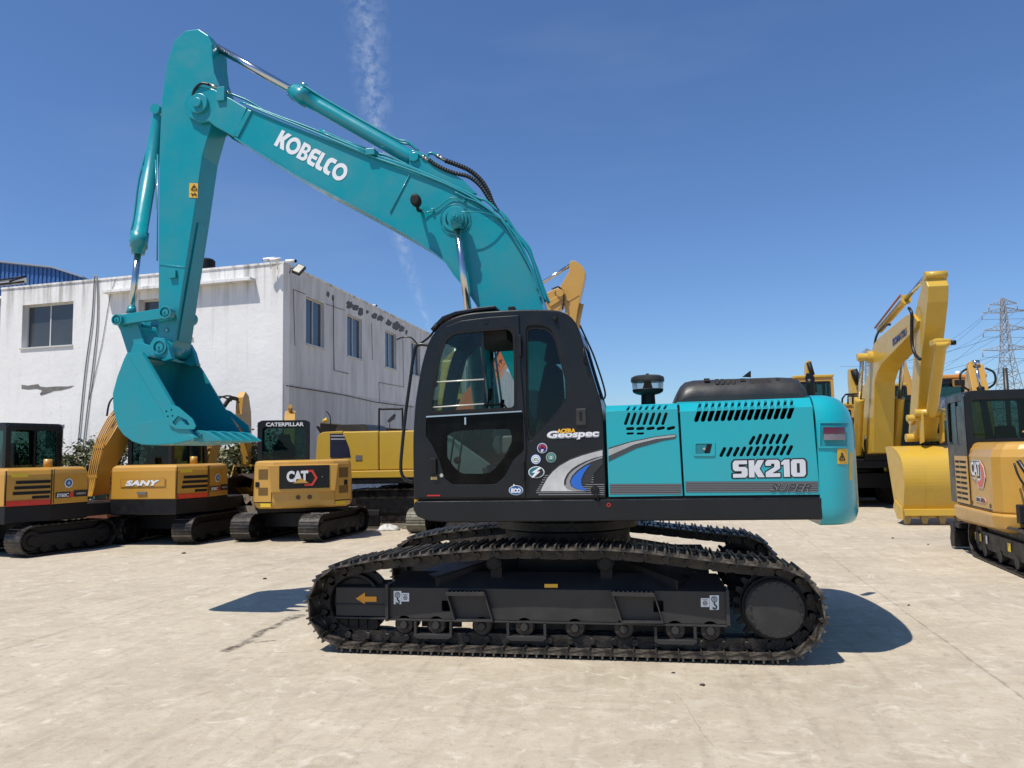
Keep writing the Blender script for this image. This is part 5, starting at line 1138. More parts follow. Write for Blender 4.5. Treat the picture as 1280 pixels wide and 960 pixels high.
# boom group in the local (y, z) plane of a machine
def digging_arm(root, paint, xc, w, boom_poly, arm_poly, cyls=[], bucket_poly=None, bw=.6, R=None, text=None, hoses=True, rod=CHR, teeth=5):
    m = yz(boom_poly, xc-w/2, xc+w/2); bo = xfb(m, R).build('boom', paint, root, bevel=.012)
    m = yz(arm_poly, xc-w*.36, xc+w*.36); ao = xfb(m, R).build('arm', paint, root, bevel=.01)
    for nm, a, b, f, r, xs in cyls:
        for x in xs:
            A, B_ = Vector((xc+x, *a)), Vector((xc+x, *b)); M_ = A.lerp(B_, f); m = MB(); m.tube([A, A.lerp(B_, f*.97), M_], [r, r, r*1.15], 14); co = xfb(m, R).build(nm, paint if nm != 'black_cylinder' else RUB, root)
            m = MB(); m.tube([M_, B_], r*.5, 12); m.cyl(B_-Vector((r*.9, 0, 0)), B_+Vector((r*.9, 0, 0)), r*.95, n=14); xfb(m, R).build('rod', rod, co)
    if bucket_poly:
        m = MB(); o, i_ = bucket_poly; n = len(o)
        for k in range(n-1): m.prism([o[k], o[k+1], i_[k+1], i_[k]], xc-bw/2+.02, xc+bw/2-.02, 'x')
        for s in (-1, 1): m.prism(o, xc+s*bw/2-.02*(1+s)/2*1-(.0 if s > 0 else 0), xc+s*bw/2+.02*(1-s)/2, 'x')
        b = xfb(m, R).build('bucket', paint, root)
        e, d = Vector(o[-1]), (Vector(o[-1])-Vector(o[-2])).normalized(); nn = Vector((-d.y, d.x))
        for k in range(teeth):
            x = xc-bw/2+.06+(bw-.12)*k/(teeth-1); m = MB(); p = [e-d*.08-nn*.035, e+d*.02-nn*.03, e+d*.14, e+d*.02+nn*.03, e-d*.08+nn*.035]; m.prism([(q.x, q.y) for q in p], x-.04, x+.04, 'x'); xfb(m, R).build('tooth', paint, b, bevel=.004)
    return bo, ao
WARN = mat('warning_decal', (.72,.50,.03), .45); REFL = mat('red_reflector', (.62,.035,.02), .3, coat=.4)
# ---------------------------------------------------------------- two ochre mini diggers at the left
def ochre(loc, rz_, label, hr=0, short=False, arm=True, L_=2.45, cabx=(-.93, .08, -.55, .75), boomdx=.25):
    root = thing('mini_excavator', label, 'mini excavator', loc, rad(rz_), 'mini excavators in the row by the white building', local=True)
    undercarriage(root, L_, 1.5, .42, .56, blade=L_*.71)
    for ch in root.children: ch.location.y -= (2.45-L_)/2
    R = Matrix.Rotation(rad(hr), 4, 'Z')
    pl = [(-.97, .1), (-.97, -.66), (-.72, -1.33), (.72, -1.33), (.97, -.66), (.97, .1)]
    house_loft(root, pl, [(.60, .04), (.62, .01), (.895, .01), (.90, .02)], DRK, 'skirt', R)
    body = house_loft(root, pl, [(.903, 0), (1.45, .01), (1.53, .04), (1.565, .10), (1.57, .16)], SYEL, 'body_shell', R, bevel=.015)
    m = MB(); m.box((-.92, .1, .62), (.92, 1.05, .86)); m.xf(R).build('platform', DRK, root, bevel=.02)
    A, B_, C_, D_ = pl[1], pl[2], pl[3], pl[4]; E = pl[5]
    # rear door outline, maker's name plate
    for u in (.012, .985): facet(root, B_, C_, .905, 1.52, DRK, 'door_gap', R, .002, .003, u, u+.006, body)
    facet(root, B_, C_, 1.14, 1.30, mat('ochre_recess', (.40,.21,.03), .45), 'name_recess', R, .004, .004, .16, .84, body)
    facet(root, B_, C_, 1.15, 1.29, SYEL, 'name_panel', R, .008, .004, .18, .82, body)
    ftext(root, 'SANY', B_, C_, 1.165, 1.275, .24, .76, WHT, R, .016, .06, .25, body); ftext(root, 'SANY', B_, C_, 1.155, 1.270, .245, .765, GREY, R, .014, .07, .25, body, name='lettering_shadow')
    facet(root, B_, C_, 1.00, 1.05, GRD, 'rear_latch', R, .004, .02, .42, .56, body)
    facet(root, B_, C_, 1.42, 1.50, WARN, 'warning_label', R, .004, .002, -.0 if False else .0, .0001, body)
    for a, b in ((C_, D_), (A, B_)):
        facet(root, a, b, .905, 1.0, REFL, 'red_reflector', R, .006, .006, .02, .98, body, 0)
        facet(root, a, b, 1.41, 1.48, WARN, 'warning_label', R, .004, .002, .12, .48, body)
        for k in range(3): facet(root, a, b, 1.29-k*.095, 1.345-k*.095, RUB, 'vent_slot', R, .003, .003, .22-k*.03, .98, body, .0)
    facet(root, C_, D_, .905, .99, REFL, 'red_reflector', R, .007, .006, .02, .99, body)
    facet(root, C_, D_, 1.02, 1.07, RUB, 'vent_slot', R, .003, .003, .58, .97, body)
    facet(root, D_, E, .91, 1.54, DRK, 'door_gap', R, .002, .002, .06, .075, body)
    for u in (.0, 1.0): facet(root, C_, D_, .91, 1.53, DRK, 'door_gap', R, .002, .002, u-.005, u+.02, body, slant=.0)
    # round emblem and model number
    a = Vector(D_).lerp(Vector(E), .45); m = MB(); 
    m.plate([(p[0], p[1]) for p in circle(a.y, 1.27, .085, 24)], [], .974, .980, 'x'); em = m.xf(R).build('round_emblem', WHT, body)
    m = MB(); m.plate(circle(a.y, 1.27, .066, 20), [], .980, .984, 'x'); m.xf(R).build('emblem_field', mat('emblem_blue', (.02,.13,.32), .4), em)
    m = MB(); m.plate([(a.y-.03, 1.25), (a.y+.0, 1.31), (a.y+.03, 1.25), (a.y+.01, 1.26), (a.y, 1.23), (a.y-.01, 1.26)], [], .984, .987, 'x'); m.xf(R).build('emblem_print', PALE, em)
    ftext(root, 'SY60C', D_, E, 1.02, 1.09, .14, .46, WHT, R, .012, .04, .1, body)
    facet(root, D_, E, 1.005, 1.11, BKD, 'model_plate', R, .004, .004, .12, .50, body); facet(root, D_, E, 1.005, 1.10, REFL, 'model_plate', R, .006, .004, .46, .56, body, .04); facet(root, D_, E, 1.01, 1.13, BKD, 'model_plate', R, .004, .004, .60, .98, body)
    ftext(root, 'GREEN', D_, E, 1.05, 1.085, .66, .92, SIL, R, .012, .03, 0, body)
    m = MB(); m.tube([(.45, -.35, 1.56), (.45, -.35, 1.72)], [.075, .07], 16); m.xf(R).build('exhaust_stack', SYEL, root)
    cabbox(root, *cabx, .88, 2.42, R)
    # swing boom
    if arm:
        bx = boomdx
        bp = [(.75, .95), (1.25, 1.0), (1.35, 1.6), (1.7, 2.2), (2.3, 2.55), (3.5, 2.62), (3.6, 2.75), (3.5, 2.92), (2.2, 2.92), (1.45, 2.6), (1.0, 1.9)]
        ap_ = [(3.35, 2.9), (3.6, 3.15), (3.85, 3.1), (3.9, 2.7), (3.75, 1.9), (3.62, 1.5), (3.48, 1.5), (3.45, 2.2)]
        o = [(3.5, 1.5), (3.85, 1.45), (4.0, 1.15), (3.85, .85), (3.5, .75), (3.2, .9)]; i_ = [(3.5, 1.45), (3.8, 1.41), (3.95, 1.15), (3.82, .89), (3.5, .79), (3.22, .93)]
        if short:
            bx = -.15; bp = [(.75, .95), (1.25, 1.0), (1.3, 1.6), (1.55, 2.1), (1.95, 2.35), (2.6, 2.5), (2.7, 2.65), (2.55, 2.75), (1.9, 2.7), (1.35, 2.4), (1.0, 1.8)]
            ap_ = [(2.45, 2.7), (2.5, 3.15), (2.62, 3.3), (2.78, 3.2), (2.9, 2.8), (2.95, 2.0), (2.9, 1.5), (2.78, 1.5), (2.7, 2.1)]; o = [(2.8, 1.5), (3.15, 1.45), (3.3, 1.15), (3.15, .85), (2.8, .75), (2.5, .9)]; i_ = [(2.8, 1.45), (3.1, 1.41), (3.25, 1.15), (3.12, .89), (2.8, .79), (2.52, .93)]
        bo, ao = digging_arm(root, SYEL, bx, .26, bp, ap_, [] if short else [('black_cylinder', (.95, 1.15), (1.95, 2.35), .62, .06, (0,)), ('arm_cylinder', (2.0, 3.05), (3.55, 3.12), .6, .05, (0,)), ('bucket_cylinder', (3.85, 2.95), (3.95, 1.9), .6, .045, (0,))], (o, i_), .62, R)
        for k in range(5):
            x = bx-.11+k*.055; m = MB(); m.tube(smoothpath([(x, .78, 1.0), (x, .93, 1.75), (x, 1.1, 2.25), (x, 1.5, 2.78 if not short else 2.55), (x, 1.95 if short else 2.3, 2.74 if short else 3.02)], 4), .014, 6); m.xf(R).build('boom_pipe', SYEL, bo)
        for z, y in ((1.35, .86), (1.95, 1.0)): m = MB(); m.box((bx-.15, y-.02, z-.03), (bx+.15, y+.03, z+.03)); m.xf(R).build('pipe_clamp', SYEL, bo)
        m = MB(); m.tube(smoothpath([(bx-.05, 1.2, 2.6), (bx-.05, 1.3, 2.95), (bx-.05, 1.7, 3.12), (bx-.05, 2.2, 3.05)], 5), .02, 8); m.tube(smoothpath([(bx+.04, 1.3, 2.7), (bx+.04, 1.5, 3.05), (bx+.04, 2.0, 3.15), (bx+.04, 2.4, 3.02)], 5), .02, 8); m.xf(R).build('hydraulic_hose', HOSE, bo)
        if short:
            m = MB(); m.tube(smoothpath([(bx-.06, 2.55, 3.1), (bx-.12, 2.3, 3.12), (bx-.06, 1.9, 2.9)], 5), .05, 8); m.xf(R).build('arm_cylinder', RUB, root); return root
        m = MB(); m.plate([(2.0, 2.60), (3.3, 2.66), (3.3, 2.88), (2.15, 2.86)], [], bx+.131, bx+.134, 'x'); bd = m.xf(R).build('name_plate', BKD, bo)
        for q, zz_ in ((2.3, 2.66),): put(text_geo('SANY', .06, .2, .002), R @ Vector((bx+.137, q, zz_)), R @ Vector((bx+.137, q+.75, zz_+.03)), R @ Vector((bx+.137, q-.01, zz_+.16)), 'lettering', WHT, bd)
    return root
g1 = G(30, 694); ochre((-11.5, 13.2, 0), -12, 'ochre mini excavator cut by the far left edge, nearest of the row', cabx=(-.95, -.15, -.75, .40), boomdx=.15, L_=2.0)
ochre((-9.75, 14.95, 0), 0, 'ochre mini excavator directly below the teal bucket, white lettering on its rear door', short=True)
# ---------------------------------------------------------------- mini digger with angular rear
def caterp(loc, rz_, hr):
    root = thing('mini_excavator', 'yellow mini excavator with black logo panel on its rear and lettering over its cab window', 'mini excavator', loc, rad(rz_), 'mini excavators in the row by the white building', local=True)
    undercarriage(root, 2.4, 1.5, .42, .56, blade=1.7); R = Matrix.Rotation(rad(hr), 4, 'Z')
    pl = [(-.97, .15), (-.97, -.65), (-.93, -.86), (-.60, -1.04), (-.3, -1.09), (.3, -1.09), (.60, -1.04), (.93, -.86), (.97, -.65), (.97, .15)]
    body = house_loft(root, pl, [(.66, .10), (.70, .03), (.80, 0), (1.50, .02), (1.585, .04), (1.60, .09), (1.61, .2)], CYEL, 'body_shell', R, bevel=.02)
    m = MB(); m.box((-.9, -.6, .56), (.9, 1.0, .70)); m.xf(R).build('platform', DRK, root, bevel=.02)
    m = MB(); m.prism([(-.62, .98), (-.68, 1.52), (.68, 1.52), (.62, .98)], -1.13, -1.05, 'y'); xfb(m, R).build('rear_panel', CYEL, body, bevel=.02)
    m = MB(); m.prism([(-.46, 1.05), (-.46, 1.50), (.50, 1.50), (.50, 1.05)], -1.142, -1.131, 'y'); pn = xfb(m, R).build('logo_panel', mat('logo_black', (.006,.006,.007), .25, spec=.4), body, bevel=.004)
    T = lambda x, y, z: R @ Vector((x, y, z))
    m = MB(); m.plate([(.02, 1.10), (.18, 1.10), (.27, 1.25), (.18, 1.41), (.05, 1.41), (.05, 1.37), (.155, 1.37), (.22, 1.25), (.155, 1.14), (.02, 1.14)], [], -1.150, -1.144, 'y'); m.xf(R).build('red_hexagon', REFL, pn)
    put(text_geo('CAT', .05, 0, .004, .92), T(-.32, -1.15, 1.18), T(.09, -1.15, 1.18), T(-.32, -1.15, 1.40), 'lettering', WHT, pn)
    m = MB(); m.plate([(-.20, 1.155), (.10, 1.155), (-.05, 1.255)], [], -1.16, -1.155, 'y'); m.xf(R).build('triangle_mark', CYEL, pn)
    m = MB(); m.plate(circle(.36, 1.27, .012, 12), [], -1.148, -1.143, 'y'); m.xf(R).build('panel_lock', STL, pn)
    for s in (-1, 1):
        A, B_ = ((.60, -1.04), (.93, -.86)) if s > 0 else ((-.93, -.86), (-.60, -1.04))
        fp = facet(root, A, B_, .80, 1.49, CYEL, 'grille_door', R, .006, .012, .02, .98, body)
        mt = mat('grille_mesh', (.16,.085,.012), .6, bump=.6, bscale=120)
        facet(root, A, B_, 1.24, 1.44, mt, 'mesh_grille', R, .019, .003, .25, .8, body); facet(root, A, B_, .93, 1.08, mt, 'mesh_grille', R, .019, .003, .25, .8, body); facet(root, A, B_, 1.09, 1.19, RUB, 'door_catch', R, .02, .01, .08 if s < 0 else .55, .3 if s < 0 else .75, body)
        facet(root, A, B_, .78, .80, DRK, 'door_gap', R, .004, .003, 0, 1, body)
    for x in (-.72, .66): m = MB(); m.plate([(x-.02 if x > 0 else x, .73), (x+.2, .73), (x+.2, .81), (x-.02 if x > 0 else x, .81)], [], -1.035 if abs(x) < .7 else -1.01, -1.03+.04, 'y'); 
    for u, v in ((.35, .95), (.05, .65)):
        A, B_ = ((-.93, -.86), (-.60, -1.04)) if u == .35 else ((.60, -1.04), (.93, -.86)); facet(root, A, B_, .70, .775, WARN, 'warning_label', R, .004, .003, u, v, body)
    for x in (-.10, .12):
        m = MB(); m.plate(circle(x, .875, .045, 20), [], -1.099, -1.085, 'y'); m.xf(R).build('tie_down_hole', mat('hole_dark', (.10,.055,.01), .6), body)
    cabbox(root, -.90, .12, -.62, .72, .98, 2.42, R, text='CATERPILLAR')
    bp = [(.8, .95), (1.2, 1.0), (1.35, 1.7), (1.8, 2.3), (2.3, 2.5), (3.0, 2.2), (3.15, 2.35), (2.4, 2.78), (1.7, 2.66), (1.05, 1.9)]
    ap_ = [(2.85, 2.25), (3.0, 2.55), (3.3, 2.5), (3.4, 1.9), (3.3, 1.1), (3.15, 1.1), (3.0, 1.9)]
    digging_arm(root, CYEL, -.32, .24, bp, ap_, [('black_cylinder', (.95, 1.15), (1.9, 2.4), .6, .06, (0,)), ('arm_cylinder', (1.8, 2.85), (3.05, 2.6), .6, .05, (0,))], None, .6, R)
    return root
caterp((-7.22, 15.35, 0), -4, 29)
# ---------------------------------------------------------------- light-tracked yellow mini peeping out left of the main cab
def peeping(loc):
    root = thing('mini_excavator', 'yellow mini excavator with pale dusty tracks, half hidden behind the teal excavator cab', 'mini excavator', loc, rad(-2), 'mini excavators in the row by the white building', local=True)
    undercarriage(root, 2.3, 1.45, .42, .52, shoe=mat('dusty_track', (.16,.15,.11), .6, 0, (.07,.06,.05), .8, 10))
    pl = [(-.9, .1), (-.9, -.7), (-.78, -1.0), (-.5, -1.12), (.5, -1.12), (.78, -1.0), (.9, -.7), (.9, .1)]
    body = house_loft(root, pl, [(.58, .04), (.60, 0), (.90, 0), (.92, .03)], KYEL, 'body_shell', None, bevel=.02)
    facet(root, (-.78, -1.0), (-.5, -1.12), .72, .86, REFL, 'rear_lamp', None, .004, .01, .1, .7, body)
    m = MB(); m.box((-.74, -.95, .92), (.74, .1, 1.45)); m.build('engine_frame', DRK, root, bevel=.03)
    for k in range(6): m = MB(); m.tube(smoothpath([(-.6+k*.12, -.9, .95), (-.62+k*.12, -1.0, 1.15), (-.5+k*.1, -.9, 1.42)], 4), .02, 6); m.build('hydraulic_hose', HOSE, root)
    cabbox(root, -.66, .3, -.85, .6, 1.42, 2.30, None, roof=KYEL, wz=.12, rear=(.02, .5), seat=False)
    m = MB(); m.tube(smoothpath([(-.78, -.6, 1.45), (-.80, -.62, 2.6), (-.70, -.62, 2.72), (-.25, -.6, 2.72)], 5), .02, 8); m.build('mirror_rail', RUB, root)
    m = MB(); m.tube([(-.45, -.9, 2.3), (-.47, -.9, 2.52)], .012, 8); m.prism([(-.52, 2.5), (-.40, 2.56), (-.33, 2.68), (-.40, 2.72), (-.52, 2.6)], -.93, -.89, 'y'); m.build('rear_mirror', GREY, root)
    bp = [(.7, .9), (1.0, .95), (1.1, 1.8), (1.25, 2.8), (1.5, 3.6), (2.2, 4.05), (2.2, 4.3), (1.3, 3.95), (.95, 3.0), (.75, 1.8)]
    ap_ = [(2.05, 4.05), (2.25, 4.4), (2.5, 4.3), (2.6, 3.2), (2.5, 2.2), (2.35, 2.2), (2.3, 3.2)]
    digging_arm(root, KYEL, -.72, .26, bp, ap_, [('boom_cylinder', (.95, 1.1), (1.5, 2.6), .6, .06, (0,))])
peeping((-4.15, 16.9, 0))
# ---------------------------------------------------------------- the mini digger at the right edge
def rightmini():
    root = thing('mini_excavator', 'yellow mini excavator at the right edge with slatted side grille and logo plate', 'mini excavator', (5.60, 11.67, 0), rad(-5), None, local=True)
    undercarriage(root, 3.0, 1.56, .42, .60)
    for ch in root.children: ch.location.y -= .42
    m = MB(); m.prism([(1.78, .05), (1.98, .02), (2.02, .16), (1.96, .30), (2.0, .42), (1.80, .45), (1.74, .3)], -1.0, 1.0, 'x'); m.box((-.99, 1.5, .36), (-.55, 1.8, .44)); m.box((-.35, .9, .15), (-.2, 1.8, .3)); m.box((.2, .9, .15), (.35, 1.8, .3)); m.build('dozer_blade', DRK, root, bevel=.008)
    x0 = -1.10
    pl = [(x0, 1.30), (x0, -.42), (x0+.07, -.62), (x0+.22, -.76), (x0+.5, -.88), (.7, -.88), (.98, -.6), (1.0, .3), (.3, 1.0)]
    skirt = house_loft(root, pl, [(.50, .16), (.56, .03), (.73, .0), (.755, .03)], CYEL, 'skirt', None, bevel=.02)
    pl2 = [(x0+.04, 1.22), (x0+.04, -.40), (x0+.10, -.58), (x0+.25, -.70), (x0+.5, -.80), (.7, -.80), (.9, -.6), (.9, .3), (.3, 1.0)]
    body = house_loft(root, pl2, [(.757, 0), (1.50, .01), (1.60, .05), (1.68, .12), (1.70, .20)], CYEL, 'body_shell', None, bevel=.025)
    A, B_ = pl2[0], pl2[1]
    gp = facet(root, A, B_, .80, 1.50, CYEL, 'grille_door', None, .004, .010, .02, .40, body)
    for c in (0, 1):
        for r in range(8):
            z = 1.42-r*.078; facet(root, A, B_, z-.022, z+.012, RUB, 'grille_slot', None, .0135, .003, .04+c*.145, .165+c*.20, body)
    facet(root, A, B_, .78, 1.56, DRK, 'door_gap', None, .003, .003, .43, .437, body)
    facet(root, A, B_, .775, .79, DRK, 'door_gap', None, .003, .003, .02, .97, body)
    gq = lambda u, z: (A[0]+(B_[0]-A[0])*u, A[1]+(B_[1]-A[1])*u, z)
    def sidepoly(pts, mt, nm, off, par): m = MB(); m.prism([(A[1]+(B_[1]-A[1])*u, z) for u, z in pts], A[0]-off-.003, A[0]-off, 'x'); return m.build(nm, mt, par)
    lg = sidepoly([(.48, 1.20), (.50, 1.45), (.74, 1.45), (.83, 1.36), (.86, 1.22), (.78, 1.06), (.66, 1.06), (.62, 1.16)], WHT, 'logo_plate', .003, body)
    sidepoly([(.485, 1.21), (.505, 1.44), (.735, 1.44), (.735, 1.20)], BKD, 'logo_field', .0065, lg)
    sidepoly([(.745, 1.43), (.82, 1.35), (.845, 1.22), (.77, 1.075), (.67, 1.075), (.64, 1.15), (.70, 1.16), (.76, 1.20)], REFL, 'red_hexagon', .0065, lg)
    sidepoly([(.57, 1.19), (.68, 1.19), (.625, 1.25)], CYEL, 'triangle_mark', .0135, lg)
    V3 = lambda u, z: Vector((A[0]-.0105, A[1]+(B_[1]-A[1])*u, z))
    put(text_geo('CAT', .03, 0, .002, 1.0), V3(.495, 1.225), V3(.735, 1.225), V3(.495, 1.43), 'lettering', WHT, lg, lift=0)
    md = sidepoly([(.57, .86), (.57, .93), (.80, .93), (.84, .89), (.82, .86)], WHT, 'model_plate', .003, body)
    sidepoly([(.70, .863), (.71, .927), (.795, .925), (.83, .89), (.81, .863)], REFL, 'model_field', .0065, md)
    put(text_geo('305.5E2', .035, 0, .002), V3(.58, .87), V3(.81, .87), V3(.58, .922), 'lettering', BKD, md, lift=0)
    for u in (.45, .93): sidepoly([(u+.02*math.cos(t), .84+.03*math.sin(t)) for t in [k*math.pi/5 for k in range(10)]], mat('hole_dark', (.10,.055,.01), .6), 'tie_down_hole', .003, body)
    # cooler guard, black valve box and cylinder at the back
    q0, q1 = (x0+.25, -.70), (x0+.5, -.80)
    m = MB(); m.box((x0+.30, -.845, .80), (.65, -.81, 1.52)); m.build('rear_door', CYEL, body, bevel=.012)
    for z in (1.04, 1.20): facet(root, (x0+.34, -.846), (.6, -.846), z, z+.05, CYEL, 'guard_bar', None, .01, .02, 0, 1, body)
    for u in (.12, .30): facet(root, (x0+.34, -.846), (.6, -.846), .84, 1.48, DRK, 'door_gap', None, .002, .003, u, u+.008, body)
    m = MB(); m.box((x0+.16, -.98, .66), (x0+.75, -.83, .90)); m.build('valve_box', DRK, root, bevel=.015)
    for k in range(3): m = MB(); m.tube(smoothpath([(x0+.40+k*.08, -.99, .72), (x0+.44+k*.08, -1.01, .78), (x0+.40+k*.08, -.99, .84)], 4), .014, 6); m.build('valve_hose', HOSE, root)
    m = MB(); m.tube([(x0+.22, -.86, 1.46), (x0+.50, -.94, .86)], .028, 10); m.tube(smoothpath([(x0+.18, -.84, 1.42), (x0+.22, -.92, 1.2), (x0+.42, -.95, .9)], 5), .014, 8); m.build('hydraulic_hose', HOSE, root)
    m = MB(); m.box((x0+.30, -.90, 1.36), (x0+.38, -.85, 1.52)); m.build('hose_bracket', STL, root, bevel=.006)
    m = MB(); m.tube([(x0+.62, -.55, 1.69), (x0+.62, -.55, 1.82), (x0+.40, -.55, 1.83)], .012, 8); m.build('bonnet_stay', CYEL, root)
    m = MB(); m.lathe([(.09, 1.695), (.10, 1.71), (.08, 1.73), (0, 1.735)], (x0+.72, -.5, 0), (0, 0, 1), 20); m.build('filler_cap', CYEL, root)
    facet(root, (x0+.34, -.80), (x0+.6, -.80), 1.60, 1.66, WHT, 'service_label', None, .004, .003, .2, .8, body)
    c = cabbox(root, x0+.04, .02, .55, 1.55, .78, 2.46, None, rear=(.55, .5), wz=.9, th=.07, seat=True, seatx=.05, gl=GLD)
    m = MB(); m.box((x0+.045, .62, .95), (x0+.055, 1.0, 2.25)); m.build('side_panel', BLK, c)
    m = MB(); m.box((x0+.05, 1.0, 2.0), (x0+.20, 1.02, 2.3)) if False else None
    # boom end standing up beyond the cab
    bp = [(1.7, .9), (2.0, 1.0), (2.2, 2.0), (2.35, 2.95), (2.25, 3.0), (1.95, 2.2)]; ap_ = [(2.2, 2.8), (2.3, 3.06), (2.45, 3.02), (2.9, 2.0), (3.0, 1.2), (2.85, 1.2), (2.6, 2.0)]
    bo, ao = digging_arm(root, CYEL, -.38, .24, bp, ap_, [('black_cylinder', (1.75, 1.6), (2.25, 3.02), .7, .055, (0,))])
    for s in (-1, 1):
        m = MB(); m.tube(smoothpath([(-.38+s*.08, 2.3, 2.55), (-.38+s*.24, 2.2, 2.66), (-.38+s*.25, 2.2, 2.84), (-.38+s*.14, 2.25, 2.93)], 6), .018, 8); m.build('hydraulic_hose', HOSE, bo)
    # marks on the track frame
    for y, w_, mt in ((.80, .10, WARN), (.62, .07, WARN), (.36, .06, WHT), (-.55, .10, WARN)):
        m = MB(); m.box((-.78-.16-.004, y, .26), (-.78-.16+.001, y+w_, .26+.11)); m.build('frame_label', mt, root)
rightmini()
# ---------------------------------------------------------------- the big yellow digger facing the camera, bucket on the ground
def komatsu():
    root = thing('tracked_excavator', 'big yellow excavator facing the camera, its bucket resting on the ground', 'excavator', (5.95, 23.6, 0))
    XL, XR = 5.72, 6.22
    ub = Matrix.Translation((5.95, 23.6, 0))
    def U(m, nm, mt, par=None, **k): return m.build(nm, mt, par or root, **k)
    for s in (-1, 1):
        cen_, pt = resample(seg_loop(4.0, .88), .19); m = MB(); n = len(cen_); xc_ = 5.95+s*1.1
        for i in range(n):
            a, b = cen_[i], cen_[(i+1) % n]; c = (a+b)/2; t = (b-a).normalized(); nn = (c-Vector((max(-1.5, min(1.5, c.x)), .44))).normalized()
            f = lambda u, v: (c.x+t.x*u+nn.x*v+23.6, c.y+t.y*u+nn.y*v)
            m.prism([f(-pt*.48, -.05), f(pt*.48, -.05), f(pt*.48, -.02), f(.02, -.02), f(.015, 0), f(-.015, 0), f(-.02, -.02), f(-pt*.48, -.02)], xc_-.3, xc_+.3, 'x')
        m.prism([(p[0]*.97+23.6, .44+(p[1]-.44)*.86) for p in seg_loop(4.0, .88)], xc_-.24, xc_+.24, 'x'); U(m, 'crawler_belt', TRK); m = MB(); m.box((xc_-.27, 22.1, .25), (xc_+.2, 25.1, .6)); U(m, 'track_frame', DRK, bevel=.01)
    m = MB(); m.box((5.1, 22.9, .5), (6.8, 24.3, .9)); m.cyl((5.95, 23.6, .85), (5.95, 23.6, 1.08), .6); U(m, 'car_body', DRK)
    m = MB(); m.box((4.62, 22.1, 1.07), (7.28, 26.2, 1.28)); U(m, 'upper_frame', DRK, bevel=.02)
    m = MB(); m.box((4.64, 22.15, 1.29), (5.30, 24.0, 1.72)); U(m, 'tool_box', KYEL, bevel=.03)
    m = MB(); m.box((4.64, 23.1, 1.73), (5.35, 26.1, 2.28)); U(m, 'tank_cover', KYEL, bevel=.04)
    m = MB(); m.prism([(25.3, 1.29), (26.4, 1.29), (26.5, 1.8), (26.3, 2.38), (25.3, 2.42)], 4.62, 7.28, 'x'); U(m, 'counterweight', KYEL, bevel=.08)
    m = MB(); m.box((4.8, 24.0, 2.29), (7.0, 25.6, 2.50)); U(m, 'engine_hood', DRK, bevel=.05)
    m = MB()
    for p in ([(4.72, 22.3, 1.72), (4.72, 22.3, 2.6), (4.72, 23.1, 2.95), (4.72, 23.6, 2.95), (4.72, 23.6, 2.3)], [(5.25, 22.4, 1.72), (5.25, 22.4, 2.62), (5.25, 23.2, 2.95)], [(4.72, 23.1, 2.95), (5.25, 23.2, 2.95)], [(4.72, 22.6, 2.65), (5.25, 22.7, 2.66)]): m.tube(p, .02, 8)
    U(m, 'handrail', DRK)
    cabbox(root, 0, 0, 0, 0, 0, 0) if False else None
    c = cabbox_w(root, 6.32, 7.26, 22.1, 23.75, 1.30, 3.0)
    # boom: side outline on its left flank, from foot to tip
    def yzp(pts, X): return [(PX(a, b, X).y, PX(a, b, X).z) for a, b in pts]
    bt_ = [(1140, 392.5), (1132.5, 393.8), (1098.8, 421.9), (1092, 430), (1088.8, 440), (1085, 468), (1077, 488), (1074.5, 520), (1076, 556), (1082, 568), (1091, 566), (1092, 520), (1093, 478), (1096.5, 465.5), (1102.8, 454), (1135.6, 420), (1143, 412), (1147, 401)]
    m = MB(); m.prism(yzp(bt_, XL), XL, XR, 'x'); bo = U(m, 'boom', KYEL, bevel=.012)
    a, b, c_ = PX(1116, 432.8, XL), PX(1133, 417.5, XL), PX(1115.6, 422.5, XL)
    def wp(px, py): p = PX(px, py, XL); return Vector((XL-.004, p.y, p.z))
    put(text_geo('KOMATSU', .05, 0, .002), wp(1116.3, 433), wp(1133.6, 418.5), wp(1115.8, 424), 'lettering', mat('decal_navy', (.02,.03,.12), .4), bo, lift=.004)
    m = MB(); q = PX(1090, 446, XL); m.cyl((XL-.36, q.y, q.z), (XR+.36, q.y, q.z), .10, n=20); m.cyl((XL-.12, q.y, q.z), (XR+.12, q.y, q.z), .15, n=20); U(m, 'cylinder_pin', KYEL, bo)
    for X in (XL-.24, XR+.24):
        A = Vector((X, q.y, q.z)); F_ = Vector((X, 22.05, 1.45)); M_ = A.lerp(F_, .42); m = MB(); m.tube([F_, M_.lerp(F_, .05), M_], [.115, .115, .13], 18); co = U(m, 'boom_cylinder', KYEL); m = MB(); m.tube([M_, A], .052, 14); U(m, 'rod', CHR, co)
    # valve and hoses between the cylinders
    for k in range(6):
        m = MB(); x = XL+.0+k*.09; m.tube(smoothpath([(x, 22.05, 1.3), (x-.05, 21.95, 1.7), (x+.03, 22.1, 2.0), (x, 22.3, 2.2)], 4), .025, 6); U(m, 'hydraulic_hose', HOSE)
    m = MB(); m.box((XL-.05, 22.0, 1.28), (XR+.05, 22.15, 1.5)); U(m, 'valve_block', DRK, bevel=.01)
    # arm
    XA, XB = XL+.05, XL+.45
    ar_ = [(1158, 352.5), (1160, 358), (1159.4, 378), (1155.5, 415), (1150, 460), (1146.5, 521), (1144, 546), (1138, 549), (1135.5, 540), (1137.5, 510), (1141.5, 450), (1144, 389), (1151.5, 360), (1153.5, 345), (1156, 342)]
    m = MB(); m.prism(yzp(ar_, XA), XA, XB, 'x'); ao = U(m, 'arm', KYEL, bevel=.015)
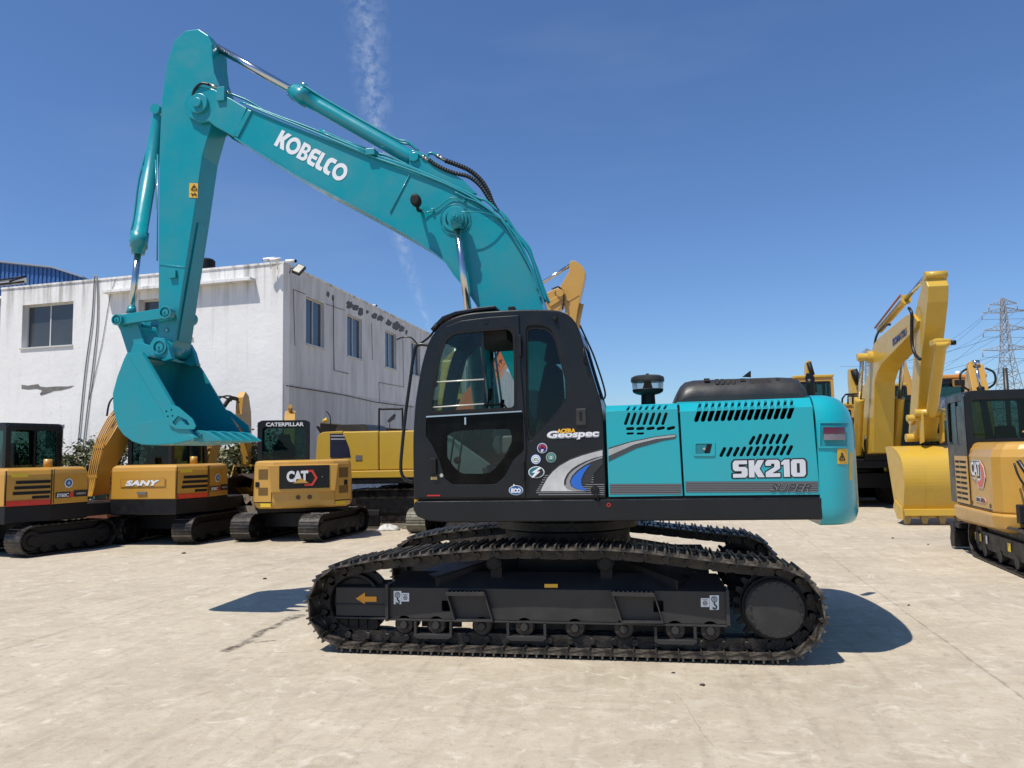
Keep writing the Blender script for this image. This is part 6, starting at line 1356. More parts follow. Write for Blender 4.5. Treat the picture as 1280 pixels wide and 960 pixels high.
    tpv = PX(1157, 343, XA); m = MB(); m.cyl((XA-.01, tpv.y+.03, tpv.z-.02), (XB+.01, tpv.y+.03, tpv.z-.02), .085, n=20); U(m, 'arm_head', KYEL, ao)
    # arm cylinder on the boom
    A = PX(1157, 346, XA+.2); A.x = XL+.25; e0 = PX(1100, 412, XL+.25); M_ = A.lerp(e0, .38); m = MB(); m.tube([e0, M_.lerp(e0, .06), M_], [.09, .09, .12], 16); co = U(m, 'arm_cylinder', KYEL)
    m = MB(); m.tube([M_, A], .05, 14); U(m, 'rod', CHR, co)
    m = MB(); m.tube([e0+Vector((-.12, 0, .05)), M_+Vector((-.12, 0, .1))], .025, 8); m.tube([e0+Vector((.12, 0, .05)), M_+Vector((.12, 0, .1))], .025, 8); U(m, 'pipe', mat('copper_pipe', (.35,.12,.04), .4), co)
    m = MB(); p_ = [PX(x, y, XL-.02) for x, y in ((1138, 385), (1141.5, 392), (1141.5, 410), (1142, 430), (1146, 443), (1152, 449))]; m.tube(smoothpath([Vector((XL-.05, v.y, v.z)) for v in p_], 5), .035, 8); U(m, 'hydraulic_hose', HOSE, bo)
    m = MB(); p_ = [PX(x, y, XL) for x, y in ((1088, 436), (1090, 425), (1094, 417), (1102, 410), (1107, 409))]; m.tube(smoothpath([Vector((XL+.1, v.y, v.z+.06)) for v in p_], 5), .03, 8); U(m, 'hydraulic_hose', HOSE, bo)
    # bucket cylinder down the front of the arm
    t0 = PX(1160, 428, XA); t1 = PX(1148, 521, XA); xm = (XA+XB)/2
    A = Vector((xm, t0.y-.16, t0.z)); B_ = Vector((xm, t1.y-.17, t1.z)); m = MB(); m.tube([A, A.lerp(B_, .06), A.lerp(B_, .08), B_.lerp(A, .05), B_], [.15, .15, .115, .115, .10], 20); U(m, 'bucket_cylinder', KYEL)
    m = MB(); m.box((XA+.03, t0.y-.22, t0.z-.10), (XB-.03, t0.y+.05, t0.z+.04)); U(m, 'cylinder_bracket', KYEL, ao, bevel=.03)
    m = MB(); m.cyl((XB-.02, t0.y-.12, t0.z-.04), (XB+.08, t0.y-.12, t0.z-.04), .05); U(m, 'hose_coupling', DRK, ao)
    # linkage
    bp_ = PX(1142, 546, XA)
    m = MB(); m.prism([(bp_.y-.14, bp_.z-.06), (bp_.y+.16, bp_.z-.06), (B_.y+.40, B_.z+.15), (B_.y+.06, B_.z+.12)], XA-.02, XB+.02, 'x'); U(m, 'arm_end', KYEL, ao, bevel=.02)
    m = MB(); m.cyl((XA-.22, B_.y+.22, B_.z-.02), (XB+.22, B_.y+.22, B_.z-.02), .07, n=18); U(m, 'linkage_pin', KYEL)
    for x in (XA-.08, XB+.04):
        m = MB(); m.prism([(B_.y-.10, B_.z+.10), (B_.y+.14, B_.z+.16), (bp_.y+.12, bp_.z+.35), (bp_.y-.05, bp_.z+.25)], x, x+.05, 'x'); U(m, 'guide_link', KYEL, bevel=.01)
        m = MB(); m.prism([(B_.y-.12, B_.z+.08), (B_.y+.08, B_.z+.08), (bp_.y-.42, bp_.z-.16), (bp_.y-.62, bp_.z-.12)], x+.06 if x < 6 else x-.06, x+.1 if x < 6 else x-.02, 'x'); U(m, 'bucket_link', KYEL, bevel=.01)
    m = MB(); m.cyl((XA-.14, B_.y-.02, B_.z+.08), (XB+.14, B_.y-.02, B_.z+.08), .075, n=18); U(m, 'linkage_pin', KYEL); m = MB(); m.cyl((XA-.16, bp_.y, bp_.z-.02), (XB+.16, bp_.y, bp_.z-.02), .09, n=18); U(m, 'linkage_pin', KYEL)
    # bucket: (y, z) shell, opening towards the machine
    by, bz = bp_.y, bp_.z
    o = [(by+.12, bz-.22), (by-.30, bz-.20), (by-.62, bz-.28), (by-.90, bz-.42), (by-1.04, bz-.66), (by-1.06, bz-.95), (by-.98, bz-1.25), (by-.82, .14)]
    ctr = Vector((by-.2, .9)); i_ = [tuple(Vector(p)+(ctr-Vector(p)).normalized()*.035) for p in o]
    bx0, bx1 = 5.20, 6.68; m = MB()
    o_s = [(v.x, v.y) for v in smoothpath([(a, b) for a, b in o], 4)]; i_s = [(v.x, v.y) for v in smoothpath([(a, b) for a, b in i_], 4)]
    for k in range(len(o_s)-1): m.prism([o_s[k], o_s[k+1], i_s[k+1], i_s[k]], bx0+.03, bx1-.03, 'x')
    bk_ = U(m, 'bucket', KYEL)
    for x in (bx0, bx1-.03):
        m = MB(); m.prism(o_s+[(by-.35, .30), (by+.05, bz-.35)], x, x+.03, 'x'); U(m, 'bucket_side', KYEL, bk_)
    for x in (bx0-.03, bx1+.002): m = MB(); m.prism([(by-.9, .12), (by-.55, .10), (by-.30, .34), (by-.42, .5), (by-.85, .38)], x, x+.028, 'x'); U(m, 'side_cutter', KYEL, bk_, bevel=.006)
    for x in (5.14+.45, 5.14+1.0): m = MB(); m.prism([(a[0]-.004, a[1]) for a in o_s[8:]]+[(a[0]+.02, a[1]) for a in o_s[8:][::-1]], x, x+.022, 'x'); U(m, 'wear_strip', KYEL, bk_)
    m = MB(); m.box((bx0, by-1.0, .20), (bx1, by-.86, .34)); U(m, 'lip', KYEL, bk_, bevel=.01)
    for k in range(5):
        x = bx0+.06+(bx1-bx0-.12)*k/4; m = MB(); m.loft([[(x-s, by-.88-t, z), (x+s, by-.88-t, z), (x+s, by-.88+t, z), (x-s, by-.88+t, z)] for z, s, t in ((.30, .075, .07), (.16, .075, .06), (.02, .045, .02))][::-1], smooth=False); U(m, 'tooth', mat('tooth_steel', (.32,.22,.06), .5, 0, (.2,.17,.13), .8, 12), bk_, bevel=.008)
def cabbox_w(root, x0, x1, y0, y1, z0, z1, **k):     # cab given in world coordinates under an unrotated root
    return cabbox(root, x0, x1, y0, y1, z0, z1, None, **k)
komatsu()
# ---------------------------------------------------------------- the big digger behind the cab, boom rising above the roof
def sidebig():
    Y0 = 18.3; root = thing('tracked_excavator', 'yellow excavator side-on behind the row, its arm rising above the black cab', 'excavator', (-1.6, Y0+1.35, 0))
    U = lambda m, nm, mt, par=None, **k: m.build(nm, mt, par or root, **k)
    xa = P(392, 580, Y0).x; xb = P(516, 580, Y0).x; xc_ = xb+.15
    for y in (Y0+.3, Y0+2.4):
        cen_, pt = resample([(p[0]+xc_, p[1]) for p in seg_loop(4.1, .85)], .19); m = MB(); n = len(cen_)
        for i in range(n):
            a, b = cen_[i], cen_[(i+1) % n]; c = (a+b)/2; t = (b-a).normalized(); nn = (c-Vector((max(xc_-1.6, min(xc_+1.6, c.x)), .425))).normalized(); f = lambda u, v: (c.x+t.x*u+nn.x*v, c.y+t.y*u+nn.y*v)
            m.prism([f(-pt*.48, -.05), f(pt*.48, -.05), f(pt*.48, -.02), f(.02, -.02), f(.015, 0), f(-.015, 0), f(-.02, -.02), f(-pt*.48, -.02)], y-.3, y+.3, 'y')
        m.prism([(p[0]*.97+xc_, .425+(p[1]-.425)*.86) for p in seg_loop(4.1, .85)], y-.24, y+.24, 'y'); U(m, 'crawler_belt', TRK); m = MB(); m.box((xc_-1.5, y-.27, .25), (xc_+1.5, y+.27, .6)); U(m, 'track_frame', DRK)
    m = MB(); m.box((xc_-.7, Y0+.5, .4), (xc_+.7, Y0+2.2, 1.0)); U(m, 'car_body', DRK)
    zt = P(450, 539, Y0).z; z1_ = P(450, 598, Y0).z; z2_ = P(450, 588, Y0).z
    m = MB(); m.box((xa+.5, Y0, z1_-.14), (xb+2.2, Y0+2.7, z1_)); U(m, 'upper_frame', DRK, bevel=.02)
    m = MB(); m.prism(roundp([(xa, z1_+.02), (xa+.75, z1_), (xa+.75, zt+.02), (xa+.08, zt)], [.02, 0, 0, .2], 5), Y0+.05, Y0+2.65, 'y'); cw_ = U(m, 'counterweight', KYEL, bevel=.05)
    xd0 = P(436, 560, Y0).x; xd1 = P(473, 560, Y0).x
    m = MB(); m.box((xa+.76, Y0+.03, z2_), (xd1-.01, Y0+2.6, zt)); b1 = U(m, 'engine_cover', KYEL, bevel=.03)
    m = MB(); m.box((xd1+.01, Y0+.03, z2_), (xb+.2, Y0+2.6, zt-.01)); U(m, 'side_door', KYEL, bevel=.03)
    m = MB(); m.box((xa+.4, Y0-.02, z1_+.001), (xb+.18, Y0+.3, z2_-.01)); U(m, 'sill', KYEL, bevel=.02)
    NV = mat('stripe_navy', (.012,.014,.035), .4)
    pq = lambda pts: poly_px(pts, Y0)
    m = MB(); m.prism(pq([(412, 542), (428, 542), (433, 552), (436, 560), (438, 572), (412, 572)]), Y0+.024, Y0+.029); U(m, 'stripe', NV, b1)
    for y in (544, 548): m = MB(); m.prism(pq([(413, y), (430, y), (431, y+1.6), (413, y+1.6)]), Y0+.021, Y0+.0238); U(m, 'stripe', SIL, b1)
    m = MB(); m.prism(pq([(444, 569), (452, 569), (452, 575.5), (444, 575.5)]), Y0+.018, Y0+.029); U(m, 'door_latch', GRD, b1)
    hx0, hx1 = P(420, 560, Y0+.6).x, P(463, 560, Y0+.6).x
    m = MB(); m.prism(roundp([(hx0, zt-.02), (hx1, zt-.02), (hx1-.06, zt+.20), (hx0+.08, zt+.20)], [.02, .02, .1, .1], 5), Y0+.5, Y0+1.9, 'y'); U(m, 'engine_hood', GREY, bevel=.03)
    m = MB(); q = P(405, 538, Y0+.5); m.prism([(q.x-.08, zt-.05), (q.x-.22, zt+.16), (q.x-.17, zt+.18), (q.x+.02, zt-.03)], Y0+.5, Y0+.54); U(m, 'rear_mirror', RUB)
    m = MB(); q = P(412, 539, Y0+.9); m.tube(smoothpath([(q.x, Y0+.9, zt-.05), (q.x+.02, Y0+.9, zt+.4), (q.x-.1, Y0+.9, zt+.58)], 4), .015, 6); U(m, 'lamp_stalk', RUB)
    m = MB(); q = P(404, 527, Y0+.9); w2_ = P(410, 524.5, Y0+.9); m.tube([q, w2_], [.05, .07], 10); U(m, 'amber_lamp', mat('amber_lens', (.7,.45,.03), .25, coat=.5))
    m = MB(); q0, q1_ = P(474, 545, Y0+.2), P(474, 513, Y0+.2); m.tube(smoothpath([q0, q1_, P(477, 511.5, Y0+.2), P(500, 511.5, Y0+.2), P(503, 514, Y0+.2), P(503, 560, Y0+.2)], 4), .025, 6); U(m, 'handrail', RUB)
    m = MB(); q = P(488, 524, Y0+.1); m.prism(poly_px([(484, 527), (486, 524), (493, 517), (495, 519), (493, 524), (487, 528)], Y0+.1), Y0+.08, Y0+.12); m.tube([P(487, 527, Y0+.1), P(487, 545, Y0+.1)], .015, 6); U(m, 'side_mirror', GREY)
    cabbox_w(root, xb+.25, xb+1.9, Y0+.02, Y0+1.0, z1_, z1_+1.9)
    # boom and arm
    YM = Y0+1.35; f = lambda pts: poly_px(pts, YM-.25)
    m = MB(); m.prism(f([(705, 362), (700, 359), (692, 362), (683, 366), (674, 374), (664, 390), (658, 418), (654, 460), (648, 510), (636, 556), (654, 566), (668, 540), (676, 490), (682, 440), (688, 412), (698, 388), (707, 376)]), YM-.25, YM+.25); bo = U(m, 'boom', CYEL, bevel=.012)
    m = MB(); q = P(700, 366.5, YM-.3); m.cyl((q.x, YM-.33, q.z), (q.x, YM+.33, q.z), .10, n=20); m.prism(f([(700, 361), (708, 366), (704, 374), (688, 384), (684, 377), (697, 370)]), YM-.29, YM-.255); U(m, 'boom_fork', CYEL, bo, bevel=.008)
    m = MB(); m.prism(poly_px([(712, 328), (714.5, 326), (719, 326), (724.5, 329.5), (729, 334), (731.5, 340), (731, 348), (727, 365), (722, 388), (716, 430), (712, 470), (706, 470), (704, 430), (706, 395), (706, 382), (703, 370), (699, 360), (705, 350), (711, 340)], YM-.18), YM-.18, YM+.18); ao = U(m, 'arm', CYEL, bevel=.012)
    m = MB(); m.prism(poly_px([(709.5, 377.5), (724, 369), (724.3, 369.8), (709.9, 378.4)], YM-.18), YM-.186, YM-.18); U(m, 'weld_seam', mat('dark_brown', (.2,.11,.02), .6), ao)  # thin darker brown strip across the arm
    A, B_ = P(713.5, 331, YM), P(650, 371, YM); M_ = A.lerp(B_, .72); m = MB(); m.tube([B_, M_], .09, 14); co = U(m, 'arm_cylinder', CYEL); m = MB(); m.tube([M_, A], .045, 12); U(m, 'rod', CHR, co)
    m = MB(); m.tube(smoothpath([P(x, y, YM-.3) for x, y in ((691, 361), (697, 358.5), (703, 363), (705, 373), (703, 387))], 5), .02, 8); U(m, 'hydraulic_hose', HOSE, bo)
    m = MB(); m.tube([P(690, 363, YM-.1), P(696, 360, YM-.1)], .05, 8); U(m, 'hose_coupling', STL, bo)
    # bucket tucked under, behind the teal machine
    A, B_ = P(722, 395, YM), P(716, 460, YM); m = MB(); m.tube([P(726, 380, YM), P(722, 400, YM), P(718, 450, YM)], .08, 12); U(m, 'bucket_cylinder', CYEL)
sidebig()
# ---------------------------------------------------------------- orange digger glimpsed through the cab
def orange():
    Y0 = 13.8; root = thing('tracked_excavator', 'orange excavator glimpsed through the windows of the black cab', 'excavator', (-2.0, Y0+.6, 0))
    U = lambda m, nm, mt, par=None, **k: m.build(nm, mt, par or root, **k)
    m = MB(); m.prism(poly_px([(566, 545), (570, 512), (578, 494), (590, 480), (603, 468), (614, 455), (624, 434), (633, 452), (619, 475), (606, 492), (598, 520), (600, 552)], Y0), Y0, Y0+.4); bo = U(m, 'boom', OYEL, bevel=.01)
    m = MB(); m.prism(poly_px([(614, 455), (623, 436.5), (624.2, 438), (615.5, 457)], Y0), Y0-.01, Y0); U(m, 'dark_edge', DRK, bo)
    for k, (a, b) in enumerate((((617, 459), (620.5, 464)), ((619.3, 456), (622.6, 461)), ((621.4, 453), (624.6, 458)), ((624, 449), (627, 454.5)), ((623.5, 452.5), (627.8, 449)))):
        m = MB(); m.tube([P(*a, Y0-.004), P(*b, Y0-.004)], .007, 5); U(m, 'character_stroke', BKD, bo)
    xa, xb = P(590, 570, Y0).x, P(665, 570, Y0).x
    m = MB(); m.box((xa, Y0-.3, .95), (xb, Y0+1.5, 1.15)); U(m, 'upper_frame', DRK); m = MB(); m.box((xa+.1, Y0-.25, 1.16), (xa+.9, Y0+1.4, 1.9)); U(m, 'body_shell', OYEL, bevel=.05)
    for y in (Y0-.3, Y0+1.2):
        m = MB(); m.prism(roundp([(xa-.3, .0), (xb+.3, .0), (xb+.5, .35), (xb+.2, .68), (xa-.2, .68), (xa-.5, .35)], .15, 4), y, y+.4, 'y'); U(m, 'crawler_belt', TRK)
    m = MB(); m.box((xa+.2, Y0, .5), (xb-.2, Y0+1.2, .95)); U(m, 'car_body', DRK)
orange()
# ---------------------------------------------------------------- right hand far group
def loader_cab(name, label, cat, x0, x1, y0, z1, z0, paint, roofm, body=True, faceaway=True):
    root = thing(name, label, cat, ((x0+x1)/2, y0+1.2, 0)); U = lambda m, nm, mt, par=None, **k: m.build(nm, mt, par or root, **k)
    cabbox_w(root, x0, x1, y0, y0+1.5, z0, z1, frame=paint, roof=roofm, rear=(.28, .5), seat=True)
    m = MB(); m.box((x0-.5, y0-1.0, .7), (x1+1.0, y0+3.0, z0-.01)); U(m, 'body_shell', KYEL, bevel=.06)
    for x in (x0-.35, x1+.55):
        m = MB(); m.prism([(y0-1.0, .0), (y0+3.0, 0), (y0+3.4, .4), (y0+3.0, .85), (y0-1.0, .85), (y0-1.4, .4)], x-.25, x+.25, 'x'); U(m, 'crawler_belt', TRK, bevel=.05)
    return root
r_ = loader_cab('tracked_excavator', 'dark-cabbed excavator with an orange roof behind the nearest yellow mini excavator', 'excavator', 7.35, 8.55, 21.4, 3.36, 1.25, BLK, mat('roof_orange', (.62,.27,.05), .4, 0, (.5,.22,.05), .5, 3))
m = MB(); m.plate(roundp([(7.72, 3.13), (8.02, 3.13), (8.02, 3.33), (7.72, 3.33)], .03, 2), [], 21.30, 21.38, 'y'); hp = m.build('lamp_plate', mat('plate_tan', (.35,.2,.08), .5), r_)
m = MB(); m.plate([(7.75, 3.16), (7.99, 3.16), (7.99, 3.30), (7.75, 3.30)], [], 21.285, 21.299, 'y'); m.build('lamp_glass', RUB, hp)
m = MB(); q = P(1178, 510, 19.0); rn0 = random.Random(3)
m.loft([[q+Vector((.17*f*math.cos(t)*rn0.uniform(.8, 1.15), .12*f*math.sin(t)*rn0.uniform(.8, 1.15), z)) for t in [2*math.pi*k/12 for k in range(12)]] for z, f in ((-.24, .5), (-.2, .9), (-.05, 1.0), (.1, 1.0), (.2, .8), (.25, .3))], smooth=False); m.build('wrapped_mirror', mat('plastic_wrap', (.42,.43,.44), .25, .4, (.65,.66,.67), .9, 14, bump=.6), r_)
m = MB(); m.tube([(7.95, 21.6, 3.44), (7.95, 21.6, 3.55)], [.07, .05], 12); m.build('beacon', WHT, r_)
r2_ = loader_cab('bulldozer', 'tall tan-framed bulldozer cab rising behind the teal counterweight', 'bulldozer', 5.06, 6.34, 28.0, 4.05, 1.9, CYEL, KYEL)
def farboom(label, Y, bpoly, apoly, cyl=None, col=KYEL, stroke=None, hx=None):
    root = thing('tracked_excavator', label, 'excavator', (P(hx or bpoly[0][0], 560, Y+.3).x, Y+.5, 0)); U = lambda m, nm, mt, par=None, **k: m.build(nm, mt, par or root, **k)
    m = MB(); m.prism(poly_px(bpoly, Y), Y, Y+.45); U(m, 'boom', col, bevel=.01); m = MB(); m.prism(poly_px(apoly, Y+.05), Y+.05, Y+.40); U(m, 'arm', col, bevel=.01)
    if cyl: m = MB(); m.tube([P(*cyl[0], Y-.1), P(*cyl[1], Y-.1)], cyl[2], 10); U(m, 'boom_cylinder', RUB)
    x = P(hx or bpoly[0][0], 560, Y).x
    m = MB(); m.box((x-1.3, Y-.9, 1.1), (x+1.6, Y+1.6, 2.3)); U(m, 'body_shell', col, bevel=.08)
    for y in (Y-.9, Y+1.0):
        m = MB(); m.prism([(x-1.8, 0), (x+1.8, 0), (x+2.1, .4), (x+1.8, .85), (x-1.8, .85), (x-2.1, .4)], y, y+.5, 'y'); U(m, 'crawler_belt', TRK, bevel=.05)
    m = MB(); m.box((x-.7, Y-.5, .6), (x+.7, Y+1.2, 1.1)); U(m, 'car_body', DRK)
    return root
farboom('excavator whose short yellow boom with black cylinder stands up over the exhaust pipe', 33, [(1008, 560), (1007, 480), (1008, 455), (1010, 450.5), (1014, 451), (1016, 462), (1019, 500), (1020, 560)], [(1008, 453), (1010, 450.5), (1013.5, 451), (1018, 466), (1022, 490), (1019, 490)], ((1011, 453), (1017, 474), .10))
farboom('excavator with slanting bright yellow boom and black cylinder, left of the big boom', 31, [(1064, 540), (1065, 500), (1063, 475), (1063, 461), (1067, 461), (1070, 476), (1072, 500), (1073, 540)], [(1063.5, 461), (1068, 460.5), (1080, 484), (1086, 500), (1080, 500), (1071, 484), (1064, 470)], ((1067, 462), (1075, 480), .13))
farboom('excavator with brown-yellow boom far behind the big yellow arm', 36, [(1128, 540), (1127, 470), (1130, 453), (1133, 452), (1140, 486), (1142, 540)], [(1129, 455), (1131.5, 452), (1141, 478), (1150, 500), (1145, 500), (1133, 472)], None, CYEL)
r3_ = loader_cab('wheel_loader', 'yellow loader with a small cab showing between bulldozer cab and big yellow boom', 'loader', P(1045, 520, 27.5).x, P(1068, 520, 27.5).x, 27.5, P(1057, 507, 27.5).z, 1.9, CYEL, KYEL)
m = MB()
for pts in ([(1052, 512), (1053, 498), (1057, 493), (1080, 492)], [(1060, 505), (1060, 495), (1075, 495)], [(1066, 505), (1066, 493)]): m.tube([P(x, y, 26.8) for x, y in pts], .03, 6)
m.build('handrail', RUB, r3_)
r4_ = loader_cab('wheel_loader', 'dark-windowed yellow loader far behind, glimpsed between the big yellow boom and arm', 'loader', P(1104, 520, 31).x, P(1136, 520, 31).x, 31, P(1120, 482, 31).z, 1.9, BLK, KYEL)
# quick hitch end of the tan digger showing behind the teal bucket teeth
root = thing('bucket_attachment', 'dusty tan trenching bucket on the ground left of the logo-panel mini excavator', 'bucket', tuple(G(301, 668)))
g = G(301, 668); Yg = g.y
m = MB(); m.prism(poly_px([(285, 648), (296, 632), (300, 622), (304, 622), (308, 628), (314, 622), (318, 632), (322, 648), (322, 666), (290, 668)], Yg), Yg, Yg+.45); m.build('bucket_shell', mat('dusty_tan', (.30,.24,.17), .8, 0, (.2,.15,.1), .7, 9, bump=.3), root, bevel=.03)
m = MB()
for s in (0, .35): m.prism(poly_px([(299, 632), (302, 618), (310, 618), (316, 632)], Yg+s), Yg+s, Yg+s+.04)
m.cyl(P(306, 624, Yg)+Vector((0, 0, 0)), P(306, 624, Yg)+Vector((0, .4, 0)), .04); m.build('hanger_ears', MATS['dusty_tan'], root)
# rag on the ground
g = G(484, 663); m = MB(); rings = []
for k, (r, z) in enumerate(((.17, .0), (.16, .03), (.12, .07), (.06, .09), (.02, .10))):
    rings.append([(g.x+r*1.5*math.cos(t)*(1+.25*math.sin(3*t+k)), g.y+r*.8*math.sin(t)*(1+.3*math.cos(5*t)), z*(1+.5*math.sin(4*t+k*.7))) for t in [2*math.pi*q/28 for q in range(28)]])
m.loft(rings); tag(m.build('rag', mat('white_cloth', (.6,.6,.58), .9, 0, (.45,.44,.4), .6, 12, bump=.5)), 'crumpled white rag on the concrete by the pale-tracked mini excavator', 'rag')
# small stones
stones = []
for i, (x, y, s) in enumerate(((230, 692, .05), (331, 724, .04), (843, 972/1, .03), (842, 841.5, .02), (878, 857, .028), (735, 960, .02), (1116, 673, .035), (1160, 681, .03), (1136, 757, .025))):
    if y > 955: continue
    g = G(x, y); m = MB(); rnd = random.Random(i)
    m.loft([[(g.x+s*.6*f*math.cos(t)*rnd.uniform(.5, 1.7), g.y+s*.6*f*math.sin(t)*rnd.uniform(.4, 1.1), z*s) for t in [2*math.pi*q/9 for q in range(9)]] for f, z in ((1, 0), (.95, .25), (.5, .5))], smooth=False)
    o = m.build('stone', mat('dark_debris', (.05,.04,.03), .9)); where = ['in front of the ochre mini excavator', 'left of the teal excavator track', '', 'closest below the near track, right of its middle', 'a little farther below the near track, larger than its neighbour', 'just under the near track', 'near the yellow bucket teeth', 'left of the right-hand mini excavator', 'beside the counterweight shadow', 'left of centre below the near track', 'left below the near track', 'left of the bucket shadow'][i]
    tag(o, 'small dark bit of debris '+where, 'debris', 'bits of debris on the concrete')

# scrap between the two ochre minis: sea-green hydraulic coupler on a rusty skip
g = G(118, 660); t = thing('rusty_skip', 'low rusty steel skip between the two ochre mini excavators', 'skip', (g.x, 15.6, 0))
a, b_ = P(104, 640, 15.6).x, P(134, 640, 15.6).x
RST = mat('rusted_steel', (.16,.055,.03), .8, .1, (.08,.04,.025), .8, 8, bump=.3)
m = MB(); m.box((a, 15.6, 0), (b_, 15.64, .78)); m.box((a, 15.65, 0), (a+.04, 16.8, .78)); m.box((b_-.04, 15.65, 0), (b_, 16.8, .78)); m.box((a+.045, 15.65, .05), (b_-.045, 16.8, .1)); m.box((a-.03, 15.57, .70), (b_+.03, 15.598, .76)); m.build('skip_body', RST, t)
SG = mat('sea_green_paint', (.07,.27,.24), .5, 0, (.12,.22,.19), .8, 6)
zz_ = .79; q = P(120, 600, 15.9); t = thing('hydraulic_coupler', 'chipped sea-green hydraulic coupler standing on the rusty skip', 'coupler', (q.x, 15.9, .79))
for dx in (-.13, .09):
    m = MB(); m.prism([(15.72, .79), (16.1, .79), (16.15, 1.05), (15.98, 1.32), (15.80, 1.30), (15.68, 1.05)], q.x+dx, q.x+dx+.04, 'x'); m.build('side_plate', SG, t, bevel=.01)
m = MB(); m.cyl((q.x-.2, 15.9, 1.18), (q.x+.2, 15.9, 1.18), .06); m.cyl((q.x-.2, 15.85, .92), (q.x+.2, 15.85, .92), .05); m.tube(smoothpath([(q.x-.02, 15.75, .9), (q.x+.05, 15.66, 1.1), (q.x, 15.75, 1.35)], 4), .02, 6); m.build('pins', SG, t)
t = thing('loader_bucket', 'dark brown steel bucket in shadow right of the second ochre mini excavator', 'bucket', (P(290, 620, 16.6).x, 16.6, 0))
m = MB(); prof = [(P(268, 0+600, 16.6).x, .1), (P(266, 600, 16.6).x, .7), (P(275, 600, 16.6).x, 1.15), (P(300, 600, 16.6).x, 1.3), (P(314, 600, 16.6).x, 1.2)]
inn_ = [(x+.03, z-.03) for x, z in prof]
for k in range(4): m.prism([prof[k], prof[k+1], inn_[k+1], inn_[k]], 16.6, 17.9, 'y')
m.prism(prof+[(P(314, 600, 16.6).x, .05)], 17.86, 17.9, 'y'); m.build('bucket_shell', mat('dark_rust', (.05,.03,.02), .8, 0, (.03,.02,.015), .8, 8), t)
# ================================================================ buildings, plants, pylons
def wallmat():
    m = bpy.data.materials.new('white_render'); m.use_nodes = True; nt = m.node_tree; N = nt.nodes; L = nt.links; b = N['Principled BSDF']; b.inputs['Roughness'].default_value = .85
    geo = N.new('ShaderNodeNewGeometry'); pos = geo.outputs['Position']
    def nz(scale, det=8, st=None):
        n = N.new('ShaderNodeTexNoise'); n.inputs['Scale'].default_value = scale; n.inputs['Detail'].default_value = det; n.inputs['Roughness'].default_value = .62; src = pos
        if st: q = N.new('ShaderNodeMapping'); q.inputs['Scale'].default_value = st; L.new(pos, q.inputs[0]); src = q.outputs[0]
        L.new(src, n.inputs['Vector']); return n.outputs[0]
    def rng(x, a, b_, c=0., d=1.):
        n = N.new('ShaderNodeMapRange'); L.new(x, n.inputs[0])
        for i, v in enumerate((a, b_, c, d)): n.inputs[i+1].default_value = v
        return n.outputs[0]
    def mix(f, a, b_):
        n = N.new('ShaderNodeMix'); n.data_type = 'RGBA'; L.new(f, n.inputs['Factor'])
        for k, v in (('A', a), ('B', b_)):
            if isinstance(v, tuple): n.inputs[k].default_value = v
            else: L.new(v, n.inputs[k])
        return n.outputs['Result']
    big = nz(.35); mid = nz(1.1); st = nz(1.0, 6, (5, 5, .35)); fin = nz(9); sep = N.new('ShaderNodeSeparateXYZ'); L.new(pos, sep.inputs[0])
    c = mix(rng(big, .35, .7), (.82, .815, .80, 1), (.73, .725, .705, 1)); c = mix(rng(st, .56, .76, 0, .38), c, (.50, .49, .46, 1))
    hi = rng(sep.outputs['Z'], 5.8, 7.2, 0, .9); mm = N.new('ShaderNodeMath'); mm.operation = 'MULTIPLY'; L.new(hi, mm.inputs[0]); L.new(rng(st, .46, .66), mm.inputs[1]); c = mix(mm.outputs[0], c, (.33, .32, .29, 1))
    c = mix(rng(fin, .6, .75, 0, .3), c, (.4, .39, .36, 1)); L.new(c, b.inputs['Base Color'])
    bp = N.new('ShaderNodeBump'); bp.inputs['Strength'].default_value = .35; bp.inputs['Distance'].default_value = .07; L.new(mid, bp.inputs['Height']); b2 = N.new('ShaderNodeBump'); b2.inputs['Strength'].default_value = .25; b2.inputs['Distance'].default_value = .02; L.new(fin, b2.inputs['Height']); L.new(bp.outputs[0], b2.inputs['Normal']); L.new(b2.outputs[0], b.inputs['Normal'])
    return m
WM = wallmat()
WG = mat('grey_render', (.30,.30,.30), .9, 0, (.19,.19,.185), .8, 1.2, bump=.3, bscale=8, stretch=(1.5, 1.5, .35))
CC = Vector((-10.3, 20.5)); ZR = 7.28
PA = Vector((-20.66, 21.47)); PB = Vector((-9.64, 58.0))
bl = thing('white_building', 'white two-storey rendered building with sliding windows and stained parapet on the left', 'building', (CC.x, CC.y, 0))
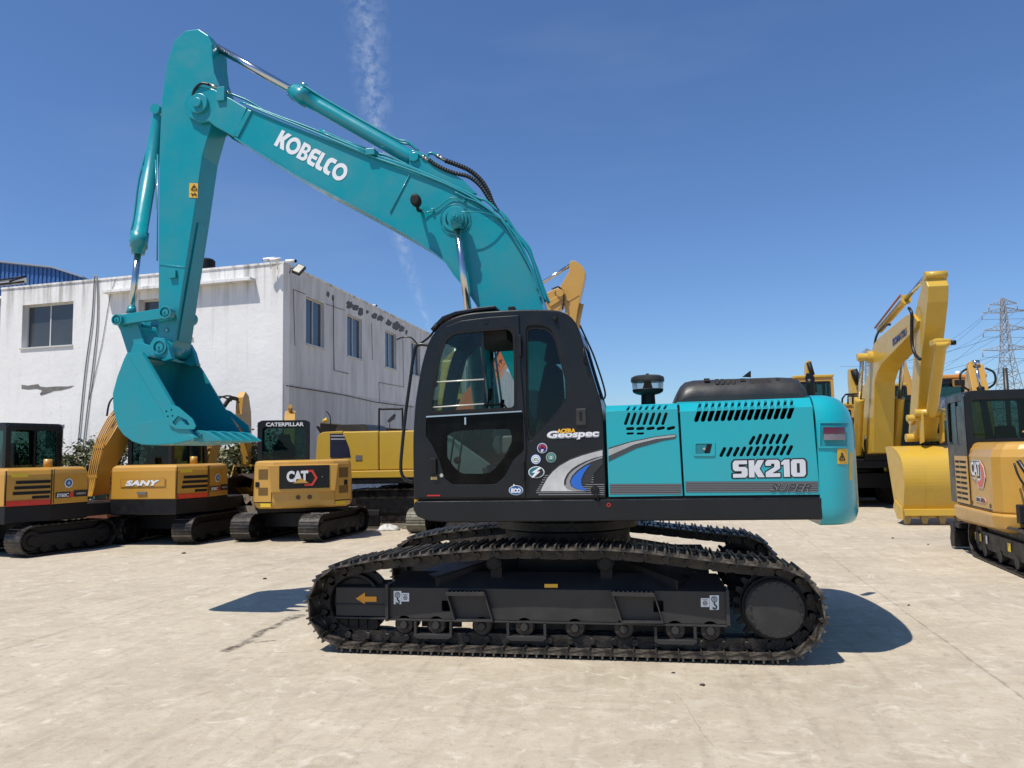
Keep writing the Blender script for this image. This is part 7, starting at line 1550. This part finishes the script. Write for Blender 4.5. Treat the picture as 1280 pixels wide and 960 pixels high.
class Wall:
    def __init__(s, o, e): s.o = Vector(o); s.d = (Vector(e)-s.o).normalized(); s.len = (Vector(e)-s.o).length; s.n = Vector((s.d.y, -s.d.x))
    def uv(s, px, py):
        r = ray(px, py); n = s.n; t = (s.o.x*n.x+s.o.y*n.y)/(r.x*n.x+r.y*n.y); q = CP+r*t; return ((Vector((q.x, q.y))-s.o).dot(s.d), q.z)
    def pt(s, u, z, off=0): return Vector((s.o.x+s.d.x*u+s.n.x*off, s.o.y+s.d.y*u+s.n.y*off, z))
    def rect(s, x0, y0, x1, y1):   # px rect -> (u0, z0, u1, z1)
        a = s.uv(x0, (y0+y1)/2); b = s.uv(x1, (y0+y1)/2); m_ = (x0+x1)/2; t = s.uv(m_, y0); q = s.uv(m_, y1); return (min(a[0], b[0]), q[1], max(a[0], b[0]), t[1])
    def box(s, m, u0, z0, u1, z1, o0, o1):
        v = [s.pt(u, z, o) for o in (o0, o1) for u, z in ((u0, z0), (u1, z0), (u1, z1), (u0, z1))]; m.add(v, [(3,2,1,0), (4,5,6,7), (0,1,5,4), (1,2,6,5), (2,3,7,6), (3,0,4,7)]); return m
    def plate(s, m, outer, holes, o0, o1, bevel=0):
        vs, fs = plate_geo(outer, holes, abs(o1-o0), bevel); c = (o0+o1)/2; m.add([s.pt(x, y, c+z) for x, y, z in vs], fs); return m
    def poly(s, m, pts, o0, o1): n = len(pts); m.add([s.pt(u, z, o0) for u, z in pts]+[s.pt(u, z, o1) for u, z in pts], [tuple(range(n))[::-1], tuple(range(n, 2*n))]+[(i, (i+1) % n, n+(i+1) % n, n+i) for i in range(n)]); return m
WFr = Wall(PA, CC); WSd = Wall(CC, PB)
WINM = mat('window_frame_white', (.55,.55,.54), .5); DG = mat('dark_window_glass', (.05,.055,.06), .12, 0, (.075,.08,.085), .5, 1.5, spec=.6, rvar=.05); DG2 = mat('sky_window_glass', (.035,.05,.07), .1, 0, (.02,.03,.045), .5, 1.5, spec=.8, rvar=.05); IN_ = mat('dim_interior', (.04,.036,.033), .9)
def window(W_, r, par, split=.5, dim_backing=False, gl=DG, dep=.22):
    u0, z0, u1, z1 = r; m = MB(); f = .045; d0 = -dep; us = u0+(u1-u0)*split
    W_.plate(m, [(u0, z0), (u1, z0), (u1, z1), (u0, z1)], [[(u0+f, z0+f), (us-f/2, z0+f), (us-f/2, z1-f), (u0+f, z1-f)], [(us+f/2, z0+f), (u1-f, z0+f), (u1-f, z1-f), (us+f/2, z1-f)]], d0-.03, d0+.03); w = m.build('window', WINM, par)
    for a, b, o in ((u0+f, us-f/2, -.01), (us+f/2, u1-f, .008)):
        m = MB(); W_.box(m, a, z0+f, b, z1-f, d0+o-.004, d0+o+.004); m.build('pane', gl, w)
    m = MB(); W_.box(m, u0-.03, z0-.05, u1+.03, z0-.001, -.05, .045); m.build('sill', WINM, w, bevel=.005)
    m = MB(); W_.box(m, u0, z0, u1, z1, d0-.06, d0-.05); m.build('dim_backing', IN_, w)  # dark sheet behind the panes stands in for the dim room
w1 = WFr.rect(27.5, 379, 91, 433); w2 = WFr.rect(173, 372, 241, 424); gw = WFr.rect(57, 532, 79, 560)
holes = [[(r[0], r[1]), (r[2], r[1]), (r[2], r[3]), (r[0], r[3])] for r in (w1, w2, gw)]
m = MB(); WFr.plate(m, [(0, -.05), (WFr.len-.003, -.05), (WFr.len-.003, ZR-.0), (0, ZR)], holes, -.35, 0); m.build('front_wall', WM, bl)
sw_ = [WSd.rect(382.5, 372, 405, 430), WSd.rect(434, 396, 452.5, 445), WSd.rect(481.5, 415, 495.5, 457), WSd.rect(514, 427, 525, 465)]
sw_ = [(r[0], 5.13, r[2], 6.60) for r in sw_]; d_ = sw_[-1][0]-sw_[-2][0]
for k in range(3): r = sw_[-1]; sw_.append((r[0]+d_, r[1], r[2]+d_, r[3]))
lw = [WSd.rect(400, 527, 441, 575), WSd.rect(472, 530, 510, 575)]; lw = [(r[0], .9, r[2], 2.72) for r in lw]; zmid = WSd.uv(440, 496)[1]
holes = [[(r[0], r[1]), (r[2], r[1]), (r[2], r[3]), (r[0], r[3])] for r in sw_]
zmid = 3.78
m = MB(); WSd.plate(m, [(.045, zmid), (WSd.len, zmid), (WSd.len, ZR-.002), (.045, ZR-.002)], holes, -.35, 0); m.build('side_wall', mat('greyed_white_render', (.66,.655,.64), .88, 0, (.40,.395,.38), .75, 1.4, bump=.25, bscale=9, stretch=(1.6, 1.6, .35)), bl)  # greyer base than the front wall's white, plus vertical stain streaks
lwx = WSd.uv(442, 540)[0]
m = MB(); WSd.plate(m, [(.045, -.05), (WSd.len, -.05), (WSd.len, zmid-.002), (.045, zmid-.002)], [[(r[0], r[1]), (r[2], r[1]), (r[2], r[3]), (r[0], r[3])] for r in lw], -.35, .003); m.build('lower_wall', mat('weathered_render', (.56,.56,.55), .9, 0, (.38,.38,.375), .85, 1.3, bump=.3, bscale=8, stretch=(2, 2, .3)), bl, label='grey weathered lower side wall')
m = MB(); m.prism([(PA.x+.3, PA.y+.4), (CC.x-.36, CC.y+.4), (PB.x-.4, PB.y), (PA.x-3, PB.y)], ZR-.5, ZR-.35, 'z'); m.build('flat_roof', WG, bl)
for W_, a in ((WFr, WFr.len-.004), (WSd, WSd.len)): m = MB(); W_.box(m, 0.0, ZR+.001, a-(.36 if W_ is WFr else 0), ZR+.06, -.36, .03); m.build('parapet_cap', WM, bl)
window(WFr, w1, bl, .47); window(WFr, w2, bl, .5)
for r in sw_: window(WSd, r, bl, .5, gl=DG2, dep=.12)
for r in lw:
    m = MB(); WSd.box(m, r[0], r[1], r[2], r[3], -.34, -.30); dw = m.build('shutter_opening', IN_, bl)
m = MB(); WFr.box(m, gw[0], gw[1], gw[2], gw[3], -.3, -.25); gr_ = m.build('grated_opening', IN_, bl)
m = MB()
for k in range(7): u = gw[0]+(gw[2]-gw[0])*(k+.5)/7; WFr.box(m, u-.015, gw[1], u+.015, gw[3], -.03, -.01)
WFr.box(m, gw[0]-.03, gw[3]-.05, gw[2]+.03, gw[3]+.02, -.04, .02); m.build('grating', GRD, gr_)
# canopy ledge over the second window
u0 = WFr.uv(135, 362)[0]; u1 = WFr.uv(319, 352)[0]; z0 = WFr.uv(230, 358)[1]
m = MB(); WFr.box(m, u0, z0-.05, u1, z0+.05, -.001, .26); m.build('canopy_ledge', WM, bl, bevel=.01)
# patch of fallen render on the front, peeled spots on the side
PLS = mat('bare_plaster', (.20,.19,.175), .95, 0, (.12,.11,.10), .8, 6, bump=.5); PLD = mat('peeled_render', (.10,.10,.105), .95, 0, (.16,.16,.155), .6, 5)
def jag(W_, pts, mt, nm, off=.006, lab=None): m = MB(); W_.poly(m, [W_.uv(x, y) for x, y in pts], .001, off); return m.build(nm, mt, bl, label=lab)
jag(WFr, [(27, 481), (35, 482), (48, 480), (50, 483), (58, 484), (70, 483), (84, 483), (93, 482), (88, 485), (76, 488), (66, 489), (55, 493), (50, 492), (53, 488), (46, 486), (36, 487), (27, 486)], PLS, 'fallen_render')
jag(WFr, [(50, 492), (57, 491), (66, 489), (58, 492), (51, 494)], PLD, 'fallen_render', .012)
rn = random.Random(4)
def blob(cx, cy, w, h, n=16): return [(cx+w*math.cos(2*math.pi*k/n)*rn.uniform(.7, 1.12), cy+h*math.sin(2*math.pi*k/n)*rn.uniform(.55, 1.15)) for k in range(n)]
for cx, cy, w, h in ((410, 368, 2.2, 4.5), (416, 372, 1.6, 5), (437, 381, 4.5, 5.5), (444, 385, 5, 5), (451, 390, 3.8, 6), (459, 390, 1.8, 2.8), (468, 395, 4, 4.5), (475, 398, 4.5, 4), (486, 404, 4, 5), (495, 407, 5.5, 5.5), (502, 411, 4, 4), (508, 415, 1.6, 3.4)):
    jag(WSd, blob(cx, cy, w, h), PLD, 'peeled_patch', .005)
def wline(W_, pts, r=.012, mt=None, nm='wall_cable', off=.02): m = MB(); m.tube([W_.pt(*W_.uv(x, y), off) for x, y in pts], r, 5); return m.build(nm, mt or mat('cable_grey', (.07,.07,.07), .7), bl)
wline(WSd, [(416, 374), (417, 463), (435, 467)]); wline(WSd, [(366, 362), (368, 432)], .008); wline(WSd, [(366, 362), (382, 368)], .008); wline(WSd, [(407, 380), (430, 388)], .008)
wline(WSd, [(473, 478), (474, 503), (510, 508)], .008); wline(WSd, [(357, 482), (430, 494), (470, 503), (516, 509)], .014); wline(WSd, [(473, 478), (505, 484)], .008); wline(WSd, [(464, 404), (465, 450)], .008); wline(WSd, [(503, 420), (504, 484)], .008)
CAB_W = mat('white_conduit', (.6,.6,.58), .6)
wline(WFr, smoothpath([(97, 575), (102, 520), (108, 460), (116, 400), (119, 350), (120.5, 346), (122.5, 350), (123, 400), (117, 460), (110, 515), (104, 570)], 4), .022, mat('conduit_grey', (.28,.28,.27), .6), 'conduit', .04)
wline(WFr, [(112, 500), (128, 430), (138, 370), (146, 345)], .008)
# corner kit: two cameras and a floodlight
def camera_unit(px, py, Y, lab, d=-1):
    w = P(px, py, Y); t = thing('security_camera', lab, 'camera', tuple(w))
    m = MB(); m.tube([w+Vector((-.02*d, 0, -.25)), w+Vector((0, 0, -.06)), w], .018, 8); m.build('bracket', WHT, t)
    m = MB(); m.tube([w+Vector((-.16*d, -.05, .03)), w+Vector((.16*d, -.12, -.0))], .055, 12); m.build('housing', WHT, t)
    m = MB(); m.tube([w+Vector((.16*d, -.12, 0)), w+Vector((.18*d, -.13, 0))], .045, 12); m.build('lens', RUB, t); return t
camera_unit(338, 325.5, 20.35, 'white bullet camera on the front parapet, left of the building corner'); camera_unit(346, 326, 20.35, 'white bullet camera on the front parapet nearest the building corner')
camera_unit(365, 328, 20.4, 'white bullet camera on an arm just right of the building corner', 1)
camera_unit(467, 383, 31.0, 'white bullet camera half way along the side parapet', 1)
w = P(373.5, 337, 20.3); t = thing('floodlight', 'square floodlight on an arm at the corner of the white building', 'floodlight', tuple(w))
m = MB(); M_ = Matrix.Translation(w) @ Matrix.Rotation(rad(25), 4, 'Y') @ Matrix.Rotation(rad(-35), 4, 'X'); m.box((-.13, -.05, -.17), (.13, .05, .17), M_); m.build('housing', DRK, t, bevel=.01)
m = MB(); m.box((-.10, -.056, -.14), (.10, -.051, .14), M_); m.build('lamp_glass', mat('lamp_diffuser', (.45,.44,.36), .3), t)
m = MB(); m.tube([w+Vector((-.02, .03, -.02)), w+Vector((-.3, .1, .08)), w+Vector((-.36, .15, -.05))], .02, 8); m.build('arm', GRD, t)
w = P(257, 330, 24); t = thing('roof_tank', 'black water tank on the flat roof behind the teal arm', 'tank', tuple(w)); m = MB(); m.lathe([(0, -.5), (.32, -.5), (.32, .10), (.26, .16), (.1, .2), (0, .2)], tuple(w), (0, 0, 1), 24); m.build('tank_body', RUB, t)
# grey wall section added at the extreme left, its colour stands for shade
nb = thing('shade_grey_wall', 'grey wall added at the left edge, shade put into its colour', 'building', (-21.5, 23.2, 0))
m = MB(); m.prism([(PA.x-4.5, PA.y+1.6), (PA.x-.02, PA.y+.30), (PA.x-.02, PA.y+6), (PA.x-4.5, PA.y+7)], -.05, 7.05, 'z'); m.build('wall', WG, nb)
m = MB(); m.prism([(PA.x-4.6, PA.y+1.5), (PA.x-.03, PA.y+.2), (PA.x-.03, PA.y+.5), (PA.x-4.6, PA.y+1.8)], 7.06, 7.14, 'z'); m.build('parapet_cap', WM, nb)
# blue ribbed shed behind
BL = mat('blue_sheet', (.035,.12,.35), .45, 0, (.05,.13,.3), .6, 2); Ys = 46
sh = thing('metal_shed', 'blue ribbed metal shed rising behind the white building at upper left', 'shed', (P(20, 340, Ys).x, Ys+6, 0))
tl_, tm_, tr_ = P(-60, 322, Ys), P(68, 335.5, Ys), P(107, 348, Ys); m = MB(); n_ = 64
for k in range(n_):
    xa = tl_.x+(tr_.x-tl_.x)*k/n_; xb = tl_.x+(tr_.x-tl_.x)*(k+1)/n_
    def top_(x): return tl_.z+(tm_.z-tl_.z)*(x-tl_.x)/(tm_.x-tl_.x) if x < tm_.x else tm_.z+(tr_.z-tm_.z)*(x-tm_.x)/(tr_.x-tm_.x)
    off = (0, .06)[k % 2]; m.add([(xa, Ys-off, 0), (xb, Ys-off, 0), (xb, Ys-off, top_(xb)), (xa, Ys-off, top_(xa)), (xb, Ys-.06+off, 0), (xb, Ys-.06+off, top_(xb))], [(0,1,2,3), (1,4,5,2)])
m.build('sheet_wall', BL, sh)
m = MB(); m.add([tl_+Vector((0,-.3,0)), tm_+Vector((0,-.3,0)), tm_+Vector((0,12,-1.5)), tl_+Vector((0,12,-1.5))]+[tl_+Vector((0,-.3,.1)), tm_+Vector((0,-.3,.1)), tm_+Vector((0,12,-1.4)), tl_+Vector((0,12,-1.4))], [(0,3,2,1),(4,5,6,7),(0,1,5,4),(1,2,6,5),(2,3,7,6),(3,0,4,7)])
m.add([tm_+Vector((0,-.3,0)), tr_+Vector((0,-.3,0)), tr_+Vector((0,12,-1.5)), tm_+Vector((0,12,-1.5))]+[tm_+Vector((0,-.3,.1)), tr_+Vector((0,-.3,.1)), tr_+Vector((0,12,-1.4)), tm_+Vector((0,12,-1.4))], [(0,3,2,1),(4,5,6,7),(0,1,5,4),(1,2,6,5),(2,3,7,6),(3,0,4,7)])
m.build('roof', mat('roof_sheet', (.28,.32,.38), .5), sh)
q = P(18, 352, 26); t = thing('roof_canopy_frame', 'rusty grey frame and folded sheet lying on the roof edge at upper left', 'roof frame', tuple(q))
m = MB(); m.tube([P(-5, 351, 25), P(33, 345, 25)], .03, 6); m.tube([P(12, 352, 25), P(33, 345, 25)], .03, 6); m.tube([P(-5, 356, 25), P(30, 352, 25)], .04, 6); m.build('frame_bars', DRK, t)
m = MB(); m.prism(poly_px([(-8, 350), (11, 348), (12, 356), (-8, 358)], 25), 25, 25.1); m.prism(poly_px([(14, 352), (33, 347), (33, 353), (14, 356)], 25.2), 25.2, 25.3); m.build('folded_sheet', mat('old_sheet', (.4,.4,.38), .8), t)
# ---------------------------------------------------------------- shrubs along the wall
def leafmat(name, c1_, c2_, c3_):
    m = bpy.data.materials.new(name); m.use_nodes = True; nt = m.node_tree; N = nt.nodes; L = nt.links; b = N['Principled BSDF']; b.inputs['Roughness'].default_value = .6
    g_ = N.new('ShaderNodeNewGeometry'); r = N.new('ShaderNodeValToRGB'); L.new(g_.outputs['Random Per Island'], r.inputs[0]); e = r.color_ramp.elements
    e[0].color = c1_+(1,); e[1].color = c3_+(1,); e.new(.6).color = c2_+(1,); L.new(r.outputs[0], b.inputs['Base Color']); return m
LF = leafmat('dry_leaves', (.045,.065,.02), (.12,.135,.05), (.30,.26,.15))
TW = mat('twig_bark', (.10,.07,.045), .9)
def shrub(name, label, px0, px1, ytop, Y, dep, n, sz, seed, grp='shrubs along the white building', lf=LF):
    rn = random.Random(seed); x0, x1 = P(px0, 560, Y).x, P(px1, 560, Y).x; h = P((px0+px1)/2, ytop, Y).z; cx = (x0+x1)/2; w = (x1-x0)/2
    t = thing(name, label, 'shrub', (cx, Y+dep/2, 0), 0, grp); m = MB()
    st = []
    for k in range(max(6, int(w*9))):
        bx = cx+rn.uniform(-.8, .8)*w; by = Y+dep*rn.uniform(.2, .8); tx = bx+rn.uniform(-.35, .35); ty = by+rn.uniform(-.3, .3); th_ = h*rn.uniform(.65, 1.02)*(1-.25*abs(bx-cx)/w)
        p = [Vector((bx, by, 0)), Vector(((bx+tx)/2+rn.uniform(-.1, .1), (by+ty)/2, th_*.5)), Vector((tx, ty, th_))]; m.tube(p, [.022, .014, .004], 5); st.append(p)
    m.build('stems', TW, t); m = MB()
    for k in range(n):
        p = rn.choice(st); f = rn.random()**.7; q = p[0].lerp(p[1], f*2) if f < .5 else p[1].lerp(p[2], f*2-1)
        q = q+Vector((rn.gauss(0, .17), rn.gauss(0, .17), rn.gauss(0, .10))); q.z = max(.03, q.z)
        a = Vector((rn.gauss(0, 1), rn.gauss(0, 1), rn.gauss(0, .7))).normalized(); b = a.cross(Vector((rn.gauss(0, 1), rn.gauss(0, 1), rn.gauss(0, 1)))).normalized(); s = sz*rn.uniform(.6, 1.4)
        m.add([q, q+a*s*.5+b*s*.28, q+a*s, q+a*s*.5-b*s*.28], [(0,1,2,3)])
    m.build('foliage', lf, t)
shrub('shrub', 'leafy shrub behind the ochre boom at the left, under the conduit', 56, 150, 536, 17.6, 1.2, 4200, .13, 1)
shrub('shrub', 'leafy shrub between the teal bucket and the white wall', 150, 250, 530, 18.2, 1.2, 4200, .13, 2)
shrub('shrub', 'leafy shrub right behind the teal bucket teeth', 252, 330, 540, 17.8, 1.2, 4200, .13, 3)
shrub('shrub', 'thin tall shrub against the wall beside the logo-panel mini excavator cab', 328, 356, 508, 18.6, .7, 1100, .09, 4)
shrub('shrub', 'shrub seen through the leftmost cab', -30, 56, 540, 18.4, 1.2, 3200, .13, 5)
# ---------------------------------------------------------------- sea-green scrap between the two ochre minis
# ---------------------------------------------------------------- pylons and wires
PY = mat('galvanised_lattice', (.30,.31,.33), .6, .3)
def pylon(label, px, ytop, ybase, Y, arms, wfac=.11):
    b0 = P(px, ytop, Y); H_ = b0.z; x = b0.x; t = thing('transmission_tower', label, 'pylon', (x, Y, 0), 0, 'power pylons on the right horizon')
    m = MB(); wb = H_*wfac; wt = H_*.018; r = H_*.0019
    def wz(z): f = z/H_; return wb*(1-f/.62)+wt*1.6*(f/.62) if f < .62 else wt*1.6*(1-(f-.62)/.38)+wt*.5*((f-.62)/.38)
    lv = [H_*(1-(1-k/14)**1.25) for k in range(15)]
    for sx in (-1, 1):
        for sy in (-1, 1): m.tube([(x+sx*wz(z), Y+sy*wz(z), z) for z in lv], r*1.5, 4, smooth=False)
    for z0, z1 in zip(lv, lv[1:]):
        a, b = wz(z0), wz(z1)
        for (p, q) in (((-1, -1), (1, -1)), ((1, -1), (1, 1)), ((1, 1), (-1, 1)), ((-1, 1), (-1, -1))):
            m.tube([(x+p[0]*a, Y+p[1]*a, z0), (x+q[0]*b, Y+q[1]*b, z1)], r, 4, smooth=False); m.tube([(x+q[0]*a, Y+q[1]*a, z0), (x+p[0]*b, Y+p[1]*b, z1)], r, 4, smooth=False); m.tube([(x+p[0]*b, Y+p[1]*b, z1), (x+q[0]*b, Y+q[1]*b, z1)], r, 4, smooth=False)
    m.build('mast', PY, t); ends = []
    for ya, hw in arms:
        z = P(px, ya, Y).z; W_ = hw*Y/FPX
        for s in (-1, 1):
            m = MB(); tip = Vector((x+s*W_, Y, z)); ends.append(tip-Vector((0, 0, H_*.045)))
            for sy in (-1, 1): m.tube([(x+s*wz(z), Y+sy*wz(z), z-H_*.004), tip], r*1.2, 4, smooth=False); m.tube([(x+s*wz(z), Y+sy*wz(z), z+H_*.03), tip], r*1.2, 4, smooth=False)
            for k in range(1, 4): q = Vector((x+s*(wz(z)+(W_-wz(z))*k/4), Y, z)); m.tube([q, q+Vector((0, 0, H_*.03*(1-k/4)))], r, 4)
            m.tube([tip, tip-Vector((0, 0, H_*.045))], r*1.6, 5); m.build('crossarm', PY, t)
    return ends
e1 = pylon('tall lattice pylon standing above the right-hand mini excavator', 1253, 373, 485, 250, [(380, 15), (390, 23), (412, 23), (437, 25)])
e2 = pylon('small distant lattice pylon just left of the big boom facing the camera', 1083, 436, 500, 480, [(440, 6), (447, 9), (462, 9)])
wm = mat('cable_dark', (.05,.055,.06), .6); k_ = 0
names = ['upper', 'middle', 'lower']
def wire(a, b, sag, lab):
    m = MB(); n = 14; m.tube([Vector(a).lerp(Vector(b), i/n)-Vector((0, 0, sag*4*(i/n)*(1-i/n))) for i in range(n+1)], .045, 4); tag(m.build('power_line', wm), lab, 'power line', 'power lines sagging across the sky at right')
ww = 'thin black power line sagging across the sky at right'
for i, e in enumerate(e1):
    tgt = e2[min(len(e2)-1, (i//2-1)*2+i % 2)] if i > 1 else e2[i]
    wire(e, tgt, 9+2*(i//2), ww)
    wire(e, Vector((e.x+70+(i % 2)*6, 60, e.z-6)), 7, ww)
for x0, y0, x1, y1 in ((1190, 470, 1290, 446), (1190, 455, 1290, 428), (1185, 482, 1290, 462), (1170, 440, 1290, 404)):
    wire(P(x0-120, y0+18, 300), P(x1, y1, 200), 3, ww)
w = P(1258, 485, 60); t = thing('utility_pole', 'plain dark pole in front of the tall lattice pylon', 'pole', (w.x, 60, 0)); m = MB(); m.tube([(w.x, 60, 0), (w.x, 60, P(1258, 460, 60).z)], .16, 12); m.build('pole', GREY, t)
# ---------------------------------------------------------------- light and air
SX, SY = .30, .37
sd = bpy.data.lights.new('sun', 'SUN'); sd.energy = 5.0; sd.angle = rad(.5); sd.color = (1, .94, .85)
sun = bpy.data.objects.new('sun', sd); COL.objects.link(sun)
dirv = Vector((SX, SY, -1)).normalized(); sun.rotation_euler = dirv.to_track_quat('-Z', 'Y').to_euler(); sun.location = (-10, -10, 40)
w = bpy.data.worlds.new('World'); SC.world = w; w.use_nodes = True; nt = w.node_tree; N = nt.nodes; L = nt.links
bg = N['Background']; sky = N.new('ShaderNodeTexSky'); sky.sky_type = 'NISHITA'; sky.sun_disc = False
sky.sun_elevation = math.asin(-dirv.z); sky.sun_rotation = math.atan2(-dirv.x, -dirv.y)
sky.air_density = 1.0; sky.dust_density = .35; sky.ozone_density = 3.0; sky.altitude = 50
bg.inputs[1].default_value = .102
# thin vapour trail high in the sky, laid along a great circle of world directions
tc = N.new('ShaderNodeTexCoord')
d0 = ray(452, 0).normalized(); d1 = ray(537, 405).normalized(); nrm = d0.cross(d1).normalized()
def dotn(v, src):
    a = N.new('ShaderNodeVectorMath'); a.operation = 'DOT_PRODUCT'; a.inputs[1].default_value = v; L.new(src, a.inputs[0]); return a.outputs['Value']
def mth(op, a, b=None, c=None, clamp=False):
    n = N.new('ShaderNodeMath'); n.operation = op; n.use_clamp = clamp
    for i, q in enumerate((a, b, c)):
        if q is None: continue
        if isinstance(q, (int, float)): n.inputs[i].default_value = q
        else: L.new(q, n.inputs[i])
    return n.outputs[0]
gen = tc.outputs['Generated']
al = (d1-d0).normalized(); t = dotn(al, gen); t0 = al.dot(d0); t1 = al.dot(d1)
tt = mth('DIVIDE', mth('SUBTRACT', t, t0), t1-t0)          # 0 at the top of the view, 1 at the roof
n1 = N.new('ShaderNodeTexNoise'); n1.inputs['Scale'].default_value = 9; n1.inputs['Detail'].default_value = 5; L.new(gen, n1.inputs['Vector'])
n2 = N.new('ShaderNodeTexNoise'); n2.inputs['Scale'].default_value = 75; n2.inputs['Detail'].default_value = 8; n2.inputs['Roughness'].default_value = .7; L.new(gen, n2.inputs['Vector'])
bow = mth('MULTIPLY', mth('MULTIPLY', tt, mth('SUBTRACT', 1.0, tt)), -.055)
dist = mth('ADD', mth('ADD', dotn(nrm, gen), mth('MULTIPLY', mth('SUBTRACT', n1.outputs[0], .5), .035)), bow)
wid = mth('MAXIMUM', mth('MULTIPLY_ADD', tt, -.026, .034), .006)
# one crisp edge (towards the right of the view) and one frayed edge
q = mth('DIVIDE', dist, wid)
fa = mth('SUBTRACT', 1.0, mth('ABSOLUTE', q), clamp=True)
tex = mth('MULTIPLY_ADD', n2.outputs[0], 3.6, -1.45, True)
msk = mth('MULTIPLY', mth('POWER', fa, 1.3), tex)
ends = mth('MULTIPLY', mth('MULTIPLY_ADD', mth('ABSOLUTE', mth('SUBTRACT', tt, .45)), -1.4, 1.3, True), mth('GREATER_THAN', dotn((d0+d1).normalized(), gen), 0.5))
msk = mth('MULTIPLY', mth('MULTIPLY', msk, ends), .40)
# very faint high cirrus
n3 = N.new('ShaderNodeTexNoise'); n3.inputs['Scale'].default_value = 2.2; n3.inputs['Detail'].default_value = 7
mp = N.new('ShaderNodeMapping'); mp.inputs['Scale'].default_value = (1, 1, 4.5); mp.inputs['Rotation'].default_value = (.25, .2, 0); L.new(gen, mp.inputs[0]); L.new(mp.outputs[0], n3.inputs['Vector'])
cir = mth('MULTIPLY', mth('MULTIPLY_ADD', n3.outputs[0], 2.2, -1.15, True), .10)
msk = mth('MAXIMUM', msk, cir)
mx = N.new('ShaderNodeMix'); mx.data_type = 'RGBA'; L.new(msk, mx.inputs['Factor']); mx.inputs['B'].default_value = (7.5, 8.2, 9.2, 1)
tn = N.new('ShaderNodeMix'); tn.data_type = 'RGBA'; tn.blend_type = 'MULTIPLY'; tn.inputs['Factor'].default_value = 1; tn.inputs['B'].default_value = (.79, .99, 1.27, 1)
L.new(sky.outputs[0], tn.inputs['A']); L.new(tn.outputs['Result'], mx.inputs['A']); L.new(mx.outputs['Result'], bg.inputs[0])
SC.view_settings.view_transform = 'Standard'; SC.view_settings.look = 'None'; SC.view_settings.gamma = 1; SC.view_settings.exposure = .0
SC.render.engine = 'CYCLES'; SC.render.resolution_x = 1024; SC.render.resolution_y = 768
SC.cycles.max_bounces = 8; SC.cycles.transparent_max_bounces = 24; SC.cycles.caustics_reflective = False; SC.cycles.caustics_refractive = False
